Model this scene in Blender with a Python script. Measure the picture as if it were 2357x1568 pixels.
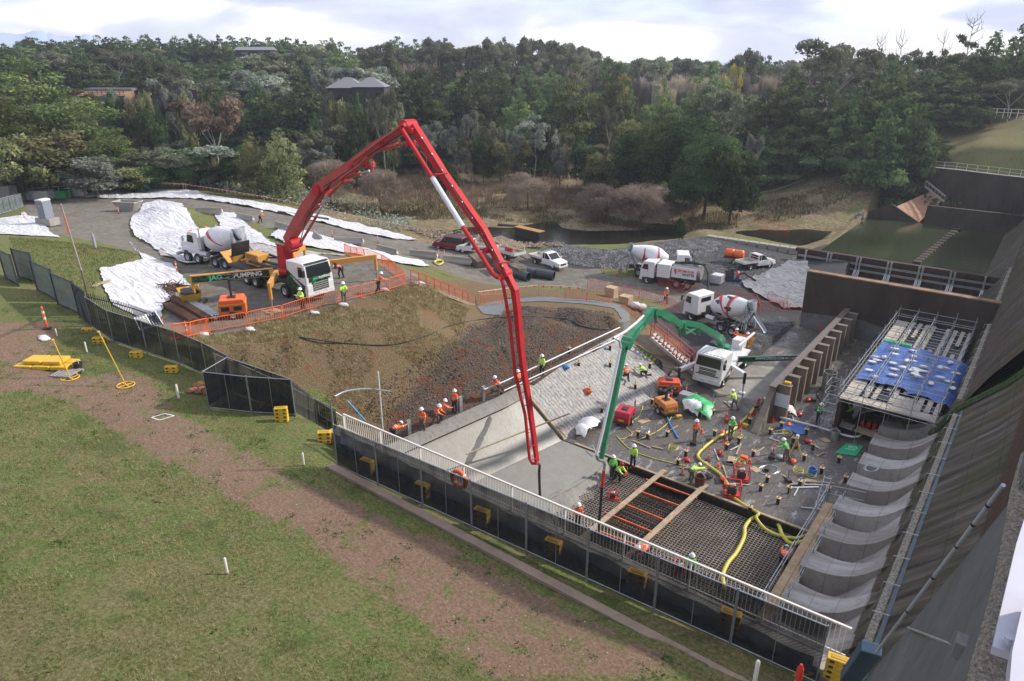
import bpy,bmesh,math,random
import numpy as np
from mathutils import Vector,Matrix,geometry
R=math.radians
sc=bpy.context.scene
for o in list(bpy.data.objects):bpy.data.objects.remove(o)
C=sc.collection
F=1571.3;PIT=R(22.1);YAW=R(38);CH=26.0
cd=bpy.data.cameras.new('camera');cam=bpy.data.objects.new('camera',cd);C.objects.link(cam)
cd.sensor_width=36;cd.lens=24;cd.clip_end=6000;cd.clip_start=0.05
cam.location=(0,0,CH);cam.rotation_euler=(R(90)-PIT,0,YAW)
sc.camera=cam
SUN_EL=R(34);SUN_AZ=R(37)
w=bpy.data.worlds.new('World');sc.world=w;w.use_nodes=True
nt=w.node_tree;nt.nodes.clear()
def N(nt,t,**k):
 n=nt.nodes.new(t)
 for a,v in k.items():
  if a=='inp':
   for i,x in v.items():n.inputs[i].default_value=x
  else:setattr(n,a,v)
 return n
def ramp(nt,stops,interp='LINEAR'):
 n=nt.nodes.new('ShaderNodeValToRGB');n.color_ramp.interpolation=interp
 e=n.color_ramp.elements
 while len(e)<len(stops):e.new(0.5)
 for i,(p,c)in enumerate(stops):
  e[i].position=p
  e[i].color=(c[0],c[1],c[2],1)if not isinstance(c,(int,float))else(c,c,c,1)
 return n
sky=N(nt,'ShaderNodeTexSky',sky_type='NISHITA',sun_disc=False,sun_elevation=SUN_EL,sun_rotation=SUN_AZ)
sky.air_density=1.0;sky.dust_density=1.5;sky.altitude=600
tc=N(nt,'ShaderNodeTexCoord');mp=N(nt,'ShaderNodeMapping');mp.inputs['Scale'].default_value=(1.0,1.0,3.6)
mp.inputs['Location'].default_value=(0.9,0.2,0.15);mp.inputs['Rotation'].default_value=(0.0,R(7),0)
nt.links.new(tc.outputs['Generated'],mp.inputs['Vector'])
n1=N(nt,'ShaderNodeTexNoise',inp={'Scale':3.6,'Detail':6,'Roughness':.5,'Distortion':.4})
nt.links.new(mp.outputs[0],n1.inputs['Vector'])
n2=N(nt,'ShaderNodeTexNoise',inp={'Scale':5.5,'Detail':5,'Roughness':.5,'Distortion':.2})
nt.links.new(mp.outputs[0],n2.inputs['Vector'])
r1=ramp(nt,[(0.42,(3.0,3.25,4.3)),(0.52,(4.0,4.15,4.9)),(0.60,(5.9,5.85,5.9))])
nt.links.new(n1.outputs[0],r1.inputs[0])
r2=ramp(nt,[(0.40,0.60),(0.52,1.0)])
nt.links.new(n2.outputs[0],r2.inputs[0])
mx=N(nt,'ShaderNodeMix',data_type='RGBA',inp={0:1.0})
nt.links.new(r2.outputs[0],mx.inputs[0]);nt.links.new(sky.outputs[0],mx.inputs[6]);nt.links.new(r1.outputs[0],mx.inputs[7])
bg=N(nt,'ShaderNodeBackground');bg.inputs[1].default_value=0.125
wo=N(nt,'ShaderNodeOutputWorld')
nt.links.new(mx.outputs[2],bg.inputs[0]);nt.links.new(bg.outputs[0],wo.inputs[0])
sd=bpy.data.lights.new('sun','SUN');sd.energy=3.0;sd.angle=R(2.5);sd.color=(1,.93,.82)
sun=bpy.data.objects.new('sun',sd);C.objects.link(sun)
dv=Vector((math.sin(SUN_AZ)*math.cos(SUN_EL),math.cos(SUN_AZ)*math.cos(SUN_EL),math.sin(SUN_EL)))
sun.rotation_euler=dv.to_track_quat('Z','Y').to_euler();sun.location=(40,60,90)
sc.view_settings.view_transform='Standard';sc.view_settings.look='None';sc.view_settings.exposure=0.85;sc.view_settings.gamma=1
sc.render.engine='CYCLES';sc.cycles.max_bounces=5;sc.cycles.transparent_max_bounces=24
def ray(px,py):
 cx=(px-1178.5)/F;cy=(784-py)/F
 fwd=math.cos(PIT)+cy*math.sin(PIT);up=-math.sin(PIT)+cy*math.cos(PIT)
 return Vector((cx*math.cos(YAW)-fwd*math.sin(YAW),cx*math.sin(YAW)+fwd*math.cos(YAW),up))
def U(px,py,z=0.0):
 r=ray(px,py);t=(z-CH)/r.z
 return Vector((r.x*t,r.y*t,z))
def UY(px,py,y):
 r=ray(px,py);t=y/r.y
 return Vector((r.x*t,y,CH+r.z*t))
def UD(px,py,g):
 r=ray(px,py);t=g/math.hypot(r.x,r.y)
 return Vector((r.x*t,r.y*t,CH+r.z*t))
def _h(ix,iy,s):
 n=(ix*374761393+iy*668265263+s*1442695041)&0xffffffff
 n=((n^(n>>13))*1274126177)&0xffffffff
 return((n^(n>>16))&0xffff)/65535.0
def vn(x,y,sc_,seed=0,octv=3):
 x=np.asarray(x,float)/sc_;y=np.asarray(y,float)/sc_;tot=0;a=1;s=0
 for k in range(octv):
  ix=np.floor(x).astype(np.int64);iy=np.floor(y).astype(np.int64);fx=x-ix;fy=y-iy
  fx=fx*fx*(3-2*fx);fy=fy*fy*(3-2*fy)
  v=(_h(ix,iy,seed+k)*(1-fx)+_h(ix+1,iy,seed+k)*fx)*(1-fy)+(_h(ix,iy+1,seed+k)*(1-fx)+_h(ix+1,iy+1,seed+k)*fx)*fy
  tot=tot+a*(v-.5);s+=a;a*=.5;x=x*2.03;y=y*2.03
 return tot/s*2
def rotz(a):return Matrix.Rotation(a,3,'Z')
class MB:
 def __init__(s):s.v=[];s.f=[]
 def add(s,vs,fs):
  b=len(s.v);s.v+=[tuple(p)for p in vs];s.f+=[tuple(i+b for i in f)for f in fs];return s
 def box(s,c,d,m=None,taper=None):
  hx,hy,hz=d[0]/2,d[1]/2,d[2]/2;P=[]
  for z in(-hz,hz):
   t=1 if(z<0 or taper is None)else taper
   for x,y in((-hx,-hy),(hx,-hy),(hx,hy),(-hx,hy)):
    p=Vector((x*t,y*t,z))
    if m is not None:p=m@p
    P.append(p+Vector(c))
  return s.add(P,[(3,2,1,0),(4,5,6,7),(0,1,5,4),(1,2,6,5),(2,3,7,6),(3,0,4,7)])
 def bar(s,a,b,w,h=None,up=(0,0,1)):
  a=Vector(a);b=Vector(b);h=h or w;d=(b-a);L=d.length
  if L<1e-6:return s
  d/=L;u=Vector(up)
  if abs(d.dot(u))>.98:u=Vector((1,0,0))if abs(d.x)<.9 else Vector((0,1,0))
  x=d.cross(u).normalized();y=x.cross(d)
  P=[q+x*(i*w/2)+y*(j*h/2)for q in(a,b)for i,j in((-1,-1),(1,-1),(1,1),(-1,1))]
  return s.add(P,[(0,1,2,3),(7,6,5,4),(0,4,5,1),(1,5,6,2),(2,6,7,3),(3,7,4,0)])
 def cyl(s,a,b,r,r2=None,n=8,cap=True):
  a=Vector(a);b=Vector(b);r2=r if r2 is None else r2;d=(b-a)
  if d.length<1e-6:return s
  d.normalize();u=Vector((0,0,1))if abs(d.z)<.9 else Vector((1,0,0));x=d.cross(u).normalized();y=d.cross(x)
  P=[]
  for q,rr in((a,r),(b,r2)):
   for i in range(n):
    t=2*math.pi*i/n;P.append(q+x*(math.cos(t)*rr)+y*(math.sin(t)*rr))
  Fs=[(i,(i+1)%n,n+(i+1)%n,n+i)for i in range(n)]
  if cap:Fs+=[tuple(range(n))[::-1],tuple(range(n,2*n))]
  return s.add(P,Fs)
 def tube(s,pts,r,n=8,closed=False,radii=None):
  pts=[Vector(p)for p in pts];k=len(pts);P=[];prev=None
  for i,p in enumerate(pts):
   if closed:d=pts[(i+1)%k]-pts[i-1]
   else:d=pts[min(i+1,k-1)]-pts[max(i-1,0)]
   d.normalize()
   if prev is None:
    u=Vector((0,0,1))if abs(d.z)<.9 else Vector((1,0,0));x=d.cross(u).normalized()
   else:
    x=(prev-d*prev.dot(d)).normalized()
   prev=x;y=d.cross(x);rr=radii[i]if radii else r
   for j in range(n):
    t=2*math.pi*j/n;P.append(p+x*(math.cos(t)*rr)+y*(math.sin(t)*rr))
  Fs=[]
  for i in range(k if closed else k-1):
   a=i*n;b=((i+1)%k)*n
   for j in range(n):Fs.append((a+j,a+(j+1)%n,b+(j+1)%n,b+j))
  if not closed:Fs+=[tuple(range(n))[::-1],tuple(range((k-1)*n,k*n))]
  return s.add(P,Fs)
 def lathe(s,prof,c=(0,0,0),n=12,axis='Z',a0=0,a1=2*math.pi):
  full=abs(a1-a0-2*math.pi)<1e-3;m=n if full else n+1;P=[]
  for(r,z)in prof:
   for j in range(m):
    t=a0+(a1-a0)*j/n;q=(r*math.cos(t),r*math.sin(t),z)
    if axis=='X':q=(q[2],q[0],q[1])
    if axis=='Y':q=(q[1],q[2],q[0])
    P.append(Vector(q)+Vector(c))
  Fs=[]
  for i in range(len(prof)-1):
   for j in range(n):
    j2=(j+1)%m
    Fs.append((i*m+j,i*m+j2,(i+1)*m+j2,(i+1)*m+j))
  return s.add(P,Fs)
 def prism(s,poly,y0,y1,plane='XZ'):
  n=len(poly);P=[]
  for t in(y0,y1):
   for a,b in poly:
    P.append((a,t,b)if plane=='XZ' else((a,b,t)if plane=='XY' else(t,a,b)))
  Fs=[tuple(range(n)),tuple(range(n,2*n))[::-1]]+[(i,n+i,n+(i+1)%n,(i+1)%n)for i in range(n)]
  return s.add(P,Fs)
 def grid(s,rows):
  m=len(rows[0]);P=[p for r in rows for p in r]
  return s.add(P,[(i*m+j,i*m+j+1,(i+1)*m+j+1,(i+1)*m+j)for i in range(len(rows)-1)for j in range(m-1)])
 def blob(s,c,r,n=7,seed=0,jit=.25,sq=(1,1,1)):
  rd=random.Random(seed);rows=[]
  for i in range(n//2+2):
   ph=math.pi*i/(n//2+1);row=[]
   for j in range(n):
    t=2*math.pi*j/n;k=r*(1+rd.uniform(-jit,jit))if 0<i<n//2+1 else r
    row.append((c[0]+k*math.sin(ph)*math.cos(t)*sq[0],c[1]+k*math.sin(ph)*math.sin(t)*sq[1],c[2]+k*math.cos(ph)*sq[2]))
   row.append(row[0]);rows.append(row)
  return s.grid(rows)
 def mesh(s,name):
  me=bpy.data.meshes.new(name);me.from_pydata([tuple(p)for p in s.v],[],s.f);me.update();return me
 def build(s,name,m,parent=None,smooth=False,fix=True,bev=0,**t):
  me=s.mesh(name)
  if fix or bev:
   bm=bmesh.new();bm.from_mesh(me)
   if fix:bmesh.ops.recalc_face_normals(bm,faces=bm.faces)
   bm.to_mesh(me);bm.free()
  me.materials.append(m);o=bpy.data.objects.new(name,me);C.objects.link(o)
  if parent is not None:o.parent=parent
  if smooth:
   for p in me.polygons:p.use_smooth=True
   if smooth!='all':
    try:me.set_sharp_from_angle(angle=R(38))
    except Exception:pass
  if bev:
   b=o.modifiers.new('bevel','BEVEL');b.width=bev;b.segments=2;b.limit_method='ANGLE';b.angle_limit=R(40)
  tag(o,**t)if t else None
  return o
ORD_=['first','second','third','fourth','fifth','sixth','seventh','eighth','ninth','tenth']
def nth(i):return ORD_[i]if i<10 else str(i+1)+('th' if 9<i%100<20 or i%10 not in(0,1,2)else['st','nd','rd'][i%10])
def tag(o,label=None,cat=None,group=None,kind=None):
 if label:o['label']=label
 if cat:o['category']=cat
 if group:o['group']=group
 if kind:o['kind']=kind
 return o
def thing(name,label,cat,loc=(0,0,0),rz=0,group=None,rot=None):
 o=bpy.data.objects.new(name,None);C.objects.link(o);o.location=loc;o.rotation_euler=rot if rot else(0,0,rz)
 o.empty_display_size=.2
 return tag(o,label,cat,group)
KIDS={}
def kids_of(o):
 return[c for c in bpy.data.objects if c.parent==o]
def dup(root,loc=None,rz=None,label=None,group=None,rot=None,scale=None):
 r=root.copy();C.objects.link(r)
 if loc is not None:r.location=loc
 if rot is not None:r.rotation_euler=rot
 elif rz is not None:r.rotation_euler=(0,0,rz)
 if scale is not None:r.scale=(scale,scale,scale)if isinstance(scale,(int,float))else scale
 if label:r['label']=label
 if group:r['group']=group
 key=root.name
 if key not in KIDS:KIDS[key]=[(c,kids_of(c))for c in kids_of(root)]
 for ch,gs in KIDS[key]:
  c=ch.copy();C.objects.link(c);c.parent=r
  for g in gs:
   d=g.copy();C.objects.link(d);d.parent=c
 return r
MATS={}
def M(name,col,rough=.6,metal=0,var=.18,scale=4,bump=0,bscale=40,dirt=None,damt=.35,spec=.5,alpha=None,coat=0):
 if name in MATS:return MATS[name]
 m=bpy.data.materials.new(name);m.use_nodes=True;nt=m.node_tree;b=nt.nodes['Principled BSDF']
 b.inputs['Roughness'].default_value=rough;b.inputs['Metallic'].default_value=metal
 b.inputs['Specular IOR Level'].default_value=spec
 if coat:b.inputs['Coat Weight'].default_value=coat
 tc=N(nt,'ShaderNodeTexCoord');no=N(nt,'ShaderNodeTexNoise',inp={'Scale':scale,'Detail':6,'Roughness':.62})
 nt.links.new(tc.outputs['Object'],no.inputs['Vector'])
 d=dirt if dirt else tuple(c*.45 for c in col)
 lo=tuple(max(0,c*(1-var))for c in col);hi=tuple(min(1,c*(1+var))for c in col)
 rr=ramp(nt,[(.3,lo),(.7,hi)]);nt.links.new(no.outputs[0],rr.inputs[0])
 last=rr.outputs[0]
 if dirt:
  n3=N(nt,'ShaderNodeTexNoise',inp={'Scale':scale*2.7,'Detail':7,'Roughness':.7});nt.links.new(tc.outputs['Object'],n3.inputs['Vector'])
  r3=ramp(nt,[(.48,0.0),(.72,damt)]);nt.links.new(n3.outputs[0],r3.inputs[0])
  x=N(nt,'ShaderNodeMix',data_type='RGBA');nt.links.new(r3.outputs[0],x.inputs[0]);nt.links.new(last,x.inputs[6]);x.inputs[7].default_value=(*d,1)
  last=x.outputs[2]
 nt.links.new(last,b.inputs['Base Color'])
 if bump:
  n4=N(nt,'ShaderNodeTexNoise',inp={'Scale':bscale,'Detail':4});nt.links.new(tc.outputs['Object'],n4.inputs['Vector'])
  bp=N(nt,'ShaderNodeBump',inp={'Strength':min(1,bump),'Distance':.05});nt.links.new(n4.outputs[0],bp.inputs['Height']);nt.links.new(bp.outputs[0],b.inputs['Normal'])
 if alpha is not None:b.inputs['Alpha'].default_value=alpha
 MATS[name]=m;return m
def mesh_cloth(name,col,alpha,scale=55,rough=.8):
 """woven shade cloth / weld mesh: a wave grid decides where there is thread and where there is a hole"""
 m=M(name,col,rough,var=.3,scale=1.5);nt=m.node_tree;b=nt.nodes['Principled BSDF']
 tc=N(nt,'ShaderNodeTexCoord');no=N(nt,'ShaderNodeTexNoise',inp={'Scale':1.1,'Detail':3})
 nt.links.new(tc.outputs['Object'],no.inputs['Vector'])
 r=ramp(nt,[(.3,alpha-.1),(.7,min(1,alpha+.1))]);nt.links.new(no.outputs[0],r.inputs[0])
 nt.links.new(r.outputs[0],b.inputs['Alpha']);return m
CP=[(0,1568,12.6),(600,1568,12),(1200,1568,11),(1650,1568,10.2),(0,1200,11.6),(300,1200,11),(700,1300,10.6),(1200,1450,10.2),(0,950,11),(0,760,11),(250,900,10.5),(500,1000,10.2),(480,940,10),(778,1076,10),(1100,1236,10),(1500,1420,10),(660,1030,10),(0,640,11.4),(110,690,11),(210,740,10.8),(340,790,10.4),(480,850,10.2),(20,560,11),(110,570,10.6),(250,575,9.6),(320,585,9.2),(230,640,10),(215,690,10.4),(300,690,9.4),(330,640,9.2),(0,500,7.5),(30,520,8),(100,535,8),(0,470,5.2),(60,460,5),(100,500,5.4),(140,480,5.2),(200,470,5.1),(200,500,5.8),(250,540,6.9),(310,575,8.0),(390,610,8.6),(290,500,5.8),(300,545,6.6),(360,580,7.6),(335,500,7.2),(370,468,8.6),(410,478,8.2),(400,545,7.6),(450,500,6.2),(520,520,6.0),(560,560,7.6),(470,560,8.2),(440,480,5.6),(430,610,8.6),(560,590,8.6),(700,575,8.6),(860,600,8.6),(960,632,8.6),(400,680,8.6),(370,740,8.7),(450,768,8.6),(650,735,8.6),(800,690,8.6),(900,660,8.6),(560,680,8.6),(190,455,5),(430,452,5.2),(560,470,5.3),(690,500,4.9),(820,528,4.2),(950,560,3.3),(600,515,5.5),(700,535,5.2),(480,486,5.5),(800,565,4.5),(950,592,3.5),(1100,600,2.8),(1250,605,2.4),(1100,640,2.6),(1250,640,2.1),(1400,645,1.8),(1530,700,1.4),(1400,672,1.7),(1600,690,1.2),(1250,665,2.3),(1180,660,2.6),(640,545,6.6),(720,555,7.2),(800,590,7.6),(900,590,5.2),(960,612,5.0),(1010,640,5.0),(1060,650,4.3),(1000,620,4.2),(1100,702,4.5),(1160,695,4.4),(1230,688,4.3),(1330,692,4.2),(1420,705,4.1),(1450,735,4.0),(1435,765,3.9),(1300,672,3.6),(1180,672,3.6),(1000,665,7.2),(1050,690,5.4),(980,650,8.4),(950,690,8.4),(860,720,8.5),(760,765,8.8),(650,800,9.2),(550,840,9.7),(620,870,9.8),(700,900,9.3),(780,915,8.6),(800,850,8.0),(900,800,7.5),(980,760,7.2),(1040,730,6.3),(1100,745,5.6),(1060,800,5.8),(1000,850,5.4),(930,880,5.2),(860,900,6.0),(820,950,6.2),(870,1000,3.8),(930,1003,3.6),(1000,935,3.9),(1100,890,4.0),(1160,895,3.7),(1200,830,5.0),(1300,790,4.6),(1200,760,5.4),(1350,760,4.6),(1300,735,4.9),(1380,720,4.5),(1420,770,3.6),(1290,838,3.6),(1600,740,1.0),(1700,780,.8),(1780,840,.5),(1600,820,.5),(1700,700,1.0),(1850,720,.4),(1840,660,.8),(1700,640,1.2),(1800,610,1.2),(1620,600,1.6),(1500,770,1.6),(1560,860,.0),(1700,870,.0),(1225,585,2.9),(1300,578,3.0),(1400,588,2.9),(1500,575,2.9),(1580,565,2.8),(1640,558,2.2),(1760,575,1.2),(1830,590,1.0),(1220,562,-1.4),(1400,560,-1.6),(1550,545,-1.6),(1640,530,-1.5),(1840,556,-1.5),(960,545,1.5),(1000,565,2.6),(1000,530,-.3),(1100,545,-1.2),(1250,540,-1.5),(1060,510,-.2),(900,500,-.2),(1180,520,-.4),(1320,515,.1),(1480,528,-.5),(1600,522,0),(1690,530,-1.2),(1850,540,-1.6),(1920,555,-1.5),(1800,520,-.4),(1900,515,.2),(1960,500,.5),(1300,480,.3),(1450,490,.3),(1560,480,.6),(1700,480,1.2),(1850,470,1.5),(900,470,.2),(1100,465,.3),(750,455,1.2),(820,505,1.2),(700,470,2.6),(600,450,3.6),(480,425,4.2),(350,415,4.4),(200,418,4.4),(100,430,4.6),(0,425,5.0),(200,380,2.6),(400,380,1.8),(600,390,1.6),(800,410,.8),(1000,420,.8),(1200,420,.8),(1400,430,1.0),(1600,440,1.2),(1750,430,2.2),(1900,440,3.4),(2020,420,5.4),(2080,440,3.8),(2020,480,.8),(1880,490,1.2),(1980,370,8.0),(2080,385,7.5),]
P=[U(*c)for c in CP]
def far(px,g,z):
 r=ray(px,150);h=math.hypot(r.x,r.y);P.append(Vector((r.x/h*g,r.y/h*g,z)))
for px,prof in{-300:((110,5),(160,5),(230,12),(320,24),(450,30),(800,30),(1500,30)),100:((160,3.5),(210,8),(270,16),(340,25),(460,30),(800,28),(1500,30)),400:((170,3),(215,7),(270,15),(340,24),(460,29),(800,26),(1500,30)),700:((175,3),(220,7),(280,14),(350,20),(460,24),(800,24),(1500,26)),1000:((180,3),(230,8),(290,14),(360,18),(460,20),(800,20),(1500,22)),1300:((185,3),(240,7),(300,11),(360,13),(460,14),(800,14),(1500,18)),1600:((175,4),(240,7),(300,9),(360,10),(460,11),(800,12),(1500,16)),1850:((165,6),(220,8),(300,9),(400,10),(800,12),(1500,16)),2100:((165,9),(200,12),(300,14),(400,14),(800,12),(1500,16)),2300:((160,11),(190,16),(240,20),(400,20),(800,18),(1500,16)),2700:((150,12),(190,20),(240,24),(400,24),(800,20),(1500,18)),}.items():
 for g,z in prof:far(px,g,z)
for q in[(60,-60,14),(-60,-60,22),(-150,-60,24),(-1500,-60,30),(60,0,11),(0,0,11),(-20,-10,13),(-45,-10,15),(-100,-20,18),(-90,5,13),(-130,10,10),(200,-60,14),(200,1500,16),(60,1500,16),(60,150,12),(60,60,8),(60,17,10),(0,17,10),(-1500,1500,24),(-600,1500,22),(-130,0,12),(0,142,12),(-14,142,11.5),(20,142,12)]:
 P.append(Vector(q))
ks=[];seen=[]
for p in P:
 if all((p.x-s.x)**2+(p.y-s.y)**2>.6 for s in seen):seen.append(p)
P=seen
vo,eo,fo,_,_,_=geometry.delaunay_2d_cdt([Vector((p.x,p.y))for p in P],[],[],0,1e-4)
xs=np.concatenate([-np.geomspace(1500,132,60),np.arange(-130,10.01,.5),np.array([12,16,24,40,60,100,190])])
ys=np.concatenate([np.array([-60,-40,-25,-15,-8,-4]),np.arange(-2,112.01,.5),np.geomspace(114,1499,75)])
GX,GY=np.meshgrid(xs,ys,indexing='ij');GZ=np.full(GX.shape,12.0)
for f in fo:
 a,b,c=[P[i]for i in f]
 x0,x1=min(a.x,b.x,c.x),max(a.x,b.x,c.x);y0,y1=min(a.y,b.y,c.y),max(a.y,b.y,c.y)
 i0,i1=np.searchsorted(xs,x0),np.searchsorted(xs,x1,'right');j0,j1=np.searchsorted(ys,y0),np.searchsorted(ys,y1,'right')
 if i1<=i0 or j1<=j0:continue
 X=GX[i0:i1,j0:j1];Y=GY[i0:i1,j0:j1]
 d=(b.y-c.y)*(a.x-c.x)+(c.x-b.x)*(a.y-c.y)
 if abs(d)<1e-9:continue
 l1=((b.y-c.y)*(X-c.x)+(c.x-b.x)*(Y-c.y))/d;l2=((c.y-a.y)*(X-c.x)+(a.x-c.x)*(Y-c.y))/d;l3=1-l1-l2
 m=(l1>=-1e-6)&(l2>=-1e-6)&(l3>=-1e-6)
 GZ[i0:i1,j0:j1][m]=(l1*a.z+l2*b.z+l3*c.z)[m]
def blur(A,n=1):
 for _ in range(n):
  B=A.copy();B[1:-1,1:-1]=(A[1:-1,1:-1]*4+A[:-2,1:-1]+A[2:,1:-1]+A[1:-1,:-2]+A[1:-1,2:])/8;A=B
 return A
GZ=blur(GZ,8)
def bil(A,x,y):
 x=np.clip(np.asarray(x,float),xs[0],xs[-1]-1e-3);y=np.clip(np.asarray(y,float),ys[0],ys[-1]-1e-3)
 i=np.clip(np.searchsorted(xs,x,'right')-1,0,len(xs)-2);j=np.clip(np.searchsorted(ys,y,'right')-1,0,len(ys)-2)
 fx=(x-xs[i])/(xs[i+1]-xs[i]);fy=(y-ys[j])/(ys[j+1]-ys[j])
 return A[i,j]*(1-fx)*(1-fy)+A[i+1,j]*fx*(1-fy)+A[i,j+1]*(1-fx)*fy+A[i+1,j+1]*fx*fy
def gz(x,y):return float(bil(GZ,x,y))
def G(px,py,dz=0):
 """where the line of sight through a photo pixel meets the ground"""
 r=ray(px,py);g=math.hypot(r.x,r.y);t=8.0;last=t
 while t*g<1400:
  p=r*t
  if CH+p.z<gz(p.x,p.y):
   lo,hi=last,t
   for _ in range(22):
    m=(lo+hi)/2;q=r*m
    if CH+q.z<gz(q.x,q.y):hi=m
    else:lo=m
   q=r*hi;return Vector((q.x,q.y,gz(q.x,q.y)+dz))
  last=t;t*=1.012
 q=r*(1200/g);return Vector((q.x,q.y,gz(q.x,q.y)))
def inpoly(poly,X,Y):
 m=np.zeros(np.shape(X),bool);n=len(poly)
 for i in range(n):
  x0,y0=poly[i][0],poly[i][1];x1,y1=poly[(i+1)%n][0],poly[(i+1)%n][1]
  c=((y0>Y)!=(y1>Y));
  with np.errstate(divide='ignore',invalid='ignore'):xi=(x1-x0)*(Y-y0)/(y1-y0+1e-12)+x0
  m^=c&(X<xi)
 return m
GZ0=GZ.copy()
rockp=[G(*p)for p in[(880,900),(1000,830),(1090,760),(1200,712),(1330,716),(1420,728),(1410,778),(1300,842),(1165,902),(1010,950),(930,1010),(850,1010),(800,960)]]
ROCK=blur(inpoly(rockp,GX,GY).astype(float),5)
GZ=GZ+vn(GX,GY,3.0,3,4)*(.10+.75*ROCK)+ROCK*np.abs(vn(GX,GY,1.4,8,2))*.5
far_m=np.clip((np.hypot(GX,GY)-130)/60,0,1)
GZ=GZ+vn(GX,GY,22,5,4)*1.6*far_m
TOPX=-28.0
basin=(GX>np.where(GY<35,-30.0+(GY-25)*.175,-28.2+(GY-35)*.062))&(GX<60)&(GY>17.6)&(GY<50.5);basin2=(GX>-18.3)&(GX<60)&(GY>=50.5)&(GY<96)
GZ[basin]=-1.9;GZ[basin2]=-.6;GZ[(GX>-1.55)&(GX<40)&(GY<17.7)&(GY>-8)]=2
basin3=(GX>-25.2)&(GX<60)&(GY>=96)&(GY<152);GZ[basin3]=-3
fl=(GX>-24)&(GX<=-18.3)&(GY>=50.5)&(GY<58);GZ[fl]=np.minimum(GZ[fl],-.35)
for poly in(((-26,50),(-21,50),(-21,60),(-24,60)),):pass
bm_=None
XT=np.where(GY<35,-30.3+(GY-25)*.175,-28.55+(GY-35)*.062);zt=2.8+np.clip((GY-26)/24,0,1)*.7;e_=XT-GX
near=(e_>-.6)&(e_<7)&(GY>17)&(GY<52);GZ=np.where(near,np.minimum(GZ,zt-.05+np.maximum(0,e_-1.2)*.95),GZ)
rp_=(GY>48)&(GY<59)&(GX>-27.6)&(GX<-20.5);GZ=np.where(rp_,np.minimum(GZ,3.3*(-21.6-GX)/6-.15),GZ)
def zone(px,n=3):
 w_=[G(*p)for p in px];return blur(inpoly(w_,GX,GY).astype(float),n)
Z={}
Z['dirt']=np.clip(zone([(0,745),(60,742),(120,790),(60,830),(150,870),(330,850),(400,935),(500,1000),(640,1090),(760,1130),(1000,1245),(1450,1470),(1660,1568),(1150,1568),(930,1400),(740,1262),(540,1140),(360,1050),(190,930),(60,900),(0,900)],5)+zone([(0,742),(130,742),(140,800),(0,820)],3),0,1)
Z['dry']=np.clip(zone([(380,768),(560,740),(760,706),(955,650),(1070,690),(1100,730),(1060,800),(1150,890),(930,1005),(780,1000),(780,915),(540,835),(470,810)],4)+zone([(960,640),(1180,655),(1500,700),(1600,760),(1640,830),(1600,880),(1500,800),(1420,780),(1160,920),(930,1020),(860,1010),(780,960),(900,900),(1040,760)],3)+zone([(980,640),(1130,640),(1230,672),(1380,690),(1440,706),(1440,740),(1340,700),(1100,690),(1000,660)],3),0,1)
Z['rock']=ROCK
Z['road']=np.clip(zone([(60,445),(190,450),(560,462),(700,485),(960,555),(1230,580),(1420,640),(1620,640),(1640,760),(1500,690),(1250,655),(1100,650),(950,598),(800,568),(600,520),(440,478),(330,470),(300,500),(300,545),(430,612),(860,600),(960,632),(965,650),(640,745),(440,775),(360,745),(440,640),(310,580),(240,560),(110,535),(60,500)],2),0,1)
Z['gravel']=zone([(1235,575),(1310,568),(1400,582),(1560,560),(1640,548),(1905,600),(1925,700),(1850,860),(1700,880),(1640,790),(1600,700),(1560,620),(1480,618),(1330,620),(1280,605)],2)
Z['gravel']=np.clip(Z['gravel']+blur(((GX>-30)&(GX<-16)&(GY>58)&(GY<97)).astype(float),3)+blur(((GX>-24.5)&(GX<-17)&(GY>50)&(GY<60)).astype(float),2),0,1)
Z['reed']=np.clip(zone([(680,395),(900,440),(1000,385),(1330,370),(1540,440),(1640,470),(1990,370),(2120,430),(2020,520),(1850,535),(1600,545),(1480,560),(1200,560),(950,555),(700,485),(680,430)],3),0,1)
Z['forest']=np.clip((np.hypot(GX,GY)-150)/30,0,1)*(1-Z['reed'])
Z['reed']=np.clip(Z['reed']+zone([(1815,548),(1960,500),(2100,425),(2140,445),(2060,520),(1960,565),(1850,578)],2),0,1)
rt=zone([(2130,390),(2357,400),(2357,250),(2200,240)],1);Z['forest']*=(1-rt);Z['reed']*=(1-rt);Z['dry']=np.clip(Z['dry']+.5*rt,0,1)
me=bpy.data.meshes.new('ground');nx,ny=GX.shape
V=np.stack([GX,GY,GZ],-1).reshape(-1,3);idx=np.arange(nx*ny).reshape(nx,ny)
Fq=np.stack([idx[:-1,:-1],idx[1:,:-1],idx[1:,1:],idx[:-1,1:]],-1).reshape(-1,4)
me.from_pydata(V.tolist(),[],Fq.tolist());me.update()
for k,A in Z.items():
 at_=me.attributes.new('z_'+k,'FLOAT','POINT');at_.data.foreach_set('value',A.reshape(-1).astype(np.float32))
for p in me.polygons:p.use_smooth=True
ground=bpy.data.objects.new('ground',me);C.objects.link(ground);ground['kind']='structure'
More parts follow.
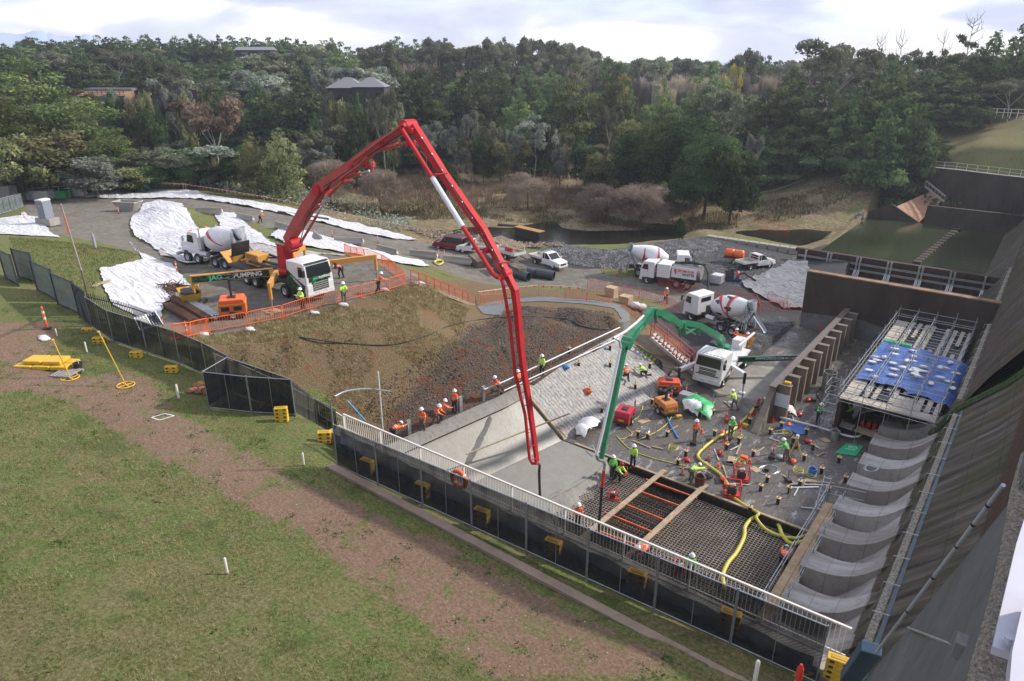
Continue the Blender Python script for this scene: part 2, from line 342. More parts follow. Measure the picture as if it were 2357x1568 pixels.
def gm():
 m=bpy.data.materials.new('ground_mix');m.use_nodes=True;nt=m.node_tree;b=nt.nodes['Principled BSDF'];L=nt.links
 b.inputs['Roughness'].default_value=.95;b.inputs['Specular IOR Level'].default_value=.15
 tc=N(nt,'ShaderNodeTexCoord')
 def noise(s,d=6,r=.65,dist=0):
  n=N(nt,'ShaderNodeTexNoise',inp={'Scale':s,'Detail':d,'Roughness':r,'Distortion':dist});L.new(tc.outputs['Object'],n.inputs['Vector']);return n.outputs[0]
 def rmp(src,stops):
  r=ramp(nt,stops);L.new(src,r.inputs[0]);return r.outputs[0]
 def mix(f,a,c,bt='MIX'):
  x=N(nt,'ShaderNodeMix',data_type='RGBA',blend_type=bt)
  for i,q in((0,f),(6,a),(7,c)):
   if isinstance(q,(int,float)):x.inputs[i].default_value=q
   elif isinstance(q,tuple):x.inputs[i].default_value=(*q,1)
   else:L.new(q,x.inputs[i])
  return x.outputs[2]
 nf=noise(9,8,.75);nm=noise(1.6,6,.7);nl=noise(.22,5,.6);nvf=noise(38,4,.7);nb=noise(.75,5,.6,.6)
 grass=rmp(nf,[(.30,(.040,.062,.016)),(.47,(.098,.135,.038)),(.62,(.175,.205,.068)),(.78,(.28,.27,.12))])
 dead=rmp(nf,[(.3,(.07,.058,.026)),(.5,(.17,.145,.07)),(.72,(.32,.27,.16))])
 g=mix(rmp(nm,[(.42,0),(.62,.75)]),grass,dead)
 g=mix(rmp(nl,[(.50,0),(.66,.75)]),g,dead)
 g=mix(rmp(noise(.5,5,.6),[(.58,0),(.66,.6)]),g,(.06,.09,.025))
 def blend(g,attr,col,jit=1.1,soft=.12):
  a=N(nt,'ShaderNodeAttribute',attribute_name='z_'+attr)
  ad=N(nt,'ShaderNodeMath',operation='MULTIPLY_ADD');L.new(nm,ad.inputs[0]);ad.inputs[1].default_value=jit;ad2=N(nt,'ShaderNodeMath',operation='ADD')
  ad.inputs[2].default_value=-jit/2;L.new(ad.outputs[0],ad2.inputs[0]);L.new(a.outputs['Fac'],ad2.inputs[1])
  return mix(rmp(ad2.outputs[0],[(.5-soft,0),(.5+soft,1)]),g,col)
 dirt=rmp(nf,[(.28,(.11,.070,.050)),(.5,(.215,.142,.100)),(.75,(.32,.24,.18))])
 dirt=mix(rmp(nb,[(.52,0),(.66,.7)]),dirt,grass)
 dirt=mix(rmp(nvf,[(.70,0),(.74,.6)]),dirt,(.5,.46,.42))
 g=blend(g,'dirt',dirt)
 dry=rmp(nf,[(.28,(.085,.060,.030)),(.48,(.150,.108,.062)),(.66,(.235,.180,.108)),(.8,(.40,.34,.21))])
 dry=mix(rmp(nb,[(.58,0),(.70,.85)]),dry,(.20,.072,.032))
 dry=mix(rmp(nm,[(.60,0),(.7,.55)]),dry,(.075,.095,.028))
 g=blend(g,'dry',dry,.5)
 rk=rmp(nf,[(.30,(.018,.014,.012)),(.48,(.075,.055,.044)),(.62,(.15,.125,.105)),(.78,(.34,.31,.28))])
 rk=mix(rmp(nb,[(.52,0),(.62,.85)]),rk,(.15,.055,.028))
 rk=mix(rmp(noise(1.1,5,.6),[(.60,0),(.68,.5)]),rk,(.085,.080,.030))
 g=blend(g,'rock',rk,.9)
 rd=rmp(nm,[(.3,(.13,.118,.10)),(.5,(.20,.185,.16)),(.7,(.265,.25,.225))])
 rd=mix(rmp(nf,[(.3,.35),(.7,0)]),rd,(.07,.06,.05))
 rd=mix(rmp(noise(.35,6,.6,1.2),[(.5,0),(.62,.45)]),rd,(.12,.095,.07))
 g=blend(g,'road',rd,.25,.06)
 gr=rmp(nvf,[(.30,(.012,.012,.013)),(.47,(.055,.055,.057)),(.60,(.115,.115,.118)),(.74,(.27,.27,.275))])
 gr=mix(rmp(noise(14,3,.5),[(.42,.5),(.6,0)]),gr,(.03,.03,.032))
 g=blend(g,'gravel',gr,.3,.08)
 re=rmp(nm,[(.28,(.07,.055,.028)),(.45,(.20,.16,.09)),(.6,(.33,.27,.175)),(.75,(.20,.185,.08))])
 re=mix(rmp(nf,[(.3,.6),(.62,0)]),re,(.045,.035,.02))
 re=mix(rmp(nl,[(.5,0),(.62,.5)]),re,(.09,.085,.03))
 g=blend(g,'reed',re,.4)
 fo_=rmp(nm,[(.3,(.03,.024,.012)),(.55,(.075,.06,.03)),(.75,(.12,.10,.04))])
 fo_=mix(rmp(nl,[(.55,0),(.68,.6)]),fo_,(.16,.07,.04))
 g=blend(g,'forest',fo_,.4)
 L.new(g,b.inputs['Base Color'])
 bp=N(nt,'ShaderNodeBump',inp={'Strength':.9,'Distance':.12});L.new(nf,bp.inputs['Height'])
 bp2=N(nt,'ShaderNodeBump',inp={'Strength':.6,'Distance':.04});L.new(nvf,bp2.inputs['Height']);L.new(bp.outputs[0],bp2.inputs['Normal']);L.new(bp2.outputs[0],b.inputs['Normal'])
 return m
me.materials.append(gm())
def drape(name,px,m,dz=.05,step=.7,jit=.15,world=False,wr=0.0,seed=1,parent=None,thick=0,zf=None,**t):
 w_=px if world else[G(*p)for p in px];rd=random.Random(seed);B=[];n=len(w_)
 for i in range(n):
  a=Vector((w_[i][0],w_[i][1]));b=Vector((w_[(i+1)%n][0],w_[(i+1)%n][1]));k=max(1,int((b-a).length/step))
  for j in range(k):
   q=a.lerp(b,j/k)
   if j:q+=Vector((rd.uniform(-jit,jit),rd.uniform(-jit,jit)))
   B.append(q)
 x0=min(q.x for q in B);x1=max(q.x for q in B);y0=min(q.y for q in B);y1=max(q.y for q in B)
 gx=np.arange(x0,x1,step);gy=np.arange(y0,y1,step);X,Y=np.meshgrid(gx,gy)
 X=X.ravel()+np.array([rd.uniform(-.2,.2)*step for _ in range(X.size)]);Y=Y.ravel()
 ins=inpoly([(q.x,q.y)for q in B],X,Y);pts=[Vector((a,b))for a,b in zip(X[ins],Y[ins])]
 nb=len(B)
 v,e,f,_,_,_=geometry.delaunay_2d_cdt(B+pts,[(i,(i+1)%nb)for i in range(nb)],[],0,1e-4)
 v=[Vector(p)for p in v];vx=np.array([p.x for p in v]);vy=np.array([p.y for p in v])
 cx=np.array([(v[a].x+v[b].x+v[c].x)/3 for a,b,c in f]);cy=np.array([(v[a].y+v[b].y+v[c].y)/3 for a,b,c in f])
 keep=inpoly([(q.x,q.y)for q in B],cx,cy)
 z=(bil(GZ,vx,vy)if zf is None else np.array([zf(a,b)for a,b in zip(vx,vy)]))+dz
 if wr:z=z+np.abs(vn(vx*.5+vy,vy-vx,2.4,seed,2))*wr*2
 mb=MB();mb.v=[(float(a),float(b),float(c))for a,b,c in zip(vx,vy,z)];mb.f=[tuple(q)for q,k in zip(f,keep)if k]
 return mb.build(name,m,parent,smooth='all',**t)
def fabric_mat(name,col,stain=(.5,.48,.44),amt=.35,rough=.7):
 m=M(name,col,rough,var=.06,scale=.6,dirt=stain,damt=amt);nt=m.node_tree;b=nt.nodes['Principled BSDF'];L=nt.links
 tc=N(nt,'ShaderNodeTexCoord');wv=N(nt,'ShaderNodeTexNoise',inp={'Scale':.5,'Detail':4,'Roughness':.5,'Distortion':1.6});mp_=N(nt,'ShaderNodeMapping')
 mp_.inputs['Scale'].default_value=(.8,3.2,1);mp_.inputs['Rotation'].default_value=(0,0,.5)
 L.new(tc.outputs['Object'],mp_.inputs[0]);L.new(mp_.outputs[0],wv.inputs['Vector'])
 bp=N(nt,'ShaderNodeBump',inp={'Strength':1.0,'Distance':.5});L.new(wv.outputs[0],bp.inputs['Height']);L.new(bp.outputs[0],b.inputs['Normal']);return m
def conc(name,col,rough=.75,stain=(.05,.035,.025),amt=.6,scale=.5,streak=None,bump=.3):
 m=M(name,col,rough,var=.16,scale=scale*3,bump=bump,bscale=14,spec=.3);nt=m.node_tree;b=nt.nodes['Principled BSDF'];L=nt.links
 src=b.inputs['Base Color'].links[0].from_socket
 tc=N(nt,'ShaderNodeTexCoord');mp_=N(nt,'ShaderNodeMapping');mp_.inputs['Scale'].default_value=streak or(1,1,1)
 L.new(tc.outputs['Object'],mp_.inputs[0]);no=N(nt,'ShaderNodeTexNoise',inp={'Scale':scale,'Detail':7,'Roughness':.68});L.new(mp_.outputs[0],no.inputs['Vector'])
 r=ramp(nt,[(.42,0.0),(.66,amt)]);L.new(no.outputs[0],r.inputs[0])
 x=N(nt,'ShaderNodeMix',data_type='RGBA');L.new(r.outputs[0],x.inputs[0]);L.new(src,x.inputs[6]);x.inputs[7].default_value=(*stain,1)
 L.new(x.outputs[2],b.inputs['Base Color']);return m
m_conc=conc('pale_concrete',(.30,.285,.26),amt=.35,stain=(.15,.13,.11))
m_wall=conc('stained_wall_concrete',(.055,.042,.034),stain=(.022,.012,.009),amt=.85,scale=.35,streak=(1,1,.35))
m_grey=conc('grey_concrete',(.20,.195,.19),amt=.45,stain=(.10,.09,.08))
m_cf=conc('counterfort_concrete',(.19,.16,.13),amt=.5,stain=(.09,.07,.05),streak=(1,1,.3))
m_galv=M('galvanised_steel',(.42,.44,.47),.38,.7,var=.2,scale=6)
m_scaf=M('scaffold_tube',(.33,.35,.38),.4,.6,var=.25,scale=3)
m_rust=M('rusty_steel',(.13,.06,.035),.85,.2,var=.4,scale=5)
m_rebar=M('rebar_steel',(.20,.155,.125),.7,.3,var=.3,scale=2)
m_ply=M('plywood',(.42,.30,.18),.8,var=.25,scale=2,dirt=(.12,.09,.06),damt=.6)
m_timb=M('weathered_timber',(.36,.27,.19),.85,var=.3,scale=2.5,dirt=(.14,.11,.08),damt=.7)
m_blackply=M('black_formply',(.02,.017,.015),.5,var=.4,scale=2,dirt=(.10,.08,.06),damt=.4)
m_white=M('white_steel_paint',(.62,.60,.56),.45,var=.1,scale=3,dirt=(.35,.3,.25),damt=.4)
m_orange=M('orange_paint',(.72,.12,.025),.5,var=.12,scale=5,dirt=(.3,.12,.06),damt=.5)
m_redp=M('red_paint',(.50,.035,.03),.4,var=.12,scale=3)
m_yel=M('yellow_plastic',(.60,.37,.03),.5,var=.12,scale=6,dirt=(.3,.2,.06),damt=.4)
m_black=M('black_rubber',(.018,.018,.02),.75,var=.3,scale=6,dirt=(.10,.085,.07),damt=.45)
m_blackp=M('black_plastic',(.02,.02,.022),.45,var=.2,scale=6)
m_glass=M('dark_glass',(.012,.016,.018),.06,var=.1,spec=.9)
def tex_floor():
 m=bpy.data.materials.new('wet_basin_floor');m.use_nodes=True;nt=m.node_tree;b=nt.nodes['Principled BSDF'];L=nt.links
 tc=N(nt,'ShaderNodeTexCoord')
 def no(s,d=6,r=.65,sc_=(1,1,1)):
  mp_=N(nt,'ShaderNodeMapping');mp_.inputs['Scale'].default_value=sc_;L.new(tc.outputs['Object'],mp_.inputs[0])
  n=N(nt,'ShaderNodeTexNoise',inp={'Scale':s,'Detail':d,'Roughness':r});L.new(mp_.outputs[0],n.inputs['Vector']);return n.outputs[0]
 def rp(src,st):r=ramp(nt,st);L.new(src,r.inputs[0]);return r.outputs[0]
 def mix(f,a,c):
  x=N(nt,'ShaderNodeMix',data_type='RGBA')
  for i,q in((0,f),(6,a),(7,c)):
   if isinstance(q,tuple):x.inputs[i].default_value=(*q,1)
   else:L.new(q,x.inputs[i])
  return x.outputs[2]
 base=rp(no(5,8,.75),[(.3,(.040,.036,.033)),(.5,(.085,.077,.070)),(.7,(.17,.16,.15))])
 base=mix(rp(no(.35,5),[(.48,0),(.60,.45)]),base,(.105,.082,.066))
 base=mix(rp(no(2.2,6,.7,(1,.28,1)),[(.57,0),(.63,.75)]),base,(.30,.30,.295))
 base=mix(rp(no(28,3,.6),[(.60,0),(.68,.5)]),base,(.24,.23,.22))
 L.new(base,b.inputs['Base Color'])
 L.new(rp(no(.6,5),[(.42,.22),(.6,.8)]),b.inputs['Roughness'])
 bp=N(nt,'ShaderNodeBump',inp={'Strength':.5,'Distance':.04});L.new(no(16,5),bp.inputs['Height']);L.new(bp.outputs[0],b.inputs['Normal']);return m
m_floor=tex_floor()
FY=37.3
def Tp(px,py,z):return U(px,py,z)
def xtop(y):return-30.3+(y-25)*.175 if y<35 else-28.55+(y-35)*.062
def ztop(y):return 2.8+min(1,max(0,(y-26)/24))*.7
def xcr(y):return-25.6+.19*(y-30.2)
def band(y0,y1,n,dz=0.0,ks=12):
 rows=[]
 for i in range(n+1):
  y=y0+(y1-y0)*i/n;a=xtop(y);c=xcr(y);rows.append([(a+(c-a)*k/ks,y,ztop(y)*(1-k/ks)+dz)for k in range(ks+1)])
 return rows
def flat(name,pts,z0,z1,m,**t):
 return MB().prism([(p[0],p[1])for p in pts],z0,z1,'XY').build(name,m,**t)
E_=lambda y:xcr(y)
flat('pale_floor_patch',[tuple(U(*q,0).xy)for q in((1560,893),(1600,850),(1650,835),(1850,850),(1862,868),(1800,893),(1742,922),(1655,906),(1610,880))],-.5,.012,conc('pale_pad',(.27,.255,.235),amt=.6,stain=(.13,.11,.09)),kind='structure')
flat('basin_floor',[(E_(FY),FY),(-5.0,FY),(-5.0,72.3),(-19.0,72.3),(-19,60),(-24.5,58.5),(-23,52),(E_(52),52)],-2.0,0.0,m_floor,kind='structure')
m_apron=M('laid_mesh_apron',(.33,.32,.31),.7,var=.25,scale=2,bump=.4,bscale=9,dirt=(.10,.095,.09),damt=.8)
def apron_mat():
 m=m_apron;nt=m.node_tree;b=nt.nodes['Principled BSDF'];L=nt.links;src=b.inputs['Base Color'].links[0].from_socket
 tc=N(nt,'ShaderNodeTexCoord')
 wv=N(nt,'ShaderNodeTexWave',wave_type='BANDS',bands_direction='Y',inp={'Scale':.9,'Distortion':9,'Detail':5,'Detail Scale':1.6,'Detail Roughness':.75});L.new(tc.outputs['Object'],wv.inputs['Vector'])
 r=ramp(nt,[(.05,.6),(.4,0)]);L.new(wv.outputs[0],r.inputs[0])
 x=N(nt,'ShaderNodeMix',data_type='RGBA');L.new(r.outputs[0],x.inputs[0]);L.new(src,x.inputs[6]);x.inputs[7].default_value=(.07,.065,.06,1)
 n=N(nt,'ShaderNodeTexNoise',inp={'Scale':.7,'Detail':6,'Roughness':.7});L.new(tc.outputs['Object'],n.inputs['Vector'])
 r2=ramp(nt,[(.62,0),(.68,.35)]);L.new(n.outputs[0],r2.inputs[0])
 y=N(nt,'ShaderNodeMix',data_type='RGBA');L.new(r2.outputs[0],y.inputs[0]);L.new(x.outputs[2],y.inputs[6]);y.inputs[7].default_value=(.14,.30,.27,1)
 L.new(y.outputs[2],b.inputs['Base Color'])
apron_mat()
rows=band(FY,51.2,26);rows2=[[(p[0],p[1],-2)for p in(r[0],r[-1])]for r in rows]
MB().grid(rows).build('apron_slope',m_apron,fix=False,kind='structure')
MB().grid([[U(1440,768,3.6),U(1505,772,3.6)],[U(1500,815,2.0),U(1560,822,2.0)],[U(1588,880,.02),U(1640,872,.02)]]).build('bare_ramp',conc('brown_ramp_concrete',(.27,.22,.17),amt=.5,stain=(.12,.09,.07)),kind='structure')
m_wet=M('fresh_concrete',(.235,.225,.20),.42,var=.10,scale=.8,bump=.18,bscale=5,dirt=(.16,.15,.13),damt=.55)
m_rough=M('unscreeded_concrete',(.19,.18,.165),.7,var=.22,scale=3,bump=1,bscale=4)
rows=band(17.7,FY-.15,30,.02)
MB().grid(rows).build('fresh_concrete_slope',m_wet,fix=False,kind='structure')
front=[(E_(17.7),17.7),(E_(FY),FY-.15),(U(1393,1060).x,FY-.15),(U(1375,1085).x,U(1375,1085).y),(U(1340,1110).x,U(1340,1110).y),(U(1290,1137).x,U(1290,1137).y),(U(1262,1150).x,U(1262,1150).y),(-18.5,28.5),(-18.2,26.0),(-18.8,23),(-18.0,20),(-18.4,17.7)]
flat('fresh_concrete_floor',front,-1.3,.016,m_wet,kind='structure')
def spill(name,poly,m,h0,h1,seed,**t):
 rows=[];n=len(poly)
 for i,(p,q)in enumerate(poly):
  p=Vector(p);q=Vector(q);rd=random.Random(seed+i);k=rd.uniform(-.25,.25)
  rows.append([(p.x+(q.x-p.x)*u+k*u,p.y+(q.y-p.y)*u+k*u,h0+(h1-h0)*(u**1.5)+rd.uniform(-.04,.04))for u in(0,.25,.5,.75,1)])
 return MB().grid(rows).build(name,m,smooth='all',fix=False,**t)
fr=[Vector((*p,0))for p in front[2:]]
ed=[]
for i in range(len(fr)-1):
 for k in range(4):
  p=fr[i].lerp(fr[i+1],k/4);ed.append((p+Vector((-.35,0,0)),p+Vector((1.0+.9*vn(p.y,1,1.5,4),-.7,0))))
spill('concrete_spill',ed,m_rough,.035,-.62,5,kind='structure')
stp=[]
for k in range(26):
 t=k/25;y=33.2-13*t
 a=xtop(y)+(xcr(y)-xtop(y))*min(1.0,.22+t*1.6)
 x=a if t<.48 else-25.6+(t-.48)*8.0+.19*(y-30.2)
 c=xcr(y);z=ztop(y)*max(0,(c-x)/(c-xtop(y)))
 wd=.38+.15*float(vn(t*9,2,1,3));stp.append([(x-wd,y,z+.05),(x,y+.1,z+.11+.04*math.sin(k*2.1)),(x+wd,y,z+.045)])
MB().grid(stp).build('screed_ridge',m_rough,smooth='all',fix=False,kind='structure')
edge=[[(xtop(y)-.1,y,ztop(y)+.1),(xtop(y)+.35,y,ztop(y)+.06+.05*math.sin(y*7)),(xtop(y)+.9,y,ztop(y)*.86+.08)]for y in np.arange(24,FY,.4)]
MB().grid(edge).build('rough_slab_edge',m_rough,smooth='all',fix=False,kind='structure')
flat('pit_floor',[(-19,17.6),(-5.8,17.6),(-5.8,FY),(-19.5,FY)],-1.85,-1.25,M('pit_floor_rubble',(.085,.08,.072),.8,var=.5,scale=6,bump=.6,bscale=10),kind='structure')
root=thing('formwork','black-faced timber formwork edging the pour bay along the dark yard floor','formwork',(0,FY,0))
f=MB();f.box((-12.3,-.05,-.72),(22.0,.05,1.4));f.build('form_face',m_blackply,root)
f=MB();f.box((-11.9,.07,.05),(22.8,.18,.07));f.build('form_rail',m_timb,root)
f=MB();p=Vector((xtop(FY),0,ztop(FY)));q=Vector((xcr(FY),0,0));f.bar(p+Vector((0,0,.12)),q+Vector((0,0,.12)),.14,.2);f.bar(p+Vector((-.3,.5,.1)),q+Vector((0,.45,.08)),.25,.05);f.build('slope_board',m_timb,root)
a=U(1310,955,2.6);b=U(1073,1050,1.9)
MB().tube([a+Vector((0,0,.1)),(a+b)/2+Vector((0,0,.12)),b+Vector((0,0,.14))],.06).build('screed_pipe',M('muddy_pipe',(.34,.29,.19),.6,var=.3),smooth=True,label='long muddy screed pipe lying down the fresh grey concrete',cat='pipe')
MB().bar(U(1375-10,970+55,.4),U(1372,1045,.2),.06).build('screed_rail',m_galv,label='short screed rail at the foot of the slab beside the formwork',cat='rail')
root=thing('retaining_wall','long near retaining wall under the white railing and the black fence','wall',(0,17.15,0))
f=MB();f.box((-12.9,0,4.1),(22.4,.7,11.9));f.build('wall_body',m_conc,root)
f=MB();f.box((-11.3,-2.25,10.0),(20.5,.34,.3));f.build('kerb',conc('kerb_concrete',(.25,.19,.15),amt=.4,stain=(.12,.1,.07)),root)
root=thing('divider_wall','tall rust-stained concrete divider wall closing the far end of the basin','wall',(0,72.6,0))
f=MB();f.prism([(-17.7,-1),(-17.9,6.0),(-9,6.05),(-.6,6.0),(3,7.5),(3,-1)],0,.7);f.build('wall_body',m_wall,root)
f=MB();f.box((-9.3,.35,6.05),(17.0,.8,.12));f.build('coping',M('rust_brown_coping',(.20,.12,.07),.85,var=.4,scale=1),root)
f=MB();f.prism([(-17.7,-.3),(-17.7,1.6),(-12,2.0),(-9,1.5),(-8.8,-.3)],-.02,.0);f.build('pale_wash',conc('washed_concrete',(.15,.15,.155),amt=.7,stain=(.06,.05,.05),scale=.5),root)
root=thing('counterfort_wall','low concrete wall with a row of slab counterforts beside the scaffold','wall',(0,0,0))
f=MB();f.prism([(48.2,.9),(50.6,2.9),(72.4,2.9),(72.4,-.5),(47.0,-.5),(47.0,.05)],-13.7,-13.2,'YZ');f.build('wall_body',m_cf,root)
for k in range(11):
 y=50.7+k*2.08
 f=MB();f.box((-12.72,y,1.1),(.98,.42,3.5));f.box((-12.72,y,2.88),(1.06,.5,.1));f.build('counterfort',m_cf,root,bev=.02)
f=MB();f.box((-13.35,61,2.95),(.5,22.8,.09));f.build('top_rail',M('dark_top_rail',(.12,.10,.09),.6,var=.3),root)
MB().box((-12.7,50.4,1.65),(1.0,.02,1.1)).build('notice_board',M('notice_white',(.62,.64,.70),.6,var=.05,scale=8,dirt=(.35,.36,.5),damt=.5),label='white handwritten notice board fixed to the end of the counterfort wall',cat='notice board')
MB().box((-12.6,50.9,3.02),(.5,.3,.18)).build('yellow_case',m_yel,bev=.03,label='small yellow case on top of the nearest counterfort',cat='case')
prof=[(-6.4,-1.3),(-5.6,-1.15),(-4.7,-.6),(-3.8,.35),(-2.9,1.5),(-2.1,2.85),(-1.45,4.4),(-.4,5.6),(.8,7.0),(2.0,8.9),(3.6,11.6),(5.4,14.6),(7.2,17.2),(9.5,19.2),(13,20)]
def dz_(x):
 for(a,c),(b,d)in zip(prof,prof[1:]):
  if a<=x<=b:return c+(d-c)*(x-a)/(b-a)
 return prof[0][1]if x<prof[0][0]else prof[-1][1]
def dense(n=3):
 o=[]
 for(a,c),(b,d)in zip(prof,prof[1:]):
  for k in range(n):o.append((a+(b-a)*k/n,c+(d-c)*k/n))
 return o+[prof[-1]]
pp=dense(4);yy=np.arange(6,150.1,.6)
rows=[[(x,y,z)for x,z in pp]for y in yy]
mb=MB().grid(rows)
def dam_mat():
 m=bpy.data.materials.new('dam_face_concrete');m.use_nodes=True;nt=m.node_tree;b=nt.nodes['Principled BSDF'];L=nt.links
 b.inputs['Roughness'].default_value=.85;b.inputs['Specular IOR Level'].default_value=.25
 tc=N(nt,'ShaderNodeTexCoord')
 def no(s,d=6,r=.65,sc_=(1,1,1)):
  mp_=N(nt,'ShaderNodeMapping');mp_.inputs['Scale'].default_value=sc_;L.new(tc.outputs['Object'],mp_.inputs[0])
  n=N(nt,'ShaderNodeTexNoise',inp={'Scale':s,'Detail':d,'Roughness':r});L.new(mp_.outputs[0],n.inputs['Vector']);return n.outputs[0]
 def rp(src,st):r=ramp(nt,st);L.new(src,r.inputs[0]);return r.outputs[0]
 def mix(f,a,c):
  x=N(nt,'ShaderNodeMix',data_type='RGBA')
  for i,q in((0,f),(6,a),(7,c)):
   if isinstance(q,tuple):x.inputs[i].default_value=(*q,1)
   else:L.new(q,x.inputs[i])
  return x.outputs[2]
 st=no(1.4,5,.6,(.12,1.0,.12))
 clean=rp(st,[(.35,(.24,.215,.20)),(.5,(.34,.32,.305)),(.62,(.43,.41,.40))])
 clean=mix(rp(no(2.5),[(.5,0),(.7,.4)]),clean,(.17,.15,.13))
 moss=rp(st,[(.36,(.026,.021,.018)),(.48,(.070,.058,.048)),(.62,(.125,.108,.092)),(.76,(.21,.19,.165))])
 moss=mix(rp(no(.25,4),[(.47,0),(.60,.65)]),moss,(.045,.055,.016))
 moss=mix(rp(no(.5,6,.7),[(.55,0),(.68,.6)]),moss,(.12,.06,.03))
 moss=mix(rp(no(30,2),[(.66,0),(.70,.5)]),moss,(.35,.32,.27))
 a=N(nt,'ShaderNodeAttribute',attribute_name='moss');ad=N(nt,'ShaderNodeMath',operation='MULTIPLY_ADD');L.new(st,ad.inputs[0]);ad.inputs[1].default_value=.6
 ad2=N(nt,'ShaderNodeMath',operation='ADD');ad.inputs[2].default_value=-.3;L.new(ad.outputs[0],ad2.inputs[0]);L.new(a.outputs['Fac'],ad2.inputs[1])
 col=mix(rp(ad2.outputs[0],[(.42,0),(.58,1)]),clean,moss)
 a2=N(nt,'ShaderNodeAttribute',attribute_name='rust');ad3=N(nt,'ShaderNodeMath',operation='MULTIPLY_ADD');L.new(no(2.5,7,.7),ad3.inputs[0]);ad3.inputs[1].default_value=.8;ad3.inputs[2].default_value=-.4
 ad4=N(nt,'ShaderNodeMath',operation='ADD');L.new(ad3.outputs[0],ad4.inputs[0]);L.new(a2.outputs['Fac'],ad4.inputs[1])
 col=mix(rp(ad4.outputs[0],[(.35,0),(.65,1)]),col,rp(no(6,7,.7),[(.3,(.030,.017,.010)),(.55,(.055,.032,.018)),(.75,(.11,.075,.048))]))
 mp3=N(nt,'ShaderNodeMapping');mp3.inputs['Rotation'].default_value=(0,0,R(90));L.new(tc.outputs['Object'],mp3.inputs[0]);bk=N(nt,'ShaderNodeTexBrick',inp={'Scale':1.0,'Mortar Size':.018,'Mortar Smooth':.4,'Brick Width':6.1,'Row Height':1.15,'Color1':(1,1,1,1),'Color2':(.88,.88,.88,1),'Mortar':(.5,.5,.5,1)});L.new(mp3.outputs[0],bk.inputs['Vector'])
 xm=N(nt,'ShaderNodeMix',data_type='RGBA',blend_type='MULTIPLY',inp={0:.85});L.new(col,xm.inputs[6]);L.new(bk.outputs[0],xm.inputs[7]);col=xm.outputs[2]
 L.new(col,b.inputs['Base Color'])
 bp=N(nt,'ShaderNodeBump',inp={'Strength':.5,'Distance':.05});L.new(no(9),bp.inputs['Height']);L.new(bp.outputs[0],b.inputs['Normal']);return m
m_dam=dam_mat()
root=thing('dam_spillway','huge weathered concrete dam face sweeping down to the basin at right','dam',(0,0,0))
face=mb.build('spillway_face',m_dam,root,smooth='all',fix=False)
def paint(o,fm,fr):
 me=o.data;n=len(me.vertices);co=np.empty(n*3);me.vertices.foreach_get('co',co);co=co.reshape(-1,3)
 for nm,fn in(('moss',fm),('rust',fr)):
  A=me.attributes.new(nm,'FLOAT','POINT');A.data.foreach_set('value',np.array([fn(*p)for p in co],dtype=np.float32))
def sst(a,b,x):t=max(0,min(1,(x-a)/(b-a)));return t*t*(3-2*t)
paint(face,lambda x,y,z:sst(-2.75,-1.9,x)+(sst(51.5,53,y)*.8),lambda x,y,z:sst(.15,.8,x-(y-17)*.042)*(1-sst(42,52,y)))
for k in range(11):
 y0=29.3+(k-3)*3.17;w_=1.75;f=MB();tops=[];n=9
 for i in range(n+1):
  t=i/n;x=-5.9+3.95*t;z=max(dz_(x)+.03,1.25+.10*t+2.1*t**3.2);tops.append((x,z))
 x_end,z_end=tops[-1];z_end=dz_(x_end)+.04;tops[-1]=(x_end,z_end);yw=lambda t:w_*(1-.45*t)
 rl=[]
 for i,(x,z)in enumerate(tops):
  t=i/n;zb=min(z-.02,dz_(x)-.25);ya=y0+.0*t;yb=y0+yw(t);rl.append([(x,ya,zb),(x,ya,z),(x,yb,z),(x,yb,zb)])
 f.grid(rl);f.add([rl[0][0],rl[0][1],rl[0][2],rl[0][3]],[(0,1,2,3)])
 o=f.build('baffle_block',m_dam,root,smooth=True);paint(o,lambda x,y,z:sst(-2.6,-1.9,x),lambda x,y,z:0)
for(ya,yb,nb)in((17,49.8,15),(52.5,71,8),(73.6,94,9)):
 f=MB();f.bar((-1.62,ya,4.30),(-1.5,yb,4.35),.30,.22);o=f.build('gutter_ledge',M('ledge_rubble',(.24,.22,.18),.95,var=.7,scale=9,bump=1,bscale=12),root)
 f=MB();f.bar((-1.28,ya,4.55),(-1.2,yb,4.6),.16,.3);f.build('gutter_channel',M('blue_grey_channel',(.07,.095,.115),.5,.3,var=.2),root)
 for k in range(nb):
  y=ya+(yb-ya)*(k+.5)/nb;f=MB();f.tube([(-1.85,y,4.35),(-1.8,y,4.75),(-1.15,y,4.85)],.022,5);f.build('bracket',m_galv,root)
f=MB();f.tube([(x,50.5,dz_(x)+.12)for x in(-2.6,-1.4,-.4,.8,2.0,3.6,5.4,8)],.26,6);f.build('cross_kerb',M('mossy_kerb',(.045,.075,.022),.95,var=.6,scale=6,bump=1),root)
rows=[]
for k in range(24):
 y=50.8+k*4.1;t=k/23;e=4.9+4.4*t;rows.append([(-1.45,y,3.4),(-1.3+.5*t,y,e),(-.2+.5*t,y,e+2.4),(1.2,y,e+4.8),(3.2,y,e+7),(6,y,e+9.5),(10,y,19.5)])
o=MB().grid(rows).build('upper_monolith',m_dam,root,smooth='all',fix=False);paint(o,lambda x,y,z:1,lambda x,y,z:.45)
for k,y in enumerate((54,60,66)):
 pass
def UP(px,py,k=.15,c=.47):
 r=ray(px,py);t=c/(r.x-k*r.z)if True else 0
 return Vector((r.x*t,r.y*t,CH+r.z*t))
root=thing('crest_wall','smooth grey concrete crest wall falling away below the camera at lower right','wall',(0,0,0))
bot=[(1930,1640),(1973,1582),(2030,1520),(2100,1433),(2200,1310),(2300,1186),(2337,1140),(2362,1105)]
topl=[(2216,1640),(2230,1582),(2245,1520),(2262,1460),(2290,1358),(2316,1230),(2332,1130),(2357,1040)]
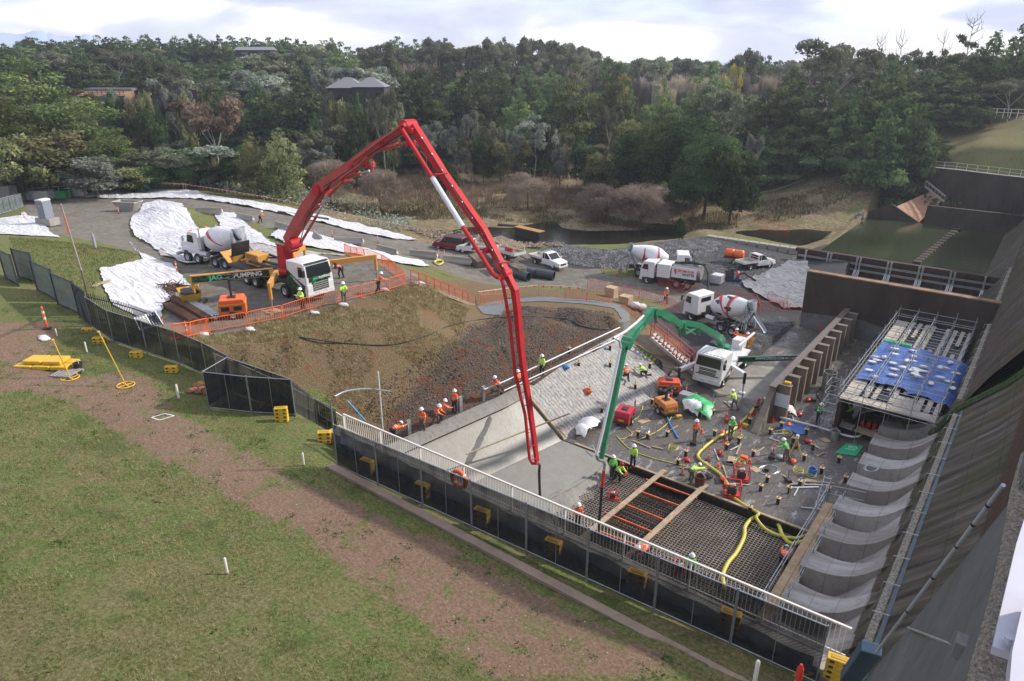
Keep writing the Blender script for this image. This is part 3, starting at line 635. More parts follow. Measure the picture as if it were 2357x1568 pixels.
A=[UP(*p)for p in bot];B=[U(*p,24.2)for p in topl]
m_cw=conc('crest_wall_concrete',(.125,.125,.125),amt=.55,stain=(.07,.07,.072),scale=1.2,streak=(1,.6,.25),bump=.15)
def boards(m):
 nt=m.node_tree;b=nt.nodes['Principled BSDF'];L=nt.links;src=b.inputs['Base Color'].links[0].from_socket
 tc=N(nt,'ShaderNodeTexCoord');bt=N(nt,'ShaderNodeTexBrick',inp={'Scale':1.0,'Mortar Size':.004,'Brick Width':.62,'Row Height':.21,'Color1':(1,1,1,1),'Color2':(.86,.86,.86,1),'Mortar':(.6,.6,.6,1)})
 mp_=N(nt,'ShaderNodeMapping');mp_.inputs['Rotation'].default_value=(0,R(90),R(90));L.new(tc.outputs['Object'],mp_.inputs[0]);L.new(mp_.outputs[0],bt.inputs['Vector'])
 x=N(nt,'ShaderNodeMix',data_type='RGBA',blend_type='MULTIPLY',inp={0:.8});L.new(src,x.inputs[6]);L.new(bt.outputs[0],x.inputs[7]);L.new(x.outputs[2],b.inputs['Base Color'])
boards(m_cw)
rows=[[A[i].lerp(B[i],t)for t in(0,.25,.5,.75,1)]for i in range(8)]
MB().grid(rows).build('wall_face',m_cw,root,fix=False)
m_agg=M('rough_crest_aggregate',(.34,.30,.25),.95,var=.6,scale=60,bump=1,bscale=90,dirt=(.07,.055,.04),damt=.9)
ck=[]
for i,p in enumerate(B):
 q=p.copy();ck.append([q+Vector((-.01,0,-.012)),q+Vector((.012,0,.02)),q+Vector((.10,0,.025)),q+Vector((.8,0,.025))])
MB().grid(ck).build('kerb_top',m_agg,root,fix=False)
f=MB();ph=[UP(px,py-6)for px,py in bot]
pts=[p+Vector((-.05,0,.02))for p in ph]
t=MB().tube(pts[2:7],.010,10);t.build('handrail',M('lilac_grey_pipe',(.40,.41,.52),.35,.3,var=.1),root,smooth=True)
for px,py in((2106,1424),(2168,1348),(2225,1277),(2265,1228),(2300,1184)):
 p=UP(px,py-4)+Vector((-.05,0,.02));d=(pts[5]-pts[2]).normalized();MB().cyl(p-d*.008,p+d*.008,.013).build('pipe_clip',m_blackp,root)
a=UP(2055,1500);d=(UP(2000,1568)-a).normalized()
f=MB();f.bar(UP(2030,1502)+Vector((-.08,0,.0)),UP(1975,1572)+Vector((-.08,0,.0)),.16,.10);f.build('pipe_box',M('blue_steel_box',(.045,.085,.13),.5,.2),root,bev=.01)
MB().tube([UP(2098,1448)+Vector((-.02,0,0)),UP(2235,1502)+Vector((-.02,0,0))],.008,6).build('conduit',m_galv,root)
MB().box(UP(2240,1500)+Vector((-.03,0,0)),(.06,.07,.07)).build('junction_box',m_grey,root)
root=thing('railing_post','white painted steel railing member bolted to the dam crest at the right edge','railing',(0,0,0))
m_lil=M('white_lilac_paint',(.42,.42,.50),.5,var=.06,scale=3,dirt=(.4,.36,.34),damt=.4)
def plate(pxs,z,th):
 P_=[U(*p,z)for p in pxs];n=len(P_);f=MB();f.add([tuple(p)for p in P_]+[(p.x,p.y,p.z-th)for p in P_],[tuple(range(n)),tuple(range(n,2*n))[::-1]]+[(i,n+i,n+(i+1)%n,(i+1)%n)for i in range(n)]);return f
plate([(2357+60,1000),(2375,1140),(2340,1250),(2296,1437),(2285,1488),(2332,1504),(2342,1440),(2430,1430),(2450,1000)],24.34,.03).build('base_plate',m_lil,root)
plate([(2372,1360),(2350,1412),(2330,1500),(2318,1640),(2480,1640),(2480,1360)],24.42,.06).build('flange',m_lil,root)
c=U(2321,1477,24.36)
for r_,h in((.020,.008),(.014,.018)):MB().cyl(c,c+Vector((0,0,h)),r_,n=(14 if r_>.025 else 6)).build('bolt',m_lil,root)
root=thing('sheet_pile_wall','dark steel sheet pile wall with galvanised walers holding back the green pool','wall',(0,95.5,0))
f=MB();z0,z1=-3,2.7;rw=[]
for k in range(57):
 x=-25.2+k*.44;y=.18 if k%4 in(1,2)else 0;rw.append([(x,y,z0),(x,y,z1)])
f.grid(rw);m_pile=conc('pile_steel',(.055,.032,.028),amt=.7,stain=(.02,.014,.014),scale=.5);f.build('sheet_piles',m_pile,root,fix=False)
f=MB();f.box((-12.8,.3,2.5),(25.4,.7,.45));f.build('capping',m_pile,root)
for z,xa,xb in((1.95,-25,-1.1),(1.15,-25,-2.0),(.2,-23,-4.5),(-.6,-22,-4.5)):
 for s in(0,.16):MB().box(((xa+xb)/2,-.22,z-s),(xb-xa,.12,.10)).build('waler',m_galv,root)
for x in(-24.0,-21.2,-20.8,-17.6,-17.2,-14.0,-13.6,-10.5,-10.1,-7.1,-6.7,-3.6):
 f=MB();f.box((x,-.40,.9),(.2,.22,3.7));f.build('soldier_post',m_galv,root)
 for s in(-.09,.09):MB().bar((x+s,-.5,1.1),(x-.1+s,-2.5,-1.6),.09).build('raking_prop',m_galv,root)
for k in range(9):
 a=Vector(U(1627+k*23.8,541+k*3.4,1.7));b=Vector(U(1627+(k+1)*23.8,541+(k+1)*3.4,1.7));d=b-a;an=math.atan2(d.y,d.x)
 lab=['pale concrete block at the river end of the row','pale concrete block second from the river end','pale concrete block third from the river end','pale concrete block fourth from the river end','middle pale concrete block of the row','pale concrete block fourth from the steel piles','pale concrete block third from the steel piles','pale concrete block next but one to the steel piles','pale concrete block touching the dark sheet piles'][k]
 o=MB().box((0,0,-.95),(d.length-.18,1.15,1.9)).build('concrete_block',m_conc,bev=.04,label=lab,cat='concrete block',group='concrete blocks along the cofferdam');o.location=(a+b)/2;o.rotation_euler=(0,0,an)
def water(name,px,z,col,rough=.05,bump=.06,world=None):
 m=bpy.data.materials.new(name+'_surface');m.use_nodes=True;nt=m.node_tree;b=nt.nodes['Principled BSDF'];L=nt.links
 tc=N(nt,'ShaderNodeTexCoord');n0=N(nt,'ShaderNodeTexNoise',inp={'Scale':.09,'Detail':4});L.new(tc.outputs['Object'],n0.inputs['Vector'])
 r=ramp(nt,[(.35,tuple(c*.6 for c in col)),(.65,col)]);L.new(n0.outputs[0],r.inputs[0]);L.new(r.outputs[0],b.inputs['Base Color'])
 b.inputs['Roughness'].default_value=rough;b.inputs['IOR'].default_value=1.33
 n1=N(nt,'ShaderNodeTexNoise',inp={'Scale':1.3,'Detail':4,'Roughness':.6});L.new(tc.outputs['Object'],n1.inputs['Vector'])
 bp=N(nt,'ShaderNodeBump',inp={'Strength':bump,'Distance':.3});L.new(n1.outputs[0],bp.inputs['Height']);L.new(bp.outputs[0],b.inputs['Normal'])
 w_=world or[U(*p,z)for p in px];mb=MB();mb.add([(p[0],p[1],z)for p in w_],[tuple(range(len(w_)))]);o=mb.build(name,m,kind='structure');
 return o
water('river',[(860,480),(1000,480),(1200,488),(1480,505),(1620,505),(1900,495),(1960,500),(1900,545),(1838,566),(1640,556),(1560,585),(1400,600),(1230,590),(960,590),(860,540)],-.55,(.022,.022,.014),.08,.10)
water('pool',None,-.1,(.040,.050,.026),.10,.07,world=[(-25.2,95.9),(-.5,95.9),(-.5,138.2),(-25.2,138.2)])
for k in range(15):
 p=U(2112+6.4*k,603-5.3*k,.0);o=MB().box((0,0,-.1),(1.0,1.3,.5)).build('sill_block',m_wall,bev=.03,label='small dark sill block of the diagonal row standing in the green pool',cat='sill block',group='sill blocks crossing the pool');o.location=p
MB().prism([(-16.3,-1.5),(-16.2,3.1),(-1.5,3.0),(4,3.2),(4,-1.5)],138.2,139).build('pool_end_wall',m_wall,label='dark concrete wall standing across the far end of the green pool',cat='wall')
f=MB();f.prism([(-27,-1.5),(-26.5,.3),(-21.6,2.5),(-17.0,-.1),(-16.6,-1.5)],138.6,139.2);
f.build('wedge_wall',m_wall,label='dark wedge-shaped side wall below the rust-brown chute',cat='wall')
P1=UY(2060,477,139);P2=UY(2115,512,139);P3=UY(2168,462,148);P4=UY(2140,441,150)
MB().grid([[P1,(P1+P2)/2,P2],[(P1+P4)/2,(P1+P2+P3+P4)/4,(P2+P3)/2],[P4,(P3+P4)/2,P3]]).build('chute',conc('rust_brown_chute',(.42,.22,.13),amt=.6,stain=(.24,.17,.12),scale=.4,streak=(.3,2,1)),label='sunlit rust-brown concrete chute at the far corner of the pool',cat='chute')
root=thing('abutment_wall','long dark streaked abutment wall with white railing at far right','wall',(0,0,0))
T=[UY(px,py,151-(px-2022)*.006)for px,py in((2015,376),(2100,381),(2200,391),(2290,402),(2400,414))]
f=MB();f.grid([[p for p in T],[(p.x,p.y,-1.5)for p in T]]);f.build('wall_face',m_wall,root,fix=False)
f=MB();f.grid([[p+Vector((0,0,.01))for p in T],[p+Vector((0,1.4,.01))for p in T]]);f.build('walkway',m_grey,root,fix=False)
for i in range(12):
 q=T[0].lerp(T[-1],(i+.6)/13);MB().prism([(0,0),(.5,0),(.12,5.0)],-.35,.3).build('buttress',m_wall,root).location=(q.x,q.y-.1,-1)
n=15
pt=[T[0].lerp(T[2],i/7)if i<8 else T[2].lerp(T[4],(i-7)/8)for i in range(16)]
for p in pt:MB().cyl(p,p+Vector((0,0,1.2)),.05,n=5).build('rail_post',m_white,root)
for h in(.6,1.2):MB().tube([p+Vector((0,0,h))for p in pt],.035,5).build('handrail',m_white,root)
f=MB();f.cyl((0,0,0),(0,0,2.6),.06);f.box((0,0,2.7),(.35,.35,.5));o=f.build('lamp_post',m_white,label='small white lamp post at the left end of the far white railing',cat='lamp post');o.location=T[0]+Vector((0,.5,0))
a=UY(2128,430,146);b=UY(2172,466,143)
root=thing('access_stair','grey steel access stair slanting down the dark wall above the chute','stair',a)
d=b-a
for s in(0,.9):
 f=MB();f.bar((0,s,0),d+Vector((0,s,0)),.12,.2);f.build('stringer',m_grey,root);f=MB();f.bar((0,s,1),d+Vector((0,s,1)),.07);f.build('handrail',m_grey,root)
 for k in range(7):MB().bar(d*(k/6)+Vector((0,s,0)),d*(k/6)+Vector((0,s,1)),.06).build('rail_post',m_grey,root)
m_shade=mesh_cloth('black_shade_cloth',(.006,.007,.010),.86)
m_shade2=mesh_cloth('grey_mesh_infill',(.13,.15,.16),.86)
m_ftube=M('fence_tube',(.30,.32,.35),.4,.7,var=.2)
m_frame_dark=M('dark_fence_frame',(.035,.045,.055),.5,.2,var=.2)
def span(a,b):
 d=b-a;return d.length,(0,-math.atan2(d.z,math.hypot(d.x,d.y)),math.atan2(d.y,d.x))
def shear_panel(name,a,b,h,parts,label,group,cat='fence panel'):
 """a panel between two ground points; its posts stay upright"""
 a=Vector(a);b=Vector(b);L=math.hypot(b.x-a.x,b.y-a.y);root=thing(name,label,cat,a,math.atan2(b.y-a.y,b.x-a.x),group);dz=b.z-a.z
 for pn,mb,m in parts(L,h,dz):mb.build(pn,m,root)
 return root
def hoarding_parts(L,h,dz,cloth=None,frame=None,drop=.0):
 cloth=cloth or m_shade;frame=frame or m_ftube
 S=lambda x,z:(x,0,z+dz*x/L)
 out=[]
 for x in(.02,L-.02):out.append(('post',MB().cyl(S(x,-.05),S(x,h+.05),.024,n=6),frame))
 out.append(('top_rail',MB().cyl(S(0,h),S(L,h),.02,n=6),frame));out.append(('bottom_rail',MB().cyl(S(0,.12),S(L,.12),.018,n=6),frame))
 out.append(('mid_post',MB().cyl(S(L/2,.12),S(L/2,h),.014,n=5),frame))
 rows=[];n=14;rd=random.Random(int(L*1000)%977)
 for i in range(n+1):
  x=L*i/n;q=.035+.03*math.sin(i*1.9+rd.random());rows.append([(x,q*math.sin(math.pi*j/5)*(1 if 0<i<n else 0)+.026,.05+(h-.1-drop)*j/5+dz*x/L)for j in range(6)])
 out.append(('shade_cloth',MB().grid(rows),cloth));return out
GRP='black shade-cloth fence panels in front of the basin'
A0=Vector((-21.25,15.1,0));A1=Vector((-1.95,16.2,0))
lb=['nearest the corner post','second from the left corner','third from the left corner, before the lifebuoy','fourth from the left, right of the lifebuoy','fifth from the left','third from the right end','second from the right end','at the right end by the dam']
def grounded(p):return Vector((p[0],p[1],gz(p[0],p[1])))
for k in range(8):
 a=A0.lerp(A1,k/8);b=A0.lerp(A1,(k+1)/8);a.z=b.z=10.0
 shear_panel('fence_panel',a,b,2.1,hoarding_parts,'front black shade-cloth fence panel, '+lb[k],GRP)
back=[((481,942),(580,953),'long front panel of the fence bump-out by the orange rocks, left half'),((580,953),(681,959),'front panel of the fence bump-out, right half'),((681,959),(731,982),'shade-cloth panel between the bump-out and the corner post, left'),((731,982),(780,1008),'shade-cloth panel meeting the tall corner post'),((481,942),(536,905),'side panel with bare grey tube frame closing the fence bump-out'),((536,905),(600,928),'rear shade-cloth panel of the bump-out, left'),((600,928),(681,958),'rear shade-cloth panel of the bump-out, right'),((212,755),(262,789),'shade-cloth panel touching the grey palisade panels'),((262,789),(340,815),'shade-cloth panel left of the solar panels'),((340,815),(415,840),'shade-cloth panel in front of the solar panels'),((415,840),(478,868),'shade-cloth panel right of the solar panels'),((478,868),(536,900),'shade-cloth panel running behind the bump-out corner')]
for a,b,l in back:shear_panel('fence_panel',G(*a),G(*b),2.05,hoarding_parts,'black '+l if 'black' not in l else l,'black shade-cloth fence panels on the left')
a=G(778,1078);MB().cyl(a,a+Vector((0,0,3.3)),.04,n=6).build('corner_post',m_ftube,label='tall grey tube post at the corner where the front fence starts',cat='post')
st=[((14,640),(43,660),'first'),((43,637),(86,655),'second'),((87,668),(134,696),'third'),((134,700),(184,727),'fourth'),((185,730),(211,752),'fifth')]
names=['leftmost stepped grey mesh fence panel at the photo edge','second stepped grey mesh fence panel from the left edge','third stepped grey mesh fence panel on the grass bank','fourth stepped grey mesh fence panel','slatted end panel of the stepped grey fence, by the black cloth']
def step_parts(L,h,dz):
 S=lambda x,z:(x,0,z+dz*.35);out=[]
 for x in(0,L):out.append(('post',MB().bar((x,0,-.9+dz*x/L),S(x,h),.10,.10),m_frame_dark))
 for z in(.1,h-.08):out.append(('rail',MB().bar(S(0,z),S(L,z),.06,.06),m_frame_dark))
 out.append(('infill',MB().add([S(.05,.12),S(L-.05,.12),S(L-.05,h-.1),S(.05,h-.1)],[(0,1,2,3)]),m_shade2))
 out.append(('lower_mesh',MB().add([S(.05,.1),S(L-.05,.1),(L-.05,0,-.6+dz*1),(.05,0,-.6)],[(0,1,2,3)]),m_shade))
 return out
def slat_parts(L,h,dz):
 out=step_parts(L,h,dz)[:4];f=MB();n=int(L/.13)
 for k in range(n):x=.08+k*.13;f.bar((x,0,-.4),(x,0,h+.05+dz*.35),.035)
 out.append(('slats',f,m_frame_dark));return out
for(a,b,_),nm in zip(st,names):shear_panel('palisade_panel',G(*a),G(*b),2.3,slat_parts if 'slatted' in nm else step_parts,nm,'stepped grey fence panels at left')
def pal_parts(L,h,dz):
 f=MB();n=int(L/.14)
 for k in range(n+1):x=min(L,k*.14);z=dz*x/L;f.bar((x,0,z),(x,0,z+h),.03);
 g=MB().bar((0,.03,h-.25),(L,.03,h-.25+dz),.05);g.bar((0,.03,.25),(L,.03,.25+dz),.05);return[('pales',f,m_frame_dark),('rails',g,m_frame_dark)]
for a,b,l in[((214,740),(268,752),'left'),((268,752),(320,768),'middle'),((320,768),(372,788),'right, behind the solar panels')]:
 shear_panel('palisade_panel',G(*a),G(*b),1.9,pal_parts,'dark spiked palisade panel behind the black cloth, '+l,'dark palisade panels')
def railing(name,a,b,n,h,label,group,pitch=.13,m=m_white):
 a=Vector(a);b=Vector(b)
 for k in range(n):
  p=a.lerp(b,k/n);q=a.lerp(b,(k+1)/n);L=(q-p).length;dz=q.z-p.z;hl=math.hypot(q.x-p.x,q.y-p.y)
  r=thing(name,label(k,n),'railing',p,math.atan2(q.y-p.y,q.x-p.x),group);S=lambda x,z:(x,0,z+dz*x/hl)
  MB().bar(S(0,h),S(hl,h),.07,.06).build('handrail',m,r);MB().bar(S(0,.12),S(hl,.12),.04).build('bottom_rail',m,r)
  MB().bar(S(0,0),S(0,h),.10,.05).build('rail_post',m,r)
  f=MB();c=int(hl/pitch)
  for i in range(1,c):f.bar(S(hl*i/c,.12),S(hl*i/c,h),.022)
  f.build('balusters',m,r)
W=[(-23.05,17.0),(-1.55,17.6)]
ords=['first','second','third','fourth','fifth','sixth','seventh','eighth','ninth']
railing('railing_bay',(W[0][0],W[0][1],10.05),(W[1][0],W[1][1],10.05),9,1.12,lambda k,n:'white baluster railing bay, %s from the left end above the basin'%ords[k]if k<8 else 'white baluster railing bay ending at the dam','white railing bays above the basin')
WL=[(478,862),(560,890),(640,925),(720,965),(778,1000)]
wl=['white railing bay seen through the black cloth right of the solar panels','white railing bay inside the fence bump-out','white railing bay behind the right of the bump-out','white railing bay running up to the start of the clear railing']
for i in range(4):
 a=G(*WL[i])+Vector((0,.5,0));b=G(*WL[i+1])+Vector((0,.5,0));railing('railing_bay',a,b,1,1.1,lambda k,n:wl[i],'white railing bays behind the black cloth')
def sheet(name,y,m,label,z0,z1,x0,x1,sd):
 rd=random.Random(sd);rows=[]
 for i in range(60):
  x=x0+(x1-x0)*i/59;s=.12*math.sin(i*.5+sd)+.06*math.sin(i*1.7);rows.append([(x,y-.02+.05*math.sin(i*1.3+j),z1+(z0-z1)*j/4+s*j/4)for j in range(5)])
 return MB().grid(rows).build(name,m,smooth='all',fix=False,label=label,cat='cloth')
sheet('white_cloth',16.62,M('pale_cloth',(.50,.52,.56),.8,var=.15,scale=2),'long pale cloth strip hanging along the foot of the white railing',9.75,10.5,-22.9,-2.2,2)
sheet('green_cloth',16.48,M('dark_green_cloth',(.008,.055,.04),.8,var=.3,scale=2),'dark green cloth strip hanging below the railing behind the black fence',9.35,9.95,-22.9,-10.5,5)
sheet('navy_cloth',16.46,M('dark_navy_cloth',(.008,.010,.022),.8,var=.3,scale=2),'dark navy rolled cloth lying behind the right half of the front fence',9.2,10.15,-10.9,-2.6,8)
o=MB().tube([(math.cos(t)*.36,0,math.sin(t)*.36)for t in np.linspace(0,2*math.pi,20)[:-1]],.085,8,closed=True)
lb_=thing('lifebuoy','orange lifebuoy ring hanging on the white railing','lifebuoy',(U(1058,1095,10.9).x,16.8,10.75),0)
MB().tube([(math.cos(t)*.36,0,math.sin(t)*.36)for t in np.linspace(0,2*math.pi,25)[:-1]],.095,8,closed=True).build('ring',m_orange,lb_,smooth='all')
for a in(45,135,225,315):
 t=R(a);MB().tube([(math.cos(t+s)*.36,0,math.sin(t+s)*.36)for s in(-.10,0,.10)],.10,8).build('band',m_white,lb_)
m_obar=M('orange_barrier_paint',(.80,.16,.04),.5,var=.12)
m_rbar=M('red_barrier_paint',(.52,.055,.035),.5,var=.12)
def barrier(m,nm='crowd_barrier'):
 r=thing(nm,'orange','barrier');f=MB();L=2.2
 f.tube([(0,0,.05),(0,0,.95),(.12,0,1.08),(L-.12,0,1.08),(L,0,.95),(L,0,.05)],.028,5);f.build('frame',m,r)
 f=MB();f.bar((0,0,.2),(L,0,.2),.035)
 for k in range(1,15):f.bar((L*k/15,0,.2),(L*k/15,0,1.06),.019)
 f.build('bars',m,r)
 for x in(.1,L-.1):MB().bar((x,-.3,.03),(x,.3,.03),.05,.03).build('foot',m,r)
 return r
PB=barrier(m_obar);PR_=barrier(m_rbar);used={}
def put_barrier(proto,a,b,label,group):
 L,rot=span(a,b);s=(L/2.2,1,1)
 if proto.name not in used:
  used[proto.name]=1;proto.location=a;proto.rotation_euler=rot;proto.scale=s;proto['label']=label;proto['group']=group;return proto
 return dup(proto,a,rot=rot,scale=s,label=label,group=group)
def row(proto,pts,labels,group,sub=1):
 cnt=0
 for i in range(len(pts)-1):
  a=G(*pts[i]);b=G(*pts[i+1]);n=max(1,round((b-a).length/2.3))if sub else 1
  for k in range(n):
   p=a.lerp(b,k/n);q=a.lerp(b,(k+1)/n);p.z=gz(p.x,p.y);q.z=gz(q.x,q.y)
   cnt+=1;put_barrier(proto,p,q,labels[i]if isinstance(labels,list)else labels,group)
row(PB,[(393,787),(479,768),(570,752),(652,735),(715,714),(780,698),(832,686),(897,670),(934,658)],['orange barrier at the left end of the pad edge, by the black fence','orange barrier in front of the steel bundles','orange barrier in front of the orange lighting tower','orange barrier in front of the outrigger pad','orange barrier left of the worker standing by the truck cab','orange barrier between the two standing workers in yellow','orange barrier right of the worker with folded arms','orange barrier in front of the bending worker'],'orange barriers along the truck pad')
row(PB,[(794,584),(840,597),(880,612),(911,633),(934,656)],'orange barrier of the row behind the right outrigger of the pump truck','orange barriers behind the truck pad')
row(PB,[(1105,704),(1156,702)],'orange barrier across the gravel path at the foot of the stairs','orange barriers across the path')
row(PR_,[(1300,690),(1350,693),(1401,699)],'red-orange barrier along the far edge of the gravel path','red barriers beside the gravel path')
row(PR_,[(1352,664),(1400,672),(1470,688),(1530,702),(1562,722)],'red barrier of the curved line between the yard road and the path','red barriers along the yard road')
row(PR_,[(1430,708),(1480,742),(1485,760)],'red barrier at the head of the red-railed stairs','red barriers at the stair head')
row(PR_,[(1515,655),(1560,672),(1610,684),(1665,700)],'red barrier in front of the white tank truck','red barriers in front of the tank truck')
row(PR_,[(1690,690),(1740,700),(1745,716),(1800,716)],'red barrier beside the cream truck mixer cab and the plastic sheeting','red barriers by the sheeting')
row(PR_,[(1765,690),(1810,712),(1850,738),(1880,762)],'red barrier running down beside the plastic sheeting','red barriers down the sheeted bank')
row(PR_,[(1885,700),(1870,745),(1890,790),(1900,860)],'red barrier of the bent line on the dark gravel left of the counterfort wall','red barriers on the gravel bank')
row(PR_,[(1735,520),(1790,528),(1815,536)],'red barrier standing on the river side of the pale block row','red barriers by the river')
def stair(name,top,bot,w,n,label,m_tread,m_rail,two=True,rails=(.55,1.1)):
 top=Vector(top);bot=Vector(bot);d=bot-top;h=Vector((d.x,d.y,0)).normalized();s=Vector((-h.y,h.x,0))*w
 r=thing(name,label,'stairs',top)
 for sd in(0,1):
  MB().bar(s*sd,d+s*sd,.08,.25).build('stringer',m_timb if m_tread is m_conc or m_tread is m_ply else m_galv,r)
  if sd or two:
   for hh in rails:MB().bar(s*sd+Vector((0,0,hh)),d+s*sd+Vector((0,0,hh)),.05).build('handrail',m_rail,r)
   for k in range(5):q=d*(k/4)+s*sd;MB().bar(q,q+Vector((0,0,rails[-1])),.06).build('rail_post',m_rail,r)
 for k in range(n):
  q=d*((k+.5)/n)+s*.5;f=MB();M_=Matrix((h,s.normalized(),(0,0,1))).transposed().to_3x3();f.box(q+Vector((0,0,.06)),(abs(d.length)/n*.72,w*.94,.06),M_);f.build('tread',m_tread,r)
 return r
stair('stairs',U(965,655,8.5),U(1096,706,4.6),1.0,16,'timber and block stairs with orange handrails down to the gravel path',m_ply,m_rbar)
stair('stairs',U(1497,778,3.5),U(1618,880,.1),1.5,15,'white-treaded stairs with tall red handrails down to the basin floor',m_white,m_rbar,rails=(.45,.9,1.35))
m_geo=fabric_mat('white_geotextile',(.56,.56,.60));m_geog=fabric_mat('dusty_geotextile',(.40,.38,.37),(.28,.26,.23),.7)
m_plas=fabric_mat('grey_plastic',(.22,.225,.24),(.05,.05,.055),.8,.3)
gs=dict(cat='ground sheet',group='white ground sheets')
drape('ground_sheet',[(185,456),(240,432),(300,433),(430,440),(560,462),(690,485),(760,503),(850,525),(945,548),(960,556),(905,552),(800,530),(690,502),(600,483),(470,462),(430,458),(240,458)],m_geo,.12,.5,.10,wr=.18,label='long white sheeted berm along the far side of the road',**gs)
drape('ground_sheet',[(305,500),(330,470),(370,462),(420,470),(438,500),(470,530),(450,560),(560,590),(430,612),(390,590),(310,545),(300,520)],m_geo,.10,.5,.10,wr=.14,label='white sheeted mound left of the grassy gap, beside the skip',**gs)
drape('ground_sheet',[(490,490),(540,492),(600,540),(640,570),(560,560),(515,530)],m_geo,.10,.5,.10,wr=.14,label='white sheet patch on the bank above the mixer drum',**gs)
drape('ground_sheet',[(640,530),(700,532),(800,560),(900,590),(965,600),(990,616),(960,615),(880,600),(770,580),(680,570),(620,545)],m_geo,.09,.5,.10,wr=.14,label='white sheet strip between the road barriers and the pump truck pad',**gs)
drape('ground_sheet',[(430,556),(520,540),(640,572),(780,590),(860,600),(700,597),(560,592),(440,600),(370,590),(360,570)],m_geog,.07,.5,.10,wr=.1,label='dusty grey sheeting on the bank behind the mixer truck',**gs)
drape('ground_sheet',[(232,622),(330,600),(300,560),(322,583),(395,612),(440,660),(428,680),(375,700),(372,740),(345,745),(300,722),(262,706),(240,665)],m_geo,.08,.45,.08,wr=.12,label='large white sheet on the bank left of the steel bundles',**gs)
drape('ground_sheet',[(-10,520),(0,505),(55,488),(100,510),(115,535),(140,548),(90,545),(-10,540)],m_geo,.08,.5,.08,wr=.1,label='white sheet on the slope below the grey toilet',**gs)
drape('ground_sheet',[(1705,655),(1790,618),(1845,600),(1862,622),(1870,700),(1855,720),(1805,712),(1740,680)],m_plas,.12,.4,.1,wr=.3,label='grey and black plastic sheeting over the bank by the sheet piles',cat='plastic sheet')
drape('gravel_path',[(1098,706),(1120,698),(1170,690),(1240,684),(1340,690),(1420,702),(1448,722),(1452,745),(1440,770),(1418,760),(1432,735),(1415,712),(1340,700),(1240,694),(1180,698),(1160,708),(1155,726),(1110,722)],M('blue_grey_gravel',(.15,.16,.17),.95,var=.55,scale=24,bump=1,bscale=30),.05,.5,.08,kind='structure')
m_wp=M('white_truck_paint',(.66,.66,.68),.35,var=.05,scale=2,dirt=(.35,.31,.27),damt=.35,coat=.3)
m_chas=M('dark_chassis',(.035,.035,.038),.7,var=.3,scale=5,dirt=(.16,.13,.10),damt=.5)
m_blk=M('black_trim',(.02,.02,.022),.5,var=.2)
m_rim=M('wheel_rim',(.50,.50,.52),.35,.5,var=.15,scale=6,dirt=(.2,.17,.14),damt=.4)
m_boomr=M('boom_red',(.43,.016,.024),.62,var=.12,scale=1.2,dirt=(.32,.05,.04),damt=.4,spec=.25)
m_boomr2=M('worn_boom_red',(.36,.035,.035),.5,var=.18,scale=1.2,dirt=(.5,.14,.11),damt=.4)
m_boomg=M('boom_green',(.008,.17,.075),.4,var=.12,scale=1.2,dirt=(.10,.2,.13),damt=.3,coat=.2)
m_pipew=M('white_pipe',(.62,.63,.66),.35,var=.06,scale=3,dirt=(.4,.36,.33),damt=.3)
m_oy=M('orange_yellow_paint',(.55,.27,.05),.55,var=.12,scale=3,dirt=(.35,.2,.08),damt=.4)
m_lamp=M('headlamp_glass',(.75,.73,.68),.15,var=.05)
m_amber=M('amber_lamp',(.8,.22,.02),.25,var=.05);m_redl=M('red_lamp',(.5,.01,.01),.3,var=.05)
m_gdk=M('dark_green_panel',(.006,.05,.022),.35,var=.6,scale=1.3,coat=.3)
m_jag=M('black_green_wrap',(.008,.010,.010),.3,var=.3,scale=1.2,dirt=(.01,.32,.10),damt=.85,coat=.4)
m_letw=M('white_lettering',(.72,.72,.72),.5,var=.03);m_letg=M('green_lettering',(.10,.50,.30),.5,var=.05);m_letr=M('red_lettering',(.55,.05,.05),.5,var=.05);m_letk=M('dark_lettering',(.03,.035,.06),.5,var=.05)
m_tankg=M('tank_grey',(.34,.33,.32),.4,.5,var=.2,scale=2,dirt=(.16,.13,.11),damt=.5)
def text(name,s,size,m,parent,loc,rot,ext=.006,sx=1,bold=.0):
 c=bpy.data.curves.new('txt','FONT');c.body=s;c.size=size;c.extrude=ext;c.offset=bold;c.align_x='CENTER';c.align_y='CENTER'
 o=bpy.data.objects.new('txt',c);C.objects.link(o);bpy.context.view_layer.update()
 me=bpy.data.meshes.new_from_object(o.evaluated_get(bpy.context.evaluated_depsgraph_get()));bpy.data.objects.remove(o);bpy.data.curves.remove(c)
 me.materials.clear();me.materials.append(m);o=bpy.data.objects.new(name,me);C.objects.link(o);o.parent=parent;o.location=loc;o.rotation_euler=rot;o.scale=(sx,1,1);return o
def wheel(root,x,y,r=.5,w=.3,rim=None,z=None,dual=False):
 s=1 if y>0 else-1;z=r if z is None else z;w_=w*(2 if dual else 1)
 c=y-s*w_/2
 o=MB().lathe([(r*.55,-w_/2),(r*.93,-w_/2),(r,-w_/2+.04),(r,w_/2-.04),(r*.93,w_/2),(r*.55,w_/2)],(0,0,0),18,'Y').build('wheel',m_black,root,smooth=True);o.location=(x,c,z)
 MB().lathe([(0,s*w_*.36),(r*.16,s*w_*.38),(r*.2,s*w_*.28),(r*.42,s*w_*.25),(r*.56,s*w_*.46),(r*.60,s*w_*.46)],(0,0,0),14,'Y').build('rim',rim or m_rim,o,smooth=True)
 return o
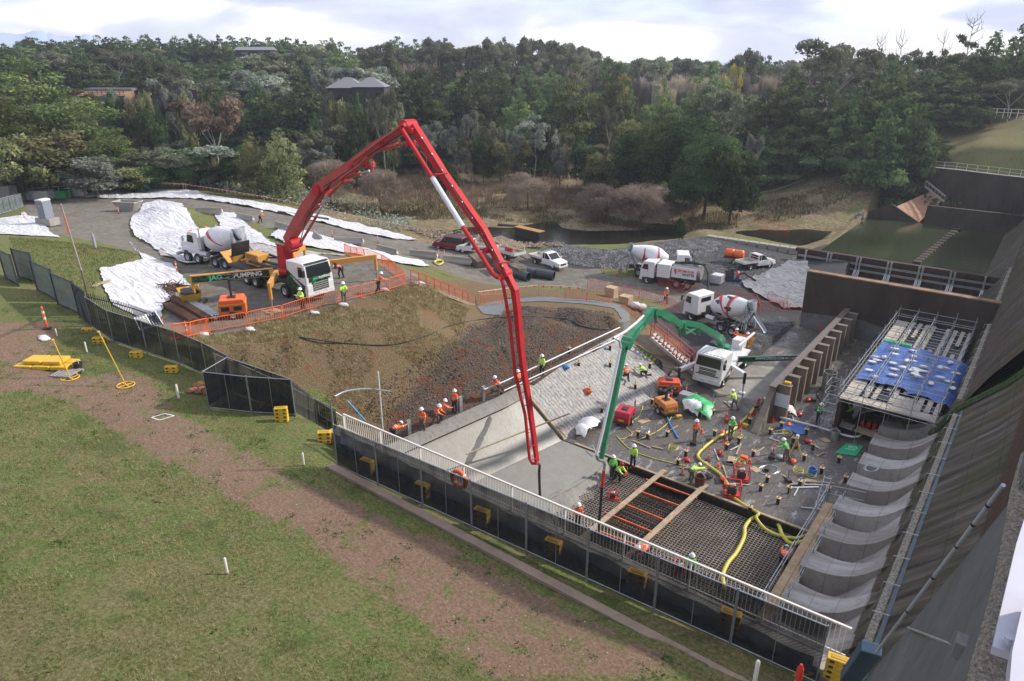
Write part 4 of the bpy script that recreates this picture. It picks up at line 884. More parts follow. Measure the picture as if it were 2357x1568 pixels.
def chassis(root,x0,x1,z=.95,w=.85):
 f=MB()
 for y in(-w/2,w/2):f.box(((x0+x1)/2,y,z),(x1-x0,.1,.28))
 for k in range(5):f.box((x0+(x1-x0)*(k+.5)/5,0,z),(.1,w,.18))
 f.build('chassis',m_chas,root)
def coe_cab(root,x0,x1,w=2.45,zb=.75,zt=2.95,paint=None,lower=None,grille=None,slats=5,lights=True,roofribs=True):
 """cab-over-engine cab from x0 (rear wall) to x1 (front)"""
 paint=paint or m_wp;L=x1-x0;zw=zb+(zt-zb)*.52;hw=w/2
 body=MB().prism([(x0,zb),(x1-.02,zb),(x1,zb+.35),(x1-.01,zw),(x1-.22,zt-.18),(x1-.42,zt),(x0+.05,zt),(x0,zt-.1)],-hw,hw);b=body.build('cab',paint,root,bev=.06)
 MB().add([(x1+.012,-hw+.13,zw+.03),(x1+.012,hw-.13,zw+.03),(x1-.20+.012,hw-.2,zt-.22),(x1-.20+.012,-hw+.2,zt-.22)],[(0,1,2,3)]).build('windscreen',m_glass,root)
 for s in(-1,1):
  y=s*(hw+.012);d=MB().add([(x1-.12,y,zb+.1),(x1-1.02,y,zb+.1),(x1-1.02,y,zt-.25),(x1-.34,y,zt-.25),(x1-.12,y,zw)],[(0,1,2,3,4)]).build('door',paint,root,fix=False)
  MB().add([(x1-.20,y+s*.006,zw+.02),(x1-.95,y+s*.006,zw-.04),(x1-.95,y+s*.006,zt-.32),(x1-.40,y+s*.006,zt-.32)],[(0,1,2,3)]).build('side_window',m_glass,d,fix=False)
  MB().box((x1-.9,y+s*.02,zw-.2),(.14,.03,.04)).build('door_handle',m_blk,d)
  f=MB();f.bar((x1-.05,s*hw,zt-.35),(x1+.12,s*(hw+.22),zt-.40),.03);f.box((x1+.12,s*(hw+.24),zt-.66),(.09,.2,.5));f.build('mirror',m_blk,root)
  if lights:MB().box((x1+.02,s*(hw-.3),zb+.12),(.06,.36,.16)).build('headlight',m_lamp,root)
 for k in range(slats):MB().box((x1+.012,0,zb+.42+k*.13+(.04 if k>2 else 0)),(.03,w*(.62 if k else .8),.075)).build('grille_bar',grille or m_blk,root)
 f=MB();f.box((x1-.1,0,zb-.14),(.34,w,.34));f.box((x1+.05,0,zb-.06),(.04,w*.55,.06));f.build('bumper',lower or paint,root,bev=.04)
 MB().box((x1+.08,0,zb-.15),(.02,.42,.12)).build('number_plate',m_letw,root)
 MB().box((x1-.3,0,zt-.06),(.35,w*.86,.05)).build('sun_visor',m_blk if not roofribs else paint,root)
 if roofribs:
  for k in range(7):MB().box((x0+L*.5,-hw*.8+k*hw*.267,zt+.015),(L*.7,.09,.04)).build('roof_rib',paint,root)
 MB().box((x0-.01+.0,0,zt-.55),(.03,w*.6,.45)).build('rear_window',m_glass,root)
 for s in(-1,1):MB().box((x0+.3+.2,s*(hw-.08),zb-.2),(.6,.2,.5)).build('step',m_blk,root)
def ribbon(c0,c1,r0,r1,a0,a1,w0,m,root,n=10,name='stripe'):
 """a painted band wound a little way round a tilted drum"""
def mixer(label,loc,rz,style='coe',stripe='red',front_axles=1,drum_w=m_wp):
 r=thing('mixer_truck',label,'mixer truck',loc,rz,'concrete mixer trucks');ft=m_geogreen if False else m_chas
 chassis(r,-2.0,4.4)
 for x in(-.66,.66):
  for y in(-1.22,1.22):wheel(r,x,y,dual=True)
 fx=[4.5]if front_axles==1 else[4.6,3.1]
 for x in fx:
  for y in(-1.2,1.2):wheel(r,x,y)
 m_mg=M('grey_mudguard',(.28,.31,.35),.5,var=.15,dirt=(.16,.14,.12),damt=.5)
 for y in(-1,1):
  for x in(-.66,.66):MB().lathe([(.58,-.3),(.60,.3)],(0,0,0),10,'Y',a0=R(-5),a1=R(185)).build('mudguard',m_mg,r,fix=False).location=(x,y*.97,.5)
 if style=='coe':coe_cab(r,3.75,5.6,zb=.85,zt=2.95,roofribs=False)
 else:
  f=MB().prism([(2.75,.9),(4.5,.9),(4.5,1.95),(4.25,2.75),(4.1,2.95),(2.8,2.95)],-1.1,1.1);f.build('cab',m_wp,r,bev=.06)
  f=MB().prism([(4.45,.85),(6.05,.75),(6.1,1.45),(5.9,1.72),(4.45,1.9)],-.62,.62);f.build('bonnet',m_wp,r,bev=.08)
  MB().box((6.11,0,1.15),(.04,.9,.62)).build('grille',m_blk,r);MB().box((6.1,0,.62),(.3,2.3,.3)).build('bumper',m_rim,r,bev=.05)
  MB().add([(4.5,-.95,2.0),(4.5,.95,2.0),(4.3,.9,2.68),(4.3,-.9,2.68)],[(0,1,2,3)]).build('windscreen',m_glass,r).location=(.015,0,0)
  for s in(-1,1):
   MB().add([(4.3,s*1.115,2.0),(3.4,s*1.115,1.95),(3.4,s*1.115,2.65),(4.15,s*1.115,2.65)],[(0,1,2,3)]).build('side_window',m_glass,r,fix=False)
   MB().prism([(3.75,1.0),(4.0,1.35),(4.3,1.5),(5.0,1.5),(5.25,1.2),(5.3,.9),(5.0,.9),(4.9,1.15),(4.2,1.15),(4.0,.9)],min(s*.62,s*1.2),max(s*.62,s*1.2)).build('front_guard',m_wp,r,bev=.04)
   f=MB();f.bar((4.3,s*1.1,2.5),(4.55,s*1.35,2.5),.03);f.box((4.55,s*1.38,2.3),(.1,.18,.5));f.build('mirror',m_wp,r)
   MB().cyl((2.6,s*.95,1.3),(2.6,s*.95,3.35),.07).build('exhaust_stack',m_rim,r,smooth=True);MB().box((2.55,s*.95,2.0),(.35,.3,1.1)).build('air_cleaner',m_rim,r)
   MB().box((5.85,s*.95,1.1),(.08,.25,.18)).build('headlight',m_lamp,r)
  for y in(-.8,.0,.8):MB().box((3.9,y,3.02),(.14,.2,.09)).build('beacon',m_amber,r)
 A=Vector((2.75,0,1.95));B=Vector((-2.0,0,3.15));ax=(B-A).normalized();Lg=(B-A).length
 q=ax.to_track_quat('Z','Y')
 prof=[(0,.0),(.45,.0),(.62,.12),(1.12,1.15),(1.19,1.7),(1.17,2.25),(1.05,2.9),(.80,3.75),(.62,4.25),(.60,4.5),(.50,4.5),(.46,4.1)]
 d=MB().lathe(prof,(0,0,0),28).build('drum',drum_w,r,smooth=True);d.location=A;d.rotation_mode='QUATERNION';d.rotation_quaternion=q
 def rad(z):
  for(a,b),(c,e)in zip(prof,prof[1:]):
   if b<=z<=e and e>b:return a+(c-a)*(z-b)/(e-b)
  return .6
 def swoosh(t0,t1,z0,z1,w,m):
  rows=[]
  for i in range(41):
   t=t0+(t1-t0)*i/40;z=z0+(z1-z0)*i/40;ww=w*(.35+.65*math.sin(math.pi*min(1,(i+5)/33)))
   rows.append([((rad(zz)+.03)*math.cos(t),(rad(zz)+.03)*math.sin(t),zz)for zz in(z-ww/2,z,z+ww/2)])
  MB().grid(rows).build('painted_stripe',m,d,fix=False)
 if stripe=='one':swoosh(R(120),R(215),1.1,3.0,.42,m_redp);swoosh(R(-60),R(35),1.1,3.0,.42,m_redp)
 elif stripe=='ring':swoosh(R(-60),R(80),1.0,1.5,.36,m_redp);swoosh(R(-70),R(50),2.7,3.1,.36,m_redp);swoosh(R(-35),R(-5),1.7,1.9,.55,m_blk)
 else:
  swoosh(R(60),R(225),1.0,2.5,.40,m_redp);swoosh(R(80),R(270),3.1,2.2,.36,m_redp)
  for t,z in((75,1.5),(105,2.5),(135,1.3),(170,2.6),(200,1.4)):swoosh(R(t),R(t+22),z,z+.25,.75,m_blk)
 f=MB()
 for s in(-.75,.75):f.bar((-1.9,s,.9),(-1.75,s*.8,3.0),.16,.12);f.bar((-1.0,s,1.0),(-1.75,s*.9,2.6),.12)
 f.bar((-1.75,-.7,2.55),(-1.75,.7,2.55),.16);f.build('rear_frame',m_mg,r)
 MB().grid([[(-1.7-.3*math.sin(t),.75*math.cos(t),3.75),(-2.0-.2*math.sin(t),.35*math.cos(t),2.85)]for t in np.linspace(0,2*math.pi,13)]).build('hopper',m_mg,r,fix=False)
 rows=[[(-2.1-1.5*t,.3*math.cos(a),2.5-1.25*t-.25*math.sin(a))for a in np.linspace(0,math.pi,7)]for t in(0,.33,.66,1)]
 MB().grid(rows).build('chute',m_mg,r,fix=False)
 MB().box((3.0,0,1.5),(.5,1.0,.9)).build('drum_drive',m_chas,r);MB().cyl((2.6,-1.05,1.05),(1.6,-1.05,1.05),.27).build('water_tank',m_mg,r,smooth=True);MB().cyl((2.6,1.05,1.05),(1.6,1.05,1.05),.27).build('fuel_tank',m_rim,r,smooth=True)
 f=MB();f.bar((-1.85,.98,.8),(-1.85,.75,3.4),.05);f.bar((-1.6,.98,.8),(-1.6,.75,3.4),.05)
 for k in range(7):f.bar((-1.85,.96-.03*k,1.0+k*.35),(-1.6,.96-.03*k,1.0+k*.35),.03)
 f.build('ladder',m_mg,r);MB().box((-2.05,0,.75),(.1,2.3,.25)).build('rear_bumper',m_chas,r)
 for s in(-1,1):MB().box((-2.11,s*.95,.78),(.03,.3,.12)).build('tail_light',m_redl,r)
 return r
g=U(490,612,8.6)
mixer('white bonneted mixer truck with one red drum stripe backed up behind the pump truck',(-58.3,32.3,8.6),R(188),'bonnet','one',2)
mixer('white mixer truck with curved red stripe parked by the gravel bund at the river',Vector((-37.0,73.6,gz(-37,73.6))),R(28),'coe','ring')
mixer('cream-roofed mixer truck with red and black drum markings feeding the green pump',Vector((-21.9,64.2,gz(-21.9,64.2)+.1)),R(163),'coe','multi')
def plane_pt(px,py,T,P,off=0):
 d=Vector((P.x-T.x,P.y-T.y,0)).normalized();n=Vector((-d.y,d.x,0))
 if n.dot(Vector((-T.x,-T.y,0)))<0:n=-n
 r=ray(px,py);t=(n.dot(Vector((T.x,T.y,0)))+off)/n.dot(Vector((r.x,r.y,0)));return Vector((0,0,CH))+r*t
def arm(name,pts,ws,m,root,T,P,width=.42,off=0):
 """box-section arm through points in the boom plane; ws are its depths"""
 d=Vector((P.x-T.x,P.y-T.y,0)).normalized();n=Vector((-d.y,d.x,0));p=[plane_pt(*q,T,P,off)for q in pts];rows=[]
 for i,q in enumerate(p):
  t=(p[min(i+1,len(p)-1)]-p[max(i-1,0)]).normalized();u=n.cross(t).normalized();w=ws[i];k=width*(.6+.4*w/max(ws))
  ring=[q+u*(a*w/2)+n*(b*k/2)for a,b in((-1,-1),(1,-1),(1,1),(-1,1))];rows.append([tuple(x-root.location)for x in ring+[ring[0]]])
 mb=MB().grid(rows);mb.add(rows[0][:4],[(0,1,2,3)]);mb.add(rows[-1][:4],[(0,1,2,3)]);return mb.build(name,m,root)
def pipe(name,pts,r_,m,root,T,P,off=.4):p=[plane_pt(*q,T,P,off)-root.location for q in pts];return MB().tube(p,r_,8).build(name,m,root,smooth=True)
jl=Vector((-51.1,31.0,8.6));jr=R(2)
J=thing('pump_truck','black and green concrete pump truck with a huge folded red boom on the truck pad','concrete pump truck',jl,0)
def inl(o):
 pass
B0=bpy.data.objects.new('tmp',None)
J.rotation_euler=(0,0,0)
Rz=Matrix.Rotation(jr,3,'Z')
def JL(x,y,z):return Vector((x,y,z))
chassis(J,-3.2,6.6,1.0)
for x in(-.66,.66):
 for y in(-1.24,1.24):wheel(J,x,y,.54,.3,dual=True)
for x in(4.75,6.45):
 for y in(-1.22,1.22):wheel(J,x,y,.54,.33)
coe_cab(J,5.5,7.9,2.5,.95,3.25,m_wp,m_wp,m_rim,6,True,False)
for s in(-1,1):
 MB().add([(7.6,s*1.285,1.0),(5.5,s*1.285,1.0),(5.5,s*1.285,2.55),(6.6,s*1.285,1.95),(7.72,s*1.285,1.55)],[(0,1,2,3,4)]).build('door_wrap',m_jag,J,fix=False)
 MB().box((7.93,s*.98,1.15),(.06,.5,.85)).build('front_corner',m_wp,J,bev=.03)
MB().box((7.925,0,1.98),(.03,1.95,.40)).build('front_wrap',m_jag,J);MB().box((7.93,0,1.35),(.03,1.5,.85)).build('grille_wrap',m_jag,J)
for k in range(5):MB().box((7.95,0,1.02+k*.16),(.03,1.35,.07)).build('grille_slat',m_rim,J)
text('lettering','JAG',.26,m_letg,J,(7.955,-.42,2.0),(R(90),0,R(90)),bold=.008);text('lettering','PUMPING',.26,m_letw,J,(7.955,.42,2.0),(R(90),0,R(90)),bold=.006)
text('lettering','PUMPING',.26,m_letw,J,(6.85,-1.30,1.62),(R(90),R(28),0),bold=.006);text('lettering','JAG',.26,m_letg,J,(6.2,-1.30,2.02),(R(90),R(28),0),bold=.006)
MB().box((1.2,0,1.3),(9.2,2.3,.22)).build('deck',m_chas,J);MB().box((3.4,0,1.55),(1.6,2.0,.35)).build('deck_plate',m_chas,J)
MB().box((-.9,.25,1.95),(1.9,1.1,1.0)).build('pump_housing',m_oy,J,bev=.04);MB().box((-.9,.25,2.2),(1.4,1.14,.4)).build('pump_recess_shade',M('orange_recess_shade',(.35,.14,.02),.6),J)  # darker orange plate paints the shade of a recess onto the housing
f=MB()
for y in(-.25,.25):f.cyl((-1.0,y,1.7),(3.2,y,1.9),.12)
for y in(-.35,.35):MB().cyl((-1.0,y-.1,1.85),(3.2,y-.1,1.95),.13).build('pumping_cylinder',m_chas,J,smooth=True)
MB().tube([(-3.4,.3,1.5),(-3.0,.6,2.0),(-1,.9,2.35),(1,.9,2.25),(3.2,.5,2.2)],.10,8).build('delivery_pipe',m_black,J,smooth=True)
MB().grid([[(-3.1,-1.0,2.1),(-3.1,1.0,2.1)],[(-3.4,-.6,1.2),(-3.4,.6,1.2)],[(-4.2,-.6,1.2),(-4.2,.6,1.2)],[(-4.6,-1.0,2.2),(-4.6,1.0,2.2)]]).build('hopper',m_oy,J,fix=False)
MB().box((-2.3,-.35,2.75),(.08,1.7,1.25),Matrix.Rotation(R(14),3,'Y')).build('hopper_cover',m_blackp,J,bev=.04)
MB().lathe([(.95,0),(.95,.2),(.75,.3),(.6,.35)],(3.85,0,1.75),20).build('slewing_ring',m_boomr,J,smooth=True)
T=Vector((-47.2,31.2,0));P_=Vector((-21.2,30.1,0))
tb=plane_pt(690,588,T,P_);d=Vector((1,0,0))
for s in(-.36,.36):
 o=MB().prism([(-.8,0),(.85,0),(.30,1.0),(.25,2.0),(-.65,2.0),(-.75,1.0)],-.06,.06).build('turret_plate',m_boomr,J);o.location=(3.9,s,2.0)
MB().box((3.9,0,2.3),(1.1,.6,.5)).build('turret_core',m_boomr,J,bev=.05)
arm('boom_arm',[(679,578),(666,550),(688,513),(708,480),(729,449),(735,440)],[.5,.68,.78,.8,.72,.55],m_boomr2,J,T,P_,.8)
arm('boom_arm',[(734,436),(742,429),(785,400),(818,376),(868,335),(905,313),(936,297)],[.6,.72,.72,.64,.54,.46,.38],m_boomr2,J,T,P_,.62)
arm('boom_arm',[(951,290),(964,310),(1021,402),(1113,532),(1150,602),(1165,625),(1172,640)],[.45,.48,.48,.44,.40,.36,.3],m_boomr,J,T,P_,.42)
arm('boom_arm',[(1163,622),(1176,650),(1185,668),(1191,714),(1198,795),(1205,850),(1217,922),(1228,1000),(1236,1062)],[.34,.36,.36,.34,.31,.28,.25,.21,.18],m_boomr,J,T,P_,.36)
for q,rr,w_ in(((737,436),.42,.9),((940,291),.42,.9),((1165,630),.28,.6),((678,560),.4,1.0)):
 c=plane_pt(*q,T,P_)-J.location;nn=Vector((0,1,0));MB().cyl(c-nn*w_/2,c+nn*w_/2,rr,n=14).build('boom_joint',m_boomr,J,smooth=True)
for A_,B_,r1,r2 in(((692,560),(757,450),.10,.07),((717,488),(750,462),.14,.07),((757,450),(793,415),.11,.11),((798,408),(850,393),.15,.07),((868,345),(950,325),.16,.10),((853,372),(858,395),.2,.12),((1140,600),(1160,640),.13,.06)):
 a=plane_pt(*A_,T,P_,.25)-J.location;b=plane_pt(*B_,T,P_,.25)-J.location;m=a.lerp(b,.6)
 o=MB().cyl(a,m,r1,n=8).build('hydraulic_cylinder',m_boomr2,J,smooth=True);MB().cyl(m,b,r2,n=8).build('piston_rod',m_galv if r2<.08 else m_boomr2,o,smooth=True)
for q in((752,441),(795,412),(815,383),(852,380),(885,330),(953,300),(945,330),(1125,575)):
 c=plane_pt(*q,T,P_,.1)-J.location;MB().box((0,0,0),(.32,.75,.32)).build('link_bracket',m_boomr,J,bev=.05).location=c
pipe('delivery_pipe',[(812,372),(868,330),(924,290)],.10,m_boomr2,J,T,P_,.55);pipe('delivery_pipe',[(783,412),(830,378),(845,362)],.09,m_boomr2,J,T,P_,.6)
pipe('delivery_pipe',[(932,287),(924,291),(926,299),(995,409)],.13,m_boomr,J,T,P_,.9);pipe('white_pipe_section',[(995,409),(1065,522)],.16,m_pipew,J,T,P_,.9)
pipe('delivery_pipe',[(1065,522),(1134,630),(1143,638),(1151,640)],.13,m_boomr,J,T,P_,.9);pipe('delivery_pipe',[(1151,640),(1157,650),(1174,747),(1186,863),(1209,956),(1219,1056),(1225,1067),(1237,1067)],.10,m_boomr,J,T,P_,.45)
for q in((1000,402),(1068,528),(1146,606)):
 a=plane_pt(*q,T,P_,.9)-J.location;b=plane_pt(q[0]+30,q[1]-3,T,P_,.1)-J.location;MB().cyl(a,b,.05,n=6).build('pipe_bracket',m_boomr,J)
pipe('end_hose',[(1237,1066),(1242,1071),(1241,1090),(1242,1120),(1243,1146)],.085,m_black,J,T,P_,.3)
for t in range(14):
 u=t/13;q=(1176+60*u**1.15,655+400*u);a=plane_pt(q[0],q[1],T,P_,.1)-J.location;b=plane_pt(q[0]-16+6*u,q[1]+3,T,P_,.5)-J.location;MB().cyl(a,b,.03,n=5).build('pipe_clamp',m_boomr,J)
for t in range(9):
 u=t/8;q=(970+185*u,318+295*u);c=plane_pt(*q,T,P_,.3)-J.location;MB().cyl(c-Vector((0,.02,0)),c+Vector((0,.03,0)),.07,n=8).build('pin',m_galv,J)
for o_,pts in((.5,[(690,560),(705,505),(735,452),(760,425)]),(.45,[(745,430),(800,395),(860,350),(930,305)]),(.35,[(968,315),(1030,415),(1110,545),(1160,622)])):pipe('hydraulic_hose',pts,.035,m_black,J,T,P_,o_)
def outrigger(root,a,b,foot,w,m,mleg,panel=None,pad=True):
 a=Vector(a);b=Vector(b);foot=Vector(foot);MB().bar(a,b,.3,w).build('outrigger_beam',m,root);d=(b-a).normalized()
 o=MB().cyl(b+Vector((0,0,w/2)),foot+Vector((0,0,.9)),.13,n=10).build('outrigger_leg',mleg,root,smooth=True);MB().cyl(foot+Vector((0,0,.9)),foot+Vector((0,0,.1)),.07,n=8).build('ram',m_galv,o,smooth=True)
 MB().cyl(foot,foot+Vector((0,0,.08)),.26,n=10).build('foot_pad',m,o)
 if pad:
  f=MB();
  for k in range(3):f.box(foot+Vector((0,0,-.02+k*.0)),(.1,.1,.02))
 return o
jz=lambda px,py:U(px,py,8.6)-J.location
f1=jz(452,700);outrigger(J,(3.6,-1.25,1.95),(f1.x,f1.y,2.0),(f1.x,f1.y,.02),.62,m_oy,m_oy)
a=Vector((3.6,-1.25,1.95));b=Vector((f1.x,f1.y,2.0));d=(b-a);a=a+d*.05;n=Vector((d.y,-d.x,0)).normalized();n=n if n.dot(Vector((0,-1,0)))>0 else-n;n=n*.17
q=[a+n+Vector((0,0,s))for s in(-.27,.27)]+[b+n+Vector((0,0,s))for s in(.22,-.24)]
MB().add(q,[(0,1,2,3)]).build('name_panel',m_jag,J,fix=False)
ang=math.atan2(-d.y,-d.x);mid=a.lerp(b,.55)+n*1.12;text('lettering','JAG',.50,m_letg,J,a.lerp(b,.70)+n*1.1,(R(90),0,ang),bold=.02,sx=1.15);text('lettering','PUMPING',.50,m_letw,J,a.lerp(b,.285)+n*1.1,(R(90),0,ang),bold=.014)
f2=jz(628,716);outrigger(J,(4.0,-1.2,1.95),(f2.x,f2.y,2.0),(f2.x,f2.y,.02),.42,m_oy,m_oy)
f3=jz(868,646);outrigger(J,(3.8,1.2,1.9),(f3.x,f3.y,2.1),(f3.x,f3.y,.02),.42,m_oy,m_oy)
f4=Vector((-1.5,5.4,0));outrigger(J,(1.5,1.2,1.7),(f4.x,f4.y,1.9),f4,.42,m_oy,m_oy)
for i,(ft,nm)in enumerate(((f1,'beside the scrap steel heap'),(f2,'behind the orange barriers'),(f3,'by the far orange barriers'))):
 rr=thing('timber_crib','short timber crib under the outrigger foot '+nm,'timber',J.location+ft+Vector((0,0,-.02)),0,'outrigger cribs')
 for k in range(4):MB().box((-.45+k*.3,0,.0),(.22,1.1,.06)).build('beam',m_timb,rr)
Wt=thing('pump_truck','white cab concrete pump truck with folded green boom on the basin floor','concrete pump truck',(-19.5,58.4,0.02),0)
def turned(fn,*a,**k):pass
W2=thing('pump_tmp','','',(0,0,0))
chassis(W2,-1.6,6.0,.95)
for x in(.0,):
 for y in(-1.18,1.18):wheel(W2,x,y,.5,.28,dual=True)
for y in(-1.16,1.16):wheel(W2,5.15,y,.5,.3)
coe_cab(W2,4.1,6.35,2.45,.85,3.05,m_wp,m_wp,m_blk,5,True,True)
MB().box((1.4,0,1.35),(4.8,2.2,.2)).build('deck',m_wp,W2)
for s in(-1,1):
 MB().box((1.6,s*1.1,1.1),(3.6,.08,.5)).build('side_skirt',m_wp,W2)
MB().box((-.9,0,1.9),(1.2,1.0,.9)).build('pump_housing',m_wp,W2,bev=.05)
MB().grid([[(-1.6,-.8,2.0),(-1.6,.8,2.0)],[(-1.8,-.5,1.2),(-1.8,.5,1.2)],[(-2.5,-.5,1.2),(-2.5,.5,1.2)],[(-2.8,-.9,2.05),(-2.8,.9,2.05)]]).build('hopper',m_oy,W2,fix=False)
MB().tube([(-1.6,1.0,2.9),(.4,.9,2.75),(1.6,.8,2.6)],.12,8).build('water_pipe',m_wp,W2,smooth=True)
MB().box((3.0,-.2,2.3),(.9,1.4,1.3)).build('turret_base',m_boomg,W2,bev=.06);MB().box((3.3,-.9,2.9),(.8,.5,.5)).build('black_cover',m_blackp,W2,bev=.06)
for c in kids_of(W2):c.parent=Wt;
Wt.rotation_euler=(0,0,R(-90));bpy.data.objects.remove(W2)
T2=Vector((-19.6,55.4,0));P2_=U(1376,1232,-.4);P2_.z=0
class Loc:
 pass
def adopt(o,root):
 for v in o.data.vertices:pass
 M4=Matrix.Translation(root.location)@Matrix.Rotation(root.rotation_euler.z,4,'Z');o.parent=root;o.data.transform(M4.inverted()@Matrix.Translation(Z0.location));return o
Z0=bpy.data.objects.new('zero',None)
def ga(*a,**k):return adopt(arm(*a[:4],Z0,T2,P2_,**k),Wt)
def gp(*a,off=.35):return adopt(pipe(*a,Z0,T2,P2_,off),Wt)
ga('boom_arm',[(1657,812),(1661,790),(1655,775)],[.7,.7,.6],m_boomg,width=.5)
ga('boom_arm',[(1664,784),(1640,767),(1605,748),(1575,743)],[.5,.5,.45,.36],m_boomg,width=.45)
ga('boom_arm',[(1575,745),(1562,748),(1545,732),(1525,724),(1507,716)],[.4,.5,.45,.45,.35],m_boomg,width=.4)
ga('boom_arm',[(1507,713),(1498,717),(1489,729),(1478,746),(1460,764),(1446,782),(1439,796)],[.3,.5,.45,.42,.42,.36,.3],m_boomg,width=.36)
ga('boom_arm',[(1441,790),(1436,802),(1424,862),(1412,926),(1397,996),(1384,1056)],[.3,.42,.36,.32,.26,.2],m_boomg,width=.3)
for q in((1504,716),(1440,794),(1570,748),(1445,784)):
 c=plane_pt(*q,T2,P2_);o=MB().cyl(c-Vector((.3,0,0)),c+Vector((.3,0,0)),.24,n=12).build('boom_joint',m_boomg,Z0,smooth=True);adopt(o,Wt)
for A_,B_ in(((1507,722),(1510,742)),((1560,752),(1566,776)),((1607,752),(1611,772)),((1555,742),(1600,770)),((1520,728),(1542,742)),((1478,752),(1452,790)),((1576,768),(1600,756))):
 a=plane_pt(*A_,T2,P2_,.1);b=plane_pt(*B_,T2,P2_,.1);adopt(MB().cyl(a,b,.13,.09,n=8).build('hydraulic_cylinder',m_boomg,Z0,smooth=True),Wt)
gp('delivery_pipe',[(1481,727),(1466,742),(1440,763),(1412,779),(1425,784),(1429,800)],.07,m_pipew,off=.8)
gp('delivery_pipe',[(1428,802),(1402,925),(1388,990),(1373,1048)],.085,m_pipew);gp('delivery_pipe',[(1373,1048),(1376,1058),(1388,1062),(1392,1068),(1390,1083)],.085,m_galv)
gp('red_hose_sleeve',[(1390,1083),(1386,1121)],.10,m_redp);gp('end_hose',[(1386,1121),(1381,1180),(1376,1234)],.085,m_black)
def wl_(p):return Matrix.Rotation(R(90),3,'Z')@(Vector(p)-Wt.location)
for px,py,top,bt,w in((1560,893,(3.7,-1.1,1.6),None,.3),(1709,905,(3.9,1.1,1.6),None,.3)):
 ft=wl_(U(px,py,0.05));outrigger(Wt,top,(ft.x,ft.y,1.75),(ft.x,ft.y,0.03),w,m_wp,m_blk)
ft=wl_(U(1865,858,0.2));outrigger(Wt,(2.2,1.1,1.6),(ft.x,ft.y,1.75),(ft.x,ft.y,0.03),.45,m_gdk,m_blk)
a=Vector((2.2,1.1,1.62));b=Vector((ft.x,ft.y,1.77));d=b-a;n=Vector((d.y,-d.x,0)).normalized();n=n if n.x>0 else-n
text('lettering','WWW.CPSCG.COM.AU | 6228 1552',.30,m_letw,Wt,a.lerp(b,.55)+n*.17,(R(90),0,math.atan2(d.y,d.x)),sx=.95,bold=.004)
tg=Vector((-32.4,73.0,gz(-32.4,73)+.02))
K=thing('tank_truck','white vacuum tank truck with a company sign board parked behind red barriers','tank truck',tg,R(190))
chassis(K,-3.0,3.6)
for x in(-1.6,-.3):
 for y in(-1.2,1.2):wheel(K,x,y,.48,.28,dual=True)
for y in(-1.15,1.15):wheel(K,3.2,y,.48,.28)
coe_cab(K,2.4,4.1,2.3,.8,2.75,m_wp,m_wp,m_blk,4,True,False)
MB().box((1.3,0,1.85),(1.6,2.3,1.6)).build('equipment_box',m_wp,K,bev=.05)
MB().cyl((.4,0,1.9),(-2.9,0,1.9),.85,n=20).build('tank',m_tankg,K,smooth=True);MB().lathe([(.0,.28),(.5,.2),(.85,0)],(0,0,0),16,'X').build('tank_end',m_rim,K,smooth=True).location=(-2.9,0,1.9)
for s in(-1,1):
 MB().box((-1.1,s*1.12,1.9),(2.9,.05,1.25)).build('sign_board',m_wp,K);
 text('lettering','SEYMOUR',.42,m_letr if s<0 else m_letr,K,(-1.3 if s>0 else-.9,s*1.155,2.12),(R(90),0,R(180)if s>0 else 0),bold=.012);text('lettering','WHYTE',.40,m_letk,K,(-1.6 if s>0 else-.6,s*1.155,1.72),(R(90),0,R(180)if s>0 else 0),bold=.012)
 MB().add([(.0-.25,s*1.152,2.3),(.0+.05,s*1.152,2.3),(.0+.05,s*1.152,2.0),(-.2,s*1.152,1.6)],[(0,1,2,3)]).build('logo',m_letr,K,fix=False)
MB().tube([(-.4,.2,2.9),(-1.8,.2,3.1),(-3.2,.3,2.9),(-3.7,.6,2.2),(-3.9,.9,1.0),(-4.4,2.0,.1)],.11,8).build('suction_hose',m_black,K,smooth=True)
MB().bar((.3,.2,2.8),(-3.3,.2,3.0),.14,.2).build('hose_boom',m_chas,K)
MB().cyl((-2.2,-.2,2.9),(-2.2,-.2,2.7),.35,n=14).build('hatch',m_rim,K,smooth=True)
K2=thing('water_tank','white plastic tank in a cage standing at the rear of the tank truck','tank',G(1650,652));MB().box((0,0,.6),(1.3,1.3,1.1)).build('tank_body',M('translucent_tank',(.55,.56,.58),.4,var=.15,scale=2,dirt=(.2,.2,.2),damt=.5),K2,bev=.12)
f=MB()
for k in range(5):
 for s in(-.68,.68):f.bar((-.66+k*.33,s,.05),(-.66+k*.33,s,1.2),.03);f.bar((s,-.66+k*.33,.05),(s,-.66+k*.33,1.2),.03)
f.build('cage',m_galv,K2)
